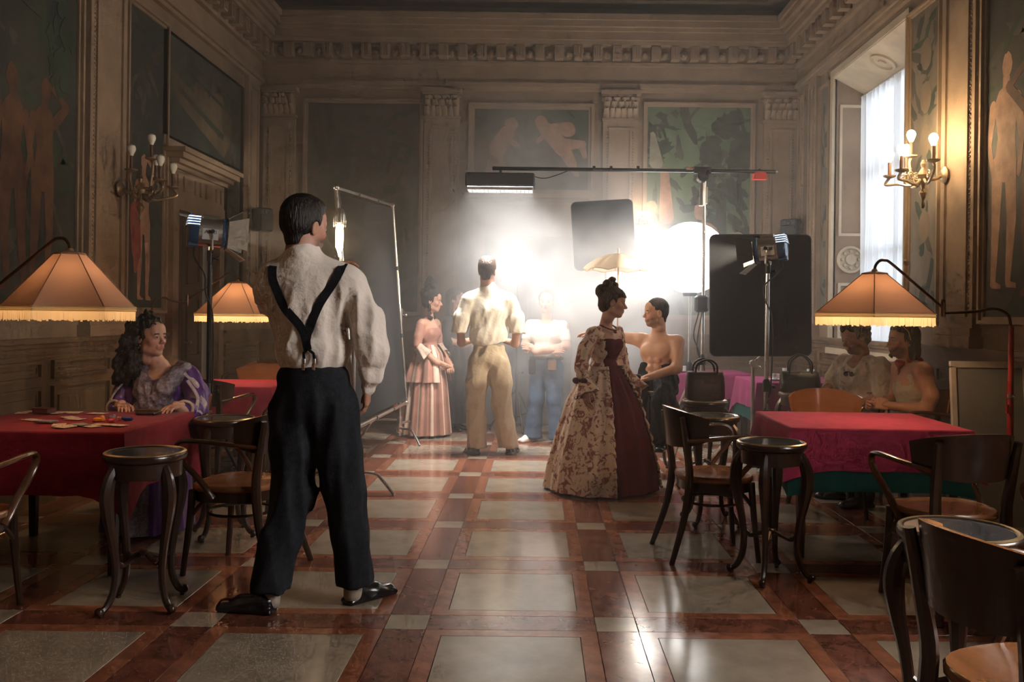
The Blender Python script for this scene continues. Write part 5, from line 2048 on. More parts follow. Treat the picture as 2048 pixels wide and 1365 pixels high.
class Person:
    """local frame: faces +y, x to the person's right, feet on z=0; placed by loc and heading"""

    def __init__(s, label, loc, heading, tone=SKIN, scale=1.0):
        s.t = thing('person', label, 'person', (loc[0], loc[1], 0), heading)
        s.t.scale = (scale,) * 3
        s.tone = tone
        s.skin = []

    def head(s, pos, yaw=0, pitch=0, rollr=0, sex='m', vox=.0045, scale=1.0, **kw):
        v, q, c = head_geo(sex, vox, s.tone, scale=scale, **kw)
        R = rotZ(yaw) @ rotX(pitch) @ rotY(rollr)
        s.hR, s.hp, s.hs = R, V3(pos), scale
        s.skin.append((v @ R.T + V3(pos), q, c))

    def H(s, p):
        return s.hR @ (V3(p) * s.hs) + s.hp

    def hand(s, wrist, d, palm, side, curl=.35, thumb=.5, scale=1.0, spread=0.03):
        v, q = hand_geo(curl, side, .0042, spread, thumb)
        R = frame_from(d, -V3(palm))
        s.skin.append(((v * scale) @ R.T + V3(wrist), q, np.tile(np.array(s.tone, float) * np.array([1.0, .95, .92]), (len(v), 1))))

    def flesh(s, field, vox=.008, tint=1.0):
        v, q = field.mesh(vox)
        v = relax(v, q, 2)
        s.skin.append((v, q, np.array(s.tone) * tint))

    def done(s):
        v, q, c = join(s.skin)
        put('body', to_mesh('body', v, q, skinm, c), s.t)
        return s.t

    def wear(s, name, field, m, vox=.009, disp=None, it=1, mi=None, label=None):
        v, q = field.mesh(vox, disp)
        v = relax(v, q, it)
        return put(name, to_mesh(name, v, q, m, None, mi), s.t, label=label)


def shoe(f, heel, toe_dir, L=.29, w=.048, h=.07, top=True):
    # a low shoe grown into field f: heel point on the floor, direction of the toe
    h0 = V3(heel)
    d = V3(toe_dir)
    d = d / np.linalg.norm(d)
    n = np.cross(V3((0, 0, 1)), d)
    P = lambda y, z, x=0: h0 + d * y + V3((0, 0, z)) + n * x
    f.box(P(L * .48, .013), (w * .92, L * .48, .013), R=np.stack([n, d, V3((0, 0, 1))], 1), r=.012, k=.004)
    f.cap(P(.045, .045), P(L * .55, .040), w * .85, w * .86, k=.02, flat=((0, 0, 1), .95))
    f.cap(P(L * .55, .036), P(L * .84, .030), w * .90, w * .72, k=.02, flat=((0, 0, 1), .62))
    f.cap(P(.04, .05), P(.055, h), w * .70, w * .62, k=.02)
    f.cut(lambda Q: -(Q[..., 2] - .0))
    return f


def sleeve(f, pts, rs, k=.02):
    return f.chain(pts, rs, k=k)
# ================================================================== PEOPLE
cotton = mat('white_cotton', (.90, .80, .72), .8, 0, .04, 8, .3, 30, sheen=.15, spec=.2)
cotton2 = mat('bright_white_cotton', (.80, .74, .62), .8, 0, .06, 8, .2, 30, spec=.2)
navy = mat('charcoal_wool', (.016, .018, .023), .85, 0, .25, 40, .15, 160, spec=.2)
beige = mat('beige_twill', (.50, .40, .27), .8, 0, .1, 10, .2, 40, spec=.2)
denim = mat('blue_denim', (.075, .12, .19), .85, 0, .25, 9, .2, 90, spec=.2)
blackc = mat('black_garment', (.011, .011, .013), .85, 0, .3, 20, .2, 60, spec=.2)
loafer = mat('black_loafer_leather', (.012, .012, .014), .22, 0, .2, 10, coat=.4)
hairdk = mat('dark_hair', (.014, .009, .007), .5, 0, .5, 30, .6, 120, stretch=(1, 1, .2), spec=.4)
hairbr = mat('brown_hair', (.055, .030, .019), .5, 0, .5, 30, .6, 120, stretch=(1, 1, .2), spec=.4)
leatherb = mat('brown_leather_tab', (.18, .09, .045), .5, 0, .2)
kerch = mat('red_kerchief', (.34, .025, .03), .75, 0, .2, 20, .2, 60)
tankm = mat('ribbed_beige_vest', (.48, .40, .31), .8, 0, .1, 10, .3, 90)
sockm = mat('pale_sock', (.35, .30, .25), .8)


def ribbon(pts, widths, th=.003, nrm=(0, -1, 0)):
    # flat band through pts (list of Vector), facing nrm
    b = MB()
    rings = []
    N = Vector(nrm)
    for i, p in enumerate(pts):
        t = (pts[min(i + 1, len(pts) - 1)] - pts[max(i - 1, 0)]).normalized()
        sd = t.cross(N).normalized()
        w = widths[i] if isinstance(widths, (list, tuple)) else widths
        rings.append([p - sd * w, p + sd * w, p + sd * w + N * th, p - sd * w + N * th])
    return b.loft(rings)


def skirt(prof, nf=14, amp=.02, a0=0, a1=2 * PI, n=120, seed=0, off=0.0, mats=None, pick=None, th=.006):
    # lofted skirt: prof rows (z, rx, ry, cx, cy, fold) ; optional open angle range ; returns MB
    r = random.Random(seed)
    ph = [r.uniform(0, 6.28) for _ in range(4)]
    full = abs((a1 - a0) - 2 * PI) < 1e-6
    m = n if full else n + 1
    rows = []
    for (z, rx, ry, cx, cy, fo) in prof:
        g = []
        for i in range(m):
            a = a0 + (a1 - a0) * i / n
            w = fo * amp * (sin(a * nf + ph[0] + .5 * sin(a * 3 + ph[1])) + .45 * sin(a * nf * 1.9 + ph[2]) + .5 * sin(a * 5 + ph[3]))
            g.append((cx + (rx + off + w) * cos(a), cy + (ry + off + w) * sin(a), z))
        rows.append(g)
    b = MB()
    vs = [p for g in rows for p in g]
    fs, mi = [], []
    for q in range(len(rows) - 1):
        for i in range(n):
            j = (i + 1) % m
            fs.append((q * m + i, q * m + j, (q + 1) * m + j, (q + 1) * m + i))
            mi.append(pick(i / n, q) if pick else 0)
    b.v, b.f, b.m = vs, fs, mi
    return b


def interp_prof(keys, n):
    # keys: rows sorted by z descending; smooth resample
    ks = np.array(keys, float)
    t = np.linspace(0, 1, len(ks))
    u = np.linspace(0, 1, n)
    return [tuple(np.interp(u, t, ks[:, c])[i] for c in range(ks.shape[1])) for i in range(n)]


def hair_cap(f, p, grow=.010, low=-.05, back=True, k=.02):
    # hair shell around the skull of person p
    H = p.H
    R = p.hR
    f.ell(H((0, -.022, .045)), (.078 + grow * .5, .096 + grow * .5, .083 + grow), R=R, k=k)
    f.ell(H((0, -.060, -.01)), (.068 + grow * .4, .052 + grow * .4, .075), R=R, k=k)
    return f


def crop_cap(f, p, grow=.012, k=.02):
    # short back and sides: skull shell tapering into the nape
    H, R = p.H, p.hR
    f.ell(H((0, -.018, .050)), (.077 + grow * .5, .096 + grow * .6, .080 + grow), R=R, k=k)
    f.ell(H((0, -.045, .005)), (.073 + grow * .2, .066 + grow * .2, .060), R=R, k=k)
    f.ell(H((0, -.066, -.052)), (.046, .024, .046), R=R, k=k)
    return f


def face_cut(p, brow=.045, temple=.03, side=.02):
    # keep hair behind and above the face
    R, hp, hs = p.hR, p.hp, p.hs

    def fn(P):
        q = ((P - hp) @ R) / hs
        x, y, z = q[..., 0], q[..., 1], q[..., 2]
        return np.minimum(y - temple - .9 * np.maximum(z - brow, 0) * 2.2, (brow + .012 - z) * 1.0)
    return fn


def strands(p, amp=.003, f=160):
    R, hp, hs = p.hR, p.hp, p.hs

    def fn(P):
        q = ((P - hp) @ R)
        a = np.arctan2(q[:, 0], q[:, 1] + .02)
        return amp * (np.sin(a * 34 + q[:, 2] * 50) + .6 * np.sin(a * 61 - q[:, 2] * 90 + q[:, 1] * 70))
    return fn


def curls(f, p, pts, r0, r1, n, seed, k=.012, spread=.02):
    rr = np.random.default_rng(seed)
    for i in range(n):
        c = pts[i % len(pts)]
        q = np.array(c) + rr.normal(size=3) * spread
        r = rr.uniform(r0, r1)
        f.ell(p.H(q), (r, r * rr.uniform(.8, 1.1), r * rr.uniform(.9, 1.4)), k=k)
    return f


# ------------------------------------------------------------------ 1. man with braces, seen from behind
p = Person('dark-haired man seen from behind in white shirt, black braces and charcoal trousers', (-1.02, 3.97), 0, (.44, .22, .15))
p.head((-.030, .015, 1.712), yaw=-.55, pitch=-.04, vox=.0045, scale=1.05, brow=(.03, .02, .015), beard=(.06, .035, .025))
f = Field(.02)
crop_cap(f, p, .020)
f.ell(p.H((0, .02, .10)), (.066, .075, .034), R=p.hR, k=.03)
f.cut(face_cut(p, .052, .030))
for s in (-1, 1):
    f.ell(p.H((s * .082, -.008, -.006)), (.022, .020, .030), R=p.hR, sub=True, k=.006)
p.wear('hair', f, hairdk, .0055, strands(p, .0012))
sh = Field(.035)
sh.ell((.0, .0, 1.36), (.205, .125, .185), k=.05)
sh.ell((.015, .0, 1.17), (.185, .135, .13), k=.06)
sh.cap((-.16, .0, 1.475), (.17, .0, 1.465), .072, .076, k=.05)
sh.cap((-.035, .0, 1.52), (-.035, .010, 1.60), .084, .074, k=.04)
sh.cap((-.035, .0, 1.555), (-.15, .0, 1.50), .07, .06, k=.04)
sh.cap((-.035, .0, 1.555), (.15, .0, 1.49), .07, .06, k=.04)
sh.cap((-.035, -.010, 1.585), (-.035, .012, 1.615), .076, .072, k=.004)
sh.ell((-.035, .03, 1.70), (.062, .062, .10), sub=True, k=.004)
sh.chain([(.185, .0, 1.445), (.255, -.015, 1.30), (.285, -.015, 1.17), (.268, .015, 1.06), (.258, .035, 1.02)], [.078, .082, .080, .060, .044], k=.025)
sh.cap((.260, .032, 1.045), (.255, .042, .995), .047, .046, k=.006)
sh.chain([(-.175, .0, 1.445), (-.215, .15, 1.40), (-.235, .26, 1.37), (-.13, .36, 1.46), (-.045, .435, 1.53)], [.080, .078, .072, .060, .046], k=.025)
sh.cap((-.06, .425, 1.515), (-.03, .45, 1.545), .047, .045, k=.006)
sh.cut(lambda P: 1.065 - P[..., 2] - 2.0 * np.maximum(np.abs(P[..., 0] - .02) - .21, 0) * 10)
p.wear('shirt', sh, cotton, .0085, folds(.016, 42, 3, (.45, 0, 1), .45, lambda P: np.clip((1.50 - P[:, 2]) / .10, 0.05, 1) * np.clip((P[:, 2] - 1.07) / .06 + 3 * (np.abs(P[:, 0]) > .21), 0.2, 1)), 1)
tr = Field(.04)
tr.ell((.03, -.005, .93), (.178, .135, .13), k=.06)
tr.ell((.02, .0, 1.04), (.162, .118, .10), k=.04)
for (h, kn, an) in (((-.055, .0, .90), (-.075, .03, .52), (-.160, -.025, .11)), ((.11, .0, .90), (.158, .045, .52), (.203, .075, .115))):
    mid = tuple((a + b) / 2 for a, b in zip(kn, an))
    tr.chain([h, tuple((a + b) / 2 for a, b in zip(h, kn)), kn, mid, an], [.122, .112, .098, .092, .094], k=.03)
tr.cut(lambda P: P[..., 2] - 1.10)
tr.cut(lambda P: .085 - P[..., 2])
p.wear('trousers', tr, navy, .0095, folds(.014, 36, 8, (.1, 0, 1), .3, lambda P: np.clip((1.03 - P[:, 2]) / .12, 0, 1)), 1)
f = Field(.02)
shoe(f, (-.125, -.052, 0), (-.26, .045, 0), .275, .047, .075)
p.wear('left_shoe', f, loafer, .006, None, 1)
f = Field(.02)
shoe(f, (.160, .070, 0), (.19, .205, 0), .285, .047, .075)
p.wear('right_shoe', f, loafer, .006, None, 1)
f = Field(.02)
f.cap((-.15, -.03, .05), (-.155, -.025, .16), .042, .045)
p.wear('sock', f, sockm, .008)
f = Field(.02)
f.cap((.19, .085, .05), (.20, .08, .16), .042, .045)
p.wear('sock', f, sockm, .008)
# braces follow the back of the shirt
def back_pt(x, z, o=.004):
    y = sh.surf(x, z, -1)
    return Vector((x, (y if y is not None else -.1) - o, z))


def smooth_pts(pts, it=3):
    for _ in range(it):
        pts = [pts[0]] + [(pts[i - 1] + pts[i] * 2 + pts[i + 1]) / 4 for i in range(1, len(pts) - 1)] + [pts[-1]]
    return pts


def brace(path, w, name='brace_strap'):
    q = []
    for i in range(len(path) - 1):
        for k in range(6):
            t = k / 6
            q.append((path[i][0] + (path[i + 1][0] - path[i][0]) * t, path[i][1] + (path[i + 1][1] - path[i][1]) * t))
    q.append(path[-1])
    pts = smooth_pts([back_pt(x, z, .010) for x, z in q])
    return pts


for path in ([(-.148, 1.53), (-.142, 1.47), (-.09, 1.36), (-.02, 1.285), (.012, 1.235)], [(.155, 1.53), (.135, 1.48), (.075, 1.38), (.035, 1.285), (.018, 1.235)]):
    pts = brace(path, .019)
    top = pts[0]
    pts = [top + Vector((0, .10, .012)), top + Vector((0, .05, .022))] + pts
    part('brace_strap', ribbon(pts, .019, .003), blackc, p.t)
pts = brace([(.012, 1.255), (.022, 1.195), (.027, 1.17)], .019)
part('brace_stem', ribbon(pts, [.030 - .012 * min(1, i / 5) for i in range(len(pts))], .004), blackc, p.t)
for x in (.010, .052):
    pts = [back_pt(.028, 1.175, .014), back_pt((.028 + x) / 2 + (x - .03) * .5, 1.155, .014), back_pt(x, 1.135, .014), back_pt(x, 1.115, .014)]
    part('brace_loop', ribbon(pts, .006, .003), blackc, p.t)
    q = back_pt(x, 1.122, .018)
    part('brace_clip', MB().rbox(q, (.016, .006, .022), .002), chrome, p.t)
    part('leather_tab', MB().rbox(q + Vector((0, -.006, -.026)), (.014, .006, .030), .002), leatherb, p.t)
p.hand((.252, .045, 1.00), (-.05, .25, -1), (-1, 0, 0), -1, .45)
p.hand((-.035, .445, 1.54), (.9, .25, .38), (.2, -.3, -1), 1, .35)
f = Field(.03)
f.cap((-.035, .0, 1.48), p.H((0, -.025, -.07)), .062, .056)
f.ell((0, 0.02, 1.37), (.15, .06, .12))
f.chain([(.16, .0, 1.44), (.285, -.015, 1.17), (.252, .045, 1.00)], [.05, .04, .026])
f.chain([(-.15, .0, 1.44), (-.235, .26, 1.37), (-.035, .445, 1.54)], [.05, .04, .026])
p.flesh(f, .009)
p.done()

# ------------------------------------------------------------------ skirt profile helper for gowns
toile_cream = None


def toile():
    m = bpy.data.materials.new('toile_print')
    m.use_nodes = True
    nt = m.node_tree
    b = nt.nodes['Principled BSDF']
    N, L = nt.nodes.new, nt.links.new
    tc = N('ShaderNodeTexCoord')
    n1 = N('ShaderNodeTexNoise')
    n1.inputs['Scale'].default_value = 19
    n1.inputs['Detail'].default_value = 3.0
    n1.inputs['Distortion'].default_value = 1.2
    n2 = N('ShaderNodeTexNoise')
    n2.inputs['Scale'].default_value = 95
    n2.inputs['Detail'].default_value = 4
    n2.inputs['Distortion'].default_value = 2.0
    for n in (n1, n2):
        L(tc.outputs['Object'], n.inputs['Vector'])
    ma = N('ShaderNodeMath')
    ma.operation = 'MULTIPLY_ADD'
    L(n2.outputs['Fac'], ma.inputs[0])
    ma.inputs[1].default_value = .42
    L(n1.outputs['Fac'], ma.inputs[2])
    r = N('ShaderNodeValToRGB')
    e = r.color_ramp.elements
    e[0].position = .755
    e[0].color = (.68, .51, .39, 1)
    e[1].position = .785
    e[1].color = (.20, .045, .035, 1)
    x = r.color_ramp.elements.new(.85)
    x.color = (.30, .10, .075, 1)
    L(ma.outputs[0], r.inputs['Fac'])
    L(r.outputs['Color'], b.inputs['Base Color'])
    b.inputs['Roughness'].default_value = .7
    b.inputs['Specular IOR Level'].default_value = .25
    return m


TOILE = toile()
wine = mat('wine_taffeta', (.085, .006, .009), .75, 0, .2, 8, .3, 24, spec=.12)
lacew = mat('cream_lace', (.58, .44, .35), .8, 0, .2, 60, .3, 160)
velvet = mat('wine_velvet', (.045, .006, .008), .8, 0, .2, 20, sheen=.3)

# ------------------------------------------------------------------ 2. woman in the toile and wine gown
Hh = -2.30
p = Person('woman with a dark bun in a floral and wine red period gown', (.525, 6.86), Hh, (.56, .31, .22))
p.head((-.0, .075, 1.438), yaw=.72, pitch=-.10, sex='f', vox=.0042, scale=.955, brow=(.06, .035, .025), lip=(.38, .07, .07))
f = Field(.02)
hair_cap(f, p, .006)
f.ell(p.H((0, .052, .062)), (.060, .034, .036), R=p.hR, k=.02)
f.cap(p.H((-.035, .080, .045)), p.H((.035, .080, .045)), .016, k=.02)
f.cut(face_cut(p, .036, .026))
f.ell(p.H((0, -.108, .082)), (.058, .044, .052), R=p.hR, k=.012)
f.ell(p.H((0, -.060, .146)), (.046, .040, .034), R=p.hR, k=.006)
f.ell(p.H((.008, -.028, .186)), (.030, .028, .019), R=p.hR, k=.004)
f.ell(p.H((-.012, .000, .142)), (.030, .026, .024), R=p.hR, k=.006)
f.ell(p.H((0, -.088, -.02)), (.040, .026, .050), R=p.hR, k=.02)
for s in (-1, 1):
    f.ell(p.H((s * .082, -.008, -.008)), (.018, .020, .034), R=p.hR, sub=True, k=.006)
p.wear('hair', f, hairbr, .005, strands(p, .0022))
for s in (-1, 1):
    c = p.H((s * .079, -.004, -.042))
    part('earring', MB().ball(c, .006, 8, 6), mat('pearl', (.7, .6, .5), .2), p.t)
# skin of neck, shoulders and chest
f = Field(.03)
f.cap(p.H((0, -.03, -.08)), (0, .0, 1.245), .044, .050)
f.cap((-.135, .0, 1.205), (.135, .0, 1.205), .048)
f.ell((0, .012, 1.13), (.135, .088, .11))
f.ell((-.06, .062, 1.115), (.055, .042, .05))
f.ell((.06, .062, 1.115), (.055, .042, .05))
p.flesh(f, .0065)
# wine bodice
f = Field(.03)
f.ell((0, .008, 1.10), (.146, .100, .13))
f.ell((-.062, .068, 1.112), (.062, .048, .058))
f.ell((.062, .068, 1.112), (.062, .048, .058))
f.ell((0, .0, .94), (.118, .098, .10))
f.cut(lambda P: P[..., 2] - 1.165)
p.wear('bodice', f, wine, .0075, folds(.005, 22, 4, (1, 0, .2), .4))
# floral coat: bodice shell, sleeves, open front
f = Field(.03)
f.ell((0, -.004, 1.10), (.160, .112, .15))
f.ell((-.066, .06, 1.112), (.068, .050, .065))
f.ell((.066, .06, 1.112), (.068, .050, .065))
f.ell((0, -.004, .94), (.130, .108, .10))
f.cap((-.145, -.004, 1.205), (.145, -.004, 1.205), .056)
for s in (-1, 1):
    f.chain([(s * .165, .0, 1.195), (s * .225, -.025, 1.06), (s * .262, -.025, .95), (s * .290, .03, .84)], [.056, .056, .055, .046], k=.02)
f.cut(lambda P: np.minimum(P[..., 1] - .0, .078 + .02 * np.maximum(1.15 - P[..., 2], 0) - np.abs(P[..., 0])))
f.ell((0, .03, 1.29), (.085, .085, .11), sub=True, k=.01)
p.wear('floral_coat', f, TOILE, .0075, folds(.010, 50, 9, (0, 0, 1), .5))
gown = interp_prof([(.95, .118, .100, 0, 0, .1), (.86, .175, .155, 0, 0, .5), (.68, .262, .250, 0, 0, .8), (.40, .345, .335, 0, 0, 1), (.18, .400, .392, 0, 0, 1.1), (.02, .425, .418, 0, 0, 1.2)], 16)
part('wine_underskirt', skirt(gown, 13, .009, n=110, seed=3), wine, p.t, auto=80)
open_h = rad(40)
part('floral_overskirt', skirt(gown, 11, .010, PI / 2 + open_h, PI / 2 + 2 * PI - open_h, 110, 5, .030), TOILE, p.t, auto=80)
for a in (PI / 2 + open_h, PI / 2 - open_h):
    pts = []
    for r_, (z, rx, ry, cx, cy, fo) in enumerate(gown):
        for k in range(3):
            w = .008 * sin((r_ * 3 + k) * 2.1)
            z2 = z - k * .02
            pts.append(Vector(((rx + .030 + .001 * k) * cos(a) + w, (ry + .030) * sin(a) + w, max(.02, z2))))
    part('ruched_edge', MB().tube(pts, [.010 + .003 * sin(i * 1.9) for i in range(len(pts))], 6), TOILE, p.t)
for s in (-1, 1):
    el, wr = Vector((s * .262, -.025, .95)), Vector((s * .310, .065, .78))
    c = Vector((s * .291, .030, .855))
    d = (wr - el).normalized()
    rings = []
    for k, (o, r_) in enumerate(((0, .046), (.03, .055), (.07, .072), (.12, .092))):
        g = []
        ax = Vector((1, 0, 0))
        bx2 = d.cross(ax).normalized()
        for i in range(28):
            a = 2 * PI * i / 28
            rr = r_ * (1 + .10 * k / 3 * sin(a * 7))
            g.append(c + d * o + (ax * cos(a) + bx2 * sin(a)) * rr)
        rings.append(g)
    part('cuff_frill', MB().loft(rings, caps=False), TOILE if s < 0 else TOILE, p.t)
    rings = [[q + d * .025 for q in [c + (x - c) * .82 for x in g]] for g in rings]
    part('lace_frill', MB().loft(rings, caps=False), lacew, p.t)
    bc = c + Vector((s * .048, .0, -.005))
    b = MB()
    for q in (-1, 1):
        b.ball(bc + Vector((.0, q * .038, .0)), .034, 10, 7, (.5, 1, .75))
    b.ball(bc, .014, 8, 6)
    part('velvet_bow', b, velvet, p.t)
    p.hand(wr + Vector((0, .0, .01)), (s * .12, .18, -1), (-s, 0, 0), -s, .35, scale=.9)
f = Field(.02)
for s in (-1, 1):
    f.chain([(0, 0, 1.12), (s * .14, 0, 1.19), (s * .262, -.025, .95), (s * .310, .065, .78)], [.05, .045, .036, .023])
p.flesh(f, .007)
b = MB()
for i in range(26):
    a = PI * (i / 25) * 1.3 - .15 * PI
    b.ball((.072 * cos(a), .018 + .075 * max(-.2, sin(a)), 1.262 - .035 * max(0, sin(a))), .0075, 6, 5)
b.ball((0, .098, 1.212), .012, 8, 6)
nk = part('necklace', b, mat('garnet_beads', (.22, .03, .03), .25), p.t)
b = MB()
b.tube([Vector((.13 * cos(a), .025 + .085 * sin(a), 1.225 + .02 * cos(2 * a))) for a in (2 * PI * i / 40 for i in range(18, 43))], [.014 + .004 * sin(i * 1.7) for i in range(25)], 6)
part('collar_ruffle', b, TOILE, p.t)
p.done()

# ------------------------------------------------------------------ 3. woman in the striped gown
strA = mat('rose_stripe', (.40, .19, .14), .7, 0, .15, 9, .15, 40)
strB = mat('cream_stripe', (.72, .56, .45), .7, 0, .12, 9, .15, 40)
strC = mat('brown_stripe', (.24, .12, .09), .7, 0, .15, 9, .15, 40)
p = Person('woman with piled up dark curls in a pink striped period gown', (-1.19, 9.72), -2.0, (.55, .30, .21))
p.head((0, .045, 1.475), yaw=.35, pitch=-.08, sex='f', vox=.0052, scale=.97)
f = Field(.015)
hair_cap(f, p, .014)
f.cut(face_cut(p, .050, .026))
curls(f, p, [(0, -.03, .13), (.04, -.04, .12), (-.04, -.04, .12), (0, -.06, .18), (.03, -.02, .19), (-.03, -.03, .20), (0, -.04, .23), (.05, -.06, .06), (-.05, -.06, .06), (0, -.10, .08)], .030, .045, 24, 5, spread=.012)
curls(f, p, [(.075, -.02, -.06), (.08, -.01, -.10), (.078, .0, -.14), (.07, .01, -.18), (-.075, -.02, -.06), (-.08, -.01, -.10), (-.078, .0, -.14), (-.07, .01, -.18)], .012, .018, 24, 6, .006, .006)
p.wear('hair', f, hairdk, .006, strands(p, .003))
f = Field(.03)
f.cap(p.H((0, -.03, -.08)), (0, .0, 1.27), .045, .052)
f.cap((-.14, .0, 1.235), (.14, .0, 1.235), .050)
f.ell((0, .01, 1.15), (.14, .09, .12))
for s in (-1, 1):
    f.chain([(s * .16, .0, 1.22), (s * .215, -.01, .99), (s * .12, .17, .82), (s * .035, .265, .775)], [.045, .040, .034, .025], k=.02)
p.flesh(f, .008)
for s in (-1, 1):
    p.hand((s * .05, .245, .785), (-s * .8, .45, -.35), (0, .2, -1), -s, .5, scale=.9)
f = Field(.03)
f.ell((0, .008, 1.12), (.150, .105, .13))
f.ell((-.06, .066, 1.13), (.062, .048, .055))
f.ell((.06, .066, 1.13), (.062, .048, .055))
f.ell((0, .0, .97), (.118, .098, .10))
for s in (-1, 1):
    f.chain([(s * .158, .0, 1.215), (s * .20, -.008, 1.09), (s * .218, -.005, 1.0)], [.055, .052, .050], k=.02)
f.cut(lambda P: P[..., 2] - 1.19 - .6 * np.maximum(np.abs(P[..., 0]) - .09, 0))
p.wear('bodice', f, strA, .0085, folds(.005, 20, 5))
sk = interp_prof([(.98, .115, .098, 0, 0, .1), (.90, .165, .15, 0, 0, .5), (.6, .225, .215, 0, -.01, .9), (.03, .285, .275, 0, -.02, 1.2)], 14)
pick = lambda u, q: (int(u * 34) % 4 == 0) + 2 * (int(u * 34) % 4 == 2)
part('striped_skirt', skirt(sk, 15, .012, n=136, seed=7, mats=None, pick=lambda u, q: (0, 1, 0, 2)[int(u * 44) % 4]), [strA, strB, strC], p.t, auto=80)
pe = interp_prof([(1.0, .124, .106, 0, 0, .1), (.90, .185, .17, 0, 0, .6), (.60, .255, .245, 0, -.01, 1.2)], 8)
part('peplum', skirt(pe, 12, .014, PI / 2 + .45, PI / 2 + 2 * PI - .45, 100, 8, .004, pick=lambda u, q: (0, 2, 0, 1)[int(u * 20) % 4]), [strA, strB, strC], p.t, auto=80)
for s in (-1, 1):
    c, d = Vector((s * .217, .0, .99)), Vector((-s * .45, .75, -.75)).normalized()
    rings = []
    for k, (o, r_) in enumerate(((0, .05), (.05, .062), (.11, .09))):
        ax = Vector((0, 0, 1)).cross(d).normalized()
        ay = d.cross(ax)
        rings.append([c + d * o + Vector((0, 0, -.05 * k / 2)) + (ax * cos(a) + ay * sin(a)) * r_ * (1 + .08 * k * sin(a * 6)) for a in (2 * PI * i / 26 for i in range(26))])
    part('lace_sleeve', MB().loft(rings, caps=False), lacew, p.t)
p.done()

# ------------------------------------------------------------------ 4. woman in black behind her
p = Person('long-haired person in black standing behind the woman in the striped gown', (-.97, 10.2), -1.9, (.50, .28, .20))
p.head((0, .03, 1.50), yaw=.2, sex='f', vox=.0055, scale=.97)
f = Field(.015)
hair_cap(f, p, .014)
f.cap(p.H((-.05, -.05, -.02)), p.H((-.055, -.045, -.22)), .035, .03)
f.cap(p.H((.05, -.05, -.02)), p.H((.055, -.045, -.22)), .035, .03)
f.cap(p.H((0, -.07, -.02)), p.H((0, -.08, -.22)), .05, .045)
f.cut(face_cut(p, .050, .026))
p.wear('hair', f, hairbr, .007, strands(p, .002))
f = Field(.03)
f.cap(p.H((0, -.03, -.08)), (0, .0, 1.30), .045, .050)
f.ell((0, .01, 1.2), (.13, .08, .08))
for s in (-1, 1):
    f.chain([(s * .20, .0, 1.05), (s * .12, .17, 1.0), (-s * .03, .22, 1.02)], [.038, .034, .026])
    p.hand((-s * .01, .215, 1.02), (-s, .1, 0), (0, -1, 0), s, .4, scale=.9)
p.flesh(f, .008)
f = Field(.03)
f.ell((0, .0, 1.17), (.165, .105, .15))
f.ell((0, .0, 1.0), (.135, .10, .12))
f.cap((-.15, 0, 1.26), (.15, 0, 1.26), .055)
for s in (-1, 1):
    f.chain([(s * .165, .0, 1.25), (s * .21, -.005, 1.08), (s * .19, .05, 1.02)], [.055, .05, .046])
f.cap((0, .02, 1.36), (0, .02, 1.4), .07, sub=True)
p.wear('black_top', f, blackc, .009, folds(.006, 20, 6))
part('black_skirt', skirt(interp_prof([(1.0, .125, .10, 0, 0, .2), (.85, .17, .14, 0, 0, .6), (.10, .24, .2, 0, 0, 1)], 10), 12, .01, n=80, seed=2), blackc, p.t, auto=80)
f = Field(.02)
shoe(f, (-.07, -.06, 0), (-.1, 1, 0), .24, .04, .06)
p.wear('left_shoe', f, loafer, .008)
f = Field(.02)
shoe(f, (.07, -.06, 0), (.1, 1, 0), .24, .04, .06)
p.wear('right_shoe', f, loafer, .008)
p.done()

# ------------------------------------------------------------------ 5. man in the bright white shirt, back turned
p = Person('man with his back turned in a glowing white shirt and beige trousers', (-.465, 8.50), .08, (.52, .29, .20))
p.head((-.02, .02, 1.748), yaw=-.25, vox=.0052, scale=1.03)
f = Field(.02)
crop_cap(f, p, .018)
f.ell(p.H((0, .0, .105)), (.07, .08, .035), R=p.hR, k=.03)
f.cut(face_cut(p, .055, .03))
for s in (-1, 1):
    f.ell(p.H((s * .084, -.008, -.006)), (.022, .020, .030), R=p.hR, sub=True, k=.006)
p.wear('hair', f, hairbr, .006, strands(p, .002))
f = Field(.03)
f.cap(p.H((0, -.03, -.08)), (-.01, .0, 1.50), .056, .062)
f.chain([(0, 0, 1.45), (.17, 0, 1.45), (.27, .0, 1.2), (.26, .12, 1.06), (.16, .27, 1.08)], [.06, .055, .042, .038, .028])
f.chain([(0, 0, 1.45), (-.17, 0, 1.45), (-.27, .0, 1.2), (-.26, .12, 1.06), (-.16, .27, 1.08)], [.06, .055, .042, .038, .028])
p.flesh(f, .008)
p.hand((.17, .26, 1.08), (-.8, .4, .1), (0, 0, -1), -1, .4)
p.hand((-.17, .26, 1.08), (.8, .4, .1), (0, 0, -1), 1, .4)
f = Field(.035)
f.ell((0, .0, 1.36), (.215, .125, .18), k=.05)
f.ell((.0, .0, 1.14), (.195, .135, .16), k=.06)
f.cap((-.185, .0, 1.475), (.185, .0, 1.475), .068, .068, k=.05)
f.cap((-.01, .0, 1.52), (-.01, .008, 1.60), .082, .072, k=.03)
f.cap((-.01, .0, 1.555), (-.16, .0, 1.50), .066, .06, k=.04)
f.cap((-.01, .0, 1.555), (.15, .0, 1.50), .066, .06, k=.04)
f.ell((-.01, .03, 1.70), (.060, .060, .105), sub=True, k=.004)
for s in (-1, 1):
    f.chain([(s * .195, .0, 1.455), (s * .255, -.005, 1.30), (s * .28, .01, 1.17)], [.082, .088, .082], k=.025)
f.cut(lambda P: np.minimum(np.abs(P[..., 0]) - .2, 1.155 - P[..., 2]))
f.cut(lambda P: .985 + .25 * (P[..., 0] + .2) - P[..., 2])
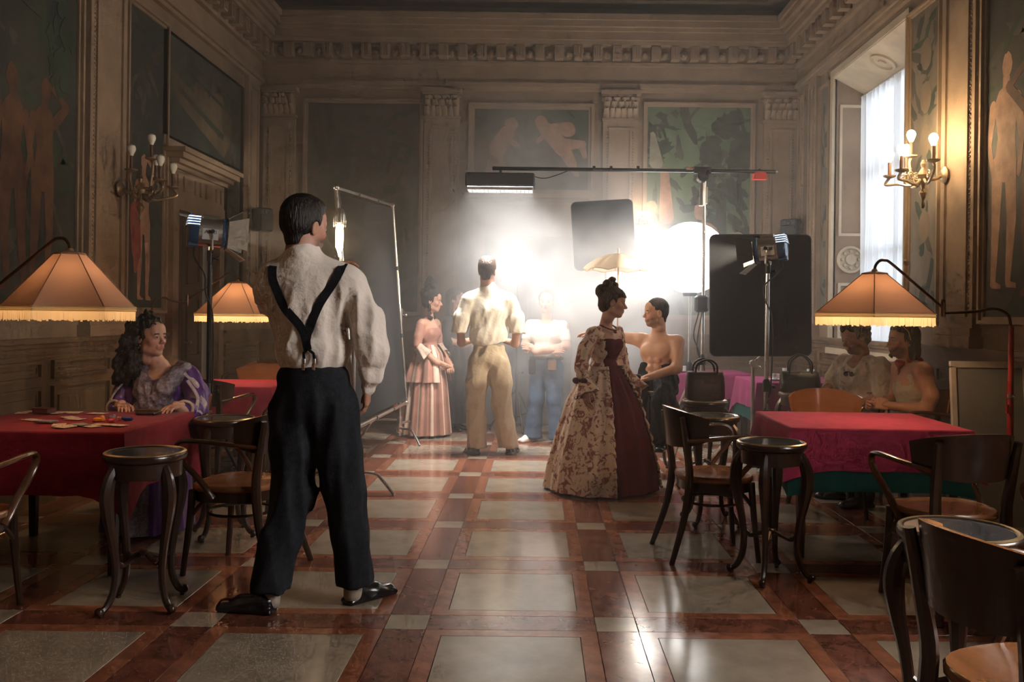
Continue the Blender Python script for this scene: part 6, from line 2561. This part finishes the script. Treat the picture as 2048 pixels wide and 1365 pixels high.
p.wear('shirt', f, cotton2, .0095, folds(.011, 38, 13, (.2, 0, 1), .4, lambda P: np.clip((1.50 - P[:, 2]) / .10, 0.05, 1)))
f = Field(.04)
f.ell((.0, -.005, .92), (.172, .13, .13), k=.06)
f.ell((.0, .0, 1.02), (.155, .115, .08), k=.04)
for s, kx, axx in ((-1, -.115, -.10), (1, .135, .20)):
    f.chain([(s * .085, .0, .88), (kx * .95, .01, .68), (kx, .02, .48), ((kx + axx) / 2, .0, .28), (axx, .0, .09)], [.120, .110, .102, .100, .104], k=.03)
f.cut(lambda P: P[..., 2] - 1.05)
f.cut(lambda P: .055 - P[..., 2])
p.wear('trousers', f, beige, .0105, folds(.014, 32, 14, (.15, 0, 1), .22))
for nm, hx, dx in (('left_shoe', -.10, -.35), ('right_shoe', .20, .35)):
    f = Field(.02)
    shoe(f, (hx, -.09, 0), (dx, 1, 0), .27, .046, .07)
    p.wear(nm, f, loafer, .008)
p.done()

# ------------------------------------------------------------------ 6. crew member in jeans with folded arms
p = Person('crew member in jeans and pale top with folded arms, veiled by smoke', (.10, 9.35), 2.85, (.55, .32, .24))
p.head((0, .03, 1.48), yaw=.2, pitch=-.05, sex='f', vox=.0055)
f = Field(.02)
hair_cap(f, p, .014)
f.ell(p.H((0, -.11, .03)), (.04, .05, .05), R=p.hR)
f.cut(face_cut(p, .050, .028))
p.wear('hair', f, hairbr, .007, strands(p, .002))
f = Field(.03)
f.cap(p.H((0, -.03, -.08)), (0, .0, 1.27), .05, .055)
f.ell((0, 0, 1.2), (.15, .09, .08))
for s, zz in ((-1, .98), (1, .955)):
    f.chain([(s * .19, .0, 1.23), (s * .225, .04, 1.02), (s * .05, .185, zz), (-s * .12, .17, zz + .02)], [.045, .042, .036, .027])
    p.hand((-s * .10, .175, zz + .02), (-s, -.1, .1), (0, -1, -.2), s, .5, scale=.95)
p.flesh(f, .008)
f = Field(.03)
f.ell((0, .0, 1.14), (.175, .115, .16))
f.ell((0, .0, .96), (.155, .11, .14))
f.cap((-.16, 0, 1.235), (.16, 0, 1.235), .058)
for s in (-1, 1):
    f.chain([(s * .18, .0, 1.225), (s * .215, .02, 1.10)], [.06, .058])
f.cap((0, .03, 1.32), (0, .03, 1.4), .075, sub=True)
p.wear('pale_top', f, cotton, .009, folds(.008, 20, 16))
f = Field(.035)
f.ell((0, -.005, .80), (.165, .125, .12))
for s in (-1, 1):
    f.chain([(s * .085, .0, .78), (s * .10, .02, .45), (s * .13, .0, .20), (s * .14, .0, .06)], [.110, .080, .085, .105])
f.cut(lambda P: P[..., 2] - .92)
f.cut(lambda P: .03 - P[..., 2])
p.wear('jeans', f, denim, .0105, folds(.008, 14, 17, (0, 0, 1), .4))
b = MB()
b.tube([(.172 * cos(a), .13 * sin(a), .885) for a in (2 * PI * i / 30 for i in range(31))], .016, 6)
part('tool_belt', b, blackc, p.t)
part('belt_pouch', MB().rbox((-.10, .135, .82), (.09, .05, .12), .012), leatherb, p.t)
part('belt_pouch', MB().rbox((.12, .12, .80), (.07, .05, .16), .012), blackc, p.t)
for nm, s in (('left_shoe', -1), ('right_shoe', 1)):
    f = Field(.02)
    shoe(f, (s * .14, -.07, 0), (s * .4, 1, 0), .26, .045, .06)
    p.wear(nm, f, cotton, .008)
p.done()

# ------------------------------------------------------------------ 7. bare-chested man perched on a drinks stand
p = Person('bare-chested man in black trousers perched behind the woman in the wine gown', (1.05, 7.68), 2.62, (.50, .27, .175))
p.head((.01, .045, 1.365), yaw=-.85, pitch=.0, vox=.0052, brow=(.03, .02, .015), beard=(.16, .09, .06))
f = Field(.02)
crop_cap(f, p, .005)
f.cut(face_cut(p, .052, .03))
for s in (-1, 1):
    f.ell(p.H((s * .082, -.008, -.006)), (.022, .020, .030), R=p.hR, sub=True, k=.006)
p.wear('hair', f, hairdk, .006, strands(p, .0015))
f = Field(.035)
f.cap(p.H((0, -.03, -.08)), (0, .0, 1.16), .056, .062)
f.cap((-.16, .0, 1.12), (.16, .0, 1.125), .062)
f.ell((0, .0, 1.03), (.165, .105, .13))
for s in (-1, 1):
    f.ell((s * .072, .078, 1.045), (.062, .024, .048), k=.035)
    f.ell((s * .10, -.06, 1.05), (.07, .05, .09), k=.03)
f.ell((0, .0, .88), (.142, .098, .14))
for z in (.84, .90, .96):
    for s in (-1, 1):
        f.ell((s * .032, .092, z), (.028, .014, .024), k=.012)
f.chain([(.17, .0, 1.13), (.39, .04, 1.16), (.60, .06, 1.18)], [.058, .042, .028], k=.03)
f.chain([(-.175, .0, 1.115), (-.205, .09, .90), (.01, .26, .815)], [.058, .044, .028], k=.03)
p.flesh(f, .0075)
p.hand((.585, .06, 1.18), (1, .1, .0), (0, 0, -1), -1, .3)
p.hand((-.01, .245, .822), (.75, .55, -.25), (0, -.3, -1), 1, .5)
f = Field(.04)
f.ell((0, -.005, .80), (.165, .128, .10))
f.cap((-.08, 0, .90), (.08, 0, .90), .085, flat=((0, 1, 0), 1.1))
for s in (-1, 1):
    f.chain([(s * .08, .0, .78), (s * .13, .20, .62), (s * .12, .21, .38), (s * .11, .17, .24)], [.115, .10, .10, .105])
f.cut(lambda P: P[..., 2] - .945)
f.cut(lambda P: .215 - P[..., 2])
p.wear('black_trousers', f, blackc, .010, folds(.016, 36, 21, (0, 0, 1), .3))
for nm, s in (('left_shoe', -1), ('right_shoe', 1)):
    f = Field(.02)
    shoe(f, (s * .11, .12, 0), (s * .2, 1, 0), .26, .045, .06)
    o = p.wear(nm, f, loafer, .008)
    o.location.z = .215
p.done()

# ------------------------------------------------------------------ 8. seated man, loose white shirt and sunglasses at the neck
def seated_legs(f, hipz=.52, w=.09, kx=.12, ky=.44, r=(.10, .085, .075, .075), kz=.50, az=.09, ay=.42):
    f.ell((0, -.01, hipz), (.175, .14, .10))
    for s in (-1, 1):
        f.chain([(s * w, .02, hipz), (s * kx, ky, kz), (s * (kx + .01), ay + .02, .28), (s * (kx + .01), ay, az)], list(r))
    return f


p = Person('curly-haired man seated in a loose white shirt with sunglasses hooked at the collar', (2.56, 7.0), 2.05, (.40, .20, .13))
p.head((0, .075, 1.185), yaw=-.25, pitch=-.28, vox=.0048, brow=(.02, .012, .01), beard=(.10, .05, .035))
f = Field(.015)
hair_cap(f, p, .016)
f.cut(face_cut(p, .052, .024))
curls(f, p, [(0, .02, .115), (.05, .02, .10), (-.05, .02, .10), (.07, -.03, .07), (-.07, -.03, .07), (0, -.05, .12), (.05, -.07, .08), (-.05, -.07, .08), (0, -.10, .05), (.06, -.08, .0), (-.06, -.08, .0), (0, -.10, -.02), (0, .06, .09)], .018, .03, 46, 8, .008, .012)
p.wear('hair', f, hairdk, .0055, strands(p, .002))
f = Field(.03)
f.cap(p.H((0, -.03, -.08)), (0, .0, 1.02), .055, .062)
f.ell((0, .02, .95), (.14, .09, .09))
f.chain([(-.24, .02, .82), (-.22, .14, .70), (-.06, .32, .69)], [.05, .042, .028])
f.chain([(.24, .02, .82), (.24, .18, .72), (.14, .38, .74)], [.05, .042, .028])
p.flesh(f, .0075)
p.hand((-.075, .305, .69), (.7, .7, -.05), (0, 0, -1), 1, .5)
p.hand((.145, .37, .74), (-.4, .9, .05), (0, 0, -1), -1, .5)
f = Field(.035)
f.ell((0, .0, .86), (.215, .145, .19))
f.ell((0, .0, .66), (.20, .16, .17))
f.cap((-.17, .0, .985), (.17, .0, .985), .070)
f.cap((0, .0, 1.0), (0, .015, 1.055), .075, .066, k=.015)
for s in (-1, 1):
    f.chain([(s * .195, .0, .965), (s * .245, .02, .85), (s * .25, .06, .77)], [.078, .082, .080])
f.ell((0, .075, 1.05), (.05, .075, .10), sub=True, k=.01)
p.wear('loose_shirt', f, mat('cream_linen', (.60, .52, .44), .8, 0, .08, 8, .25, 40, spec=.2), .009, folds(.011, 42, 31, (.3, 0, 1), .5))
y = f.surf(.0, .93, 1) or .14
sg = MB()
for s in (-1, 1):
    sg.ball((s * .028, y + .012, .915 - .01), .024, 10, 7, (1, .25, .85))
sg.tube([(-.01, y + .012, .92), (.01, y + .012, .92)], .004, 6).tube([(.05, y + .01, .925), (.06, y - .03, .95)], .003, 5)
o = part('sunglasses', sg, mat('dark_lens', (.01, .01, .012), .1, 0, 0), p.t)
f = seated_legs(Field(.035))
p.wear('trousers', f, beige, .011, folds(.008, 14, 32))
for nm, s in (('left_shoe', -1), ('right_shoe', 1)):
    f = Field(.02)
    shoe(f, (s * .13, .36, 0), (s * .15, 1, 0), .27, .045, .06)
    p.wear(nm, f, loafer, .009)
p.done()

# ------------------------------------------------------------------ 9. seated man in the sleeveless top
p = Person('seated man with shoulder-length hair, beige sleeveless top and red neckerchief', (2.75, 6.44), 1.62, (.50, .25, .16))
p.head((0, .10, 1.178), yaw=-.02, pitch=.06, vox=.0046, brow=(.02, .012, .01), beard=(.05, .03, .02))
f = Field(.02)
hair_cap(f, p, .016)
f.ell(p.H((0, -.075, -.07)), (.078, .055, .085), R=p.hR)
for s in (-1, 1):
    f.cap(p.H((s * .065, -.04, .02)), p.H((s * .068, -.055, -.12)), .028, .026)
f.cut(face_cut(p, .052, .020))
f.ell(p.H((0, .05, .085)), (.055, .04, .03), R=p.hR)
p.wear('hair', f, hairdk, .0055, strands(p, .003))
f = Field(.014)
f.cap(p.H((0, .082, -.108)), p.H((0, .070, -.122)), .012, .008)
p.wear('goatee', f, hairdk, .004)
b = MB()
for s in (-1, 1):
    b.ball(Vector(p.H((s * .032, .052, .125)).tolist()), .022, 10, 7, (1, .5, .8))
    b.tube([Vector(p.H((s * .055, .045, .122)).tolist()), Vector(p.H((s * .088, .0, .07)).tolist()), Vector(p.H((s * .090, -.02, .01)).tolist())], .0035, 6)
b.tube([Vector(p.H((-.012, .060, .128)).tolist()), Vector(p.H((.012, .060, .128)).tolist())], .003, 6)
part('sunglasses', b, mat('amber_frames', (.45, .30, .14), .25, 0, .1), p.t)
f = Field(.035)
f.cap(p.H((0, -.03, -.08)), (0, .03, 1.02), .056, .064)
f.cap((-.165, .03, .975), (.165, .03, .975), .062)
f.ell((0, .03, .87), (.165, .11, .15))
f.chain([(-.185, .03, .965), (-.225, -.005, .80), (-.20, .02, .70), (-.07, .26, .72)], [.062, .050, .046, .028])
f.chain([(.185, .03, .965), (.22, .05, .74), (.06, .28, .72)], [.060, .046, .028])
p.flesh(f, .0075)
p.hand((-.085, .235, .718), (.35, .95, .12), (.9, 0, -.3), 1, 1.1, 1.0)
p.hand((.07, .265, .72), (-.4, .9, .0), (-.9, 0, -.3), -1, 1.0, 1.0)
f = Field(.03)
f.ell((0, .03, .85), (.172, .118, .17))
f.ell((0, .0, .66), (.165, .135, .15))
for s in (-1, 1):
    f.cap((s * .085, .04, .99), (s * .095, .03, .92), .062, .07)
    f.ell((s * .22, .04, .93), (.085, .10, .12), sub=True, k=.01)
f.ell((0, .10, 1.05), (.08, .10, .12), sub=True, k=.01)
f.ell((0, -.06, 1.05), (.08, .07, .10), sub=True, k=.01)
p.wear('sleeveless_top', f, tankm, .0085, folds(.010, 50, 41, (0, 0, 1), .4))
f = Field(.02)
f.cap((-.03, .03, 1.04), (.03, .03, 1.04), .072, flat=((0, 0, 1), .5))
f.cap((-.02, .11, 1.02), (.02, .115, 1.02), .03)
f.cap((0, .115, 1.01), (0, .13, .93), .035, .012, flat=((0, 1, 0), .6))
f.ell(p.H((0, -.03, -.10)), (.050, .050, .2), sub=True, k=.004)
p.wear('neckerchief', f, kerch, .006, folds(.004, 40, 42))
bc = Vector((-.088, .235, .718))
part('bracelet', MB().tube([Vector((-.095, .215, .717)) + Vector((.030 * cos(a), 0, .026 * sin(a))) for a in (2 * PI * i / 16 for i in range(17))], .004, 5), kerch, p.t)
f = seated_legs(Field(.035))
p.wear('trousers', f, blackc, .011, folds(.008, 14, 43))
for nm, s in (('left_shoe', -1), ('right_shoe', 1)):
    f = Field(.02)
    shoe(f, (s * .13, .36, 0), (s * .15, 1, 0), .27, .045, .06)
    p.wear(nm, f, loafer, .009)
p.done()

# ------------------------------------------------------------------ 10. woman seated at the card table
purple = mat('purple_satin', (.105, .030, .20), .38, 0, .25, 7, .1, 30, sheen=.2)
brocade = mat('silver_brocade', (.30, .24, .27), .5, .25, 0, 55, .3, 90, col2=(.12, .09, .13), detail=6)
satinw = mat('pale_satin_trim', (.50, .40, .42), .4, 0, .3, 30, .2, 60)
p = Person('woman with long dark curls in purple and silver, seated at the card table', (-2.37, 5.62), PI + .04, (.52, .28, .20))
p.head((.055, .06, 1.165), yaw=1.12, pitch=.03, sex='f', vox=.0040, scale=1.0, brow=(.03, .02, .015), lip=(.40, .10, .10))
f = Field(.015)
hair_cap(f, p, .016)
f.cut(face_cut(p, .050, .024))
curls(f, p, [(0, -.06, .08), (.06, -.04, .06), (-.06, -.04, .06), (0, -.12, .02), (.07, -.07, -.02), (-.07, -.07, -.02), (0, -.14, -.06), (.08, -.09, -.10), (-.08, -.09, -.10), (0, -.15, -.14), (.09, -.10, -.17), (-.09, -.09, -.17), (0, -.16, -.20), (.08, -.12, -.23), (-.08, -.08, -.22), (.05, -.17, -.2), (-.05, -.16, -.2), (.10, -.06, -.12), (.11, -.10, -.20), (-.10, -.10, -.22), (.0, -.19, -.15), (.07, -.15, -.24), (-.06, -.03, -.24)], .030, .050, 130, 11, .010, .022)
p.wear('curly_hair', f, hairdk, .006, lambda P: .004 * (np.sin(P[:, 2] * 130 + P[:, 0] * 60) + np.sin(P[:, 0] * 150 + P[:, 1] * 90) + np.sin(P[:, 1] * 140 - P[:, 2] * 70)))
c = p.H((.079, -.004, -.05))
part('earring', MB().ball(Vector(c.tolist()), .007, 8, 6), chrome, p.t)
f = Field(.03)
f.cap(p.H((0, -.03, -.08)), (.01, .01, .98), .046, .055)
f.cap((-.14, .0, .925), (.14, .0, .925), .048)
f.ell((0, .02, .87), (.14, .09, .11))
f.chain([(-.225, .20, .70), (-.20, .32, .765)], [.038, .028])
f.chain([(.23, .15, .72), (.14, .27, .765)], [.038, .028])
p.flesh(f, .007)
p.hand((-.20, .31, .762), (.15, 1, -.05), (0, 0, -1), 1, .25, scale=.9)
p.hand((.145, .26, .764), (-.5, .9, -.05), (0, 0, -1), -1, .3, scale=.9)
f = Field(.03)
f.cap((-.15, .0, .93), (.15, .0, .93), .060)
f.ell((0, .02, .85), (.155, .115, .13))
f.ell((0, .01, .68), (.145, .12, .15))
for s in (-1, 1):
    f.chain([(s * .17, .0, .92), (s * .225, .02, .80), (s * .235, .08, .71), (s * (.22 if s < 0 else .20), .22, .735)], [.068, .075, .070, .046])
f.ell((.0, .10, 1.0), (.07, .11, .095), sub=True, k=.01)
p.wear('purple_dress', f, purple, .0075, folds(.011, 46, 51, (.2, 0, 1), .5))
# brocade sash over both shoulders, crossing the chest
f = Field(.03)
f.cap((-.13, .02, .965), (-.05, .12, .86), .062, .066)
f.cap((-.05, .115, .84), (.07, .11, .70), .07, .08)
f.cap((.13, .02, .965), (.07, .115, .85), .060, .062)
f.cap((.07, .11, .83), (-.03, .115, .69), .062, .075)
f.ell((0, .04, .70), (.155, .115, .10))
f.ell((.0, .12, .995), (.062, .10, .085), sub=True, k=.012)
p.wear('brocade_sash', f, brocade, .0075, folds(.012, 56, 52, (.5, 0, 1), .35))
for s in (-1, 1):
    pts = spline([(s * .15, .05, .955), (s * .235, .055, .87), (s * .285, .08, .77), (s * .275, .14, .70)], 5)
    part('satin_stripe', MB().tube(pts, .026, 8, flat=.45, up=(s, .3, 0)), satinw, p.t)
    pts = spline([(s * .19, .10, .90), (s * .26, .12, .80), (s * .265, .17, .71)], 5)
    part('satin_stripe', MB().tube(pts, .012, 8, flat=.5, up=(s, .6, 0)), satinw, p.t)
    c = Vector((s * (.22 if s < 0 else .20), .235, .737))
    part('cuff_trim', MB().tube([c + Vector((.047 * cos(a), -.012 * cos(a) * s, .047 * sin(a))) for a in (2 * PI * i / 20 for i in range(21))], .009, 6), lacew, p.t)
sk = interp_prof([(.66, .15, .13, 0, .02, .2), (.54, .20, .24, 0, .12, .5), (.48, .22, .28, 0, .18, .7), (.25, .23, .28, 0, .20, 1), (.02, .25, .30, 0, .20, 1.2)], 12)
part('long_skirt', skirt(sk, 11, .012, n=100, seed=9, pick=lambda u, q: 1 if .15 < u < .32 else 0), [purple, brocade], p.t, auto=80)
p.done()
# ================================================================== HAZE
def haze_mat(name, dens, col, smoke=None, aniso=0.35):
    m = bpy.data.materials.new(name)
    m.use_nodes = True
    nt = m.node_tree
    nt.nodes.remove(nt.nodes['Principled BSDF'])
    v = nt.nodes.new('ShaderNodeVolumeScatter')
    v.inputs['Color'].default_value = list(col) + [1]
    v.inputs['Anisotropy'].default_value = aniso
    v.inputs['Density'].default_value = dens
    nt.links.new(v.outputs[0], nt.nodes['Material Output'].inputs['Volume'])
    if smoke:
        N = nt.nodes.new
        L = nt.links.new
        tc = N('ShaderNodeTexCoord')
        total = None
        ns = N('ShaderNodeTexNoise')
        ns.inputs['Scale'].default_value = 1.5
        ns.inputs['Detail'].default_value = 3.0
        ns.inputs['Roughness'].default_value = .55
        ns.inputs['Distortion'].default_value = .6
        L(tc.outputs['Object'], ns.inputs['Vector'])
        mr = N('ShaderNodeMapRange')
        mr.inputs['From Min'].default_value = .38
        mr.inputs['From Max'].default_value = .68
        mr.inputs['To Min'].default_value = .12
        mr.inputs['To Max'].default_value = 1.0
        L(ns.outputs['Fac'], mr.inputs['Value'])
        for (c, r, amp) in smoke:
            mp = N('ShaderNodeMapping')
            mp.vector_type = 'POINT'
            mp.inputs['Scale'].default_value = (1 / r[0], 1 / r[1], 1 / r[2])
            mp.inputs['Location'].default_value = (-c[0] / r[0], -c[1] / r[1], -c[2] / r[2])
            L(tc.outputs['Object'], mp.inputs['Vector'])
            ln = N('ShaderNodeVectorMath')
            ln.operation = 'LENGTH'
            L(mp.outputs['Vector'], ln.inputs[0])
            fr = N('ShaderNodeMapRange')
            fr.interpolation_type = 'SMOOTHSTEP'
            fr.inputs['From Min'].default_value = 1.0
            fr.inputs['From Max'].default_value = .1
            fr.inputs['To Min'].default_value = 0
            fr.inputs['To Max'].default_value = amp
            L(ln.outputs['Value'], fr.inputs['Value'])
            if total is None:
                total = fr.outputs['Result']
            else:
                ad = N('ShaderNodeMath')
                ad.operation = 'ADD'
                L(total, ad.inputs[0])
                L(fr.outputs['Result'], ad.inputs[1])
                total = ad.outputs[0]
        mu = N('ShaderNodeMath')
        mu.operation = 'MULTIPLY'
        L(total, mu.inputs[0])
        L(mr.outputs['Result'], mu.inputs[1])
        ad = N('ShaderNodeMath')
        ad.operation = 'ADD'
        ad.inputs[1].default_value = dens
        L(mu.outputs[0], ad.inputs[0])
        L(ad.outputs[0], v.inputs['Density'])
    return m


b = MB().bbox((XL + .01, 4.4, .005), (XR - .01, YB - .01, 4.8))
hm = haze_mat('thin_haze', .025, (.96, .98, 1.0), None, .25)
put('stage_haze', b.mesh('stage_haze', hm), label='thin pale haze hanging through the whole far half of the room', category='haze', kind='stuff')
b = MB().bbox((-1.75, 7.25, .01), (1.85, YB - .26, 4.0))
hm = haze_mat('thick_smoke', 0.0, (.95, .97, 1.0), [
    ((.25, 9.6, 1.65), (1.85, 1.2, 1.95), 2.5),
    ((-.45, 9.7, 2.7), (1.25, .9, 1.35), 1.7),
    ((1.0, 9.5, 1.5), (.85, .9, 1.0), 1.5),
    ((.80, 8.3, 1.75), (1.1, .95, 1.15), .75),
], .15)
hm.cycles.volume_step_rate = .7
put('stage_smoke', b.mesh('stage_smoke', hm), label='thick white stage smoke billowing before the far door', category='smoke', kind='stuff')
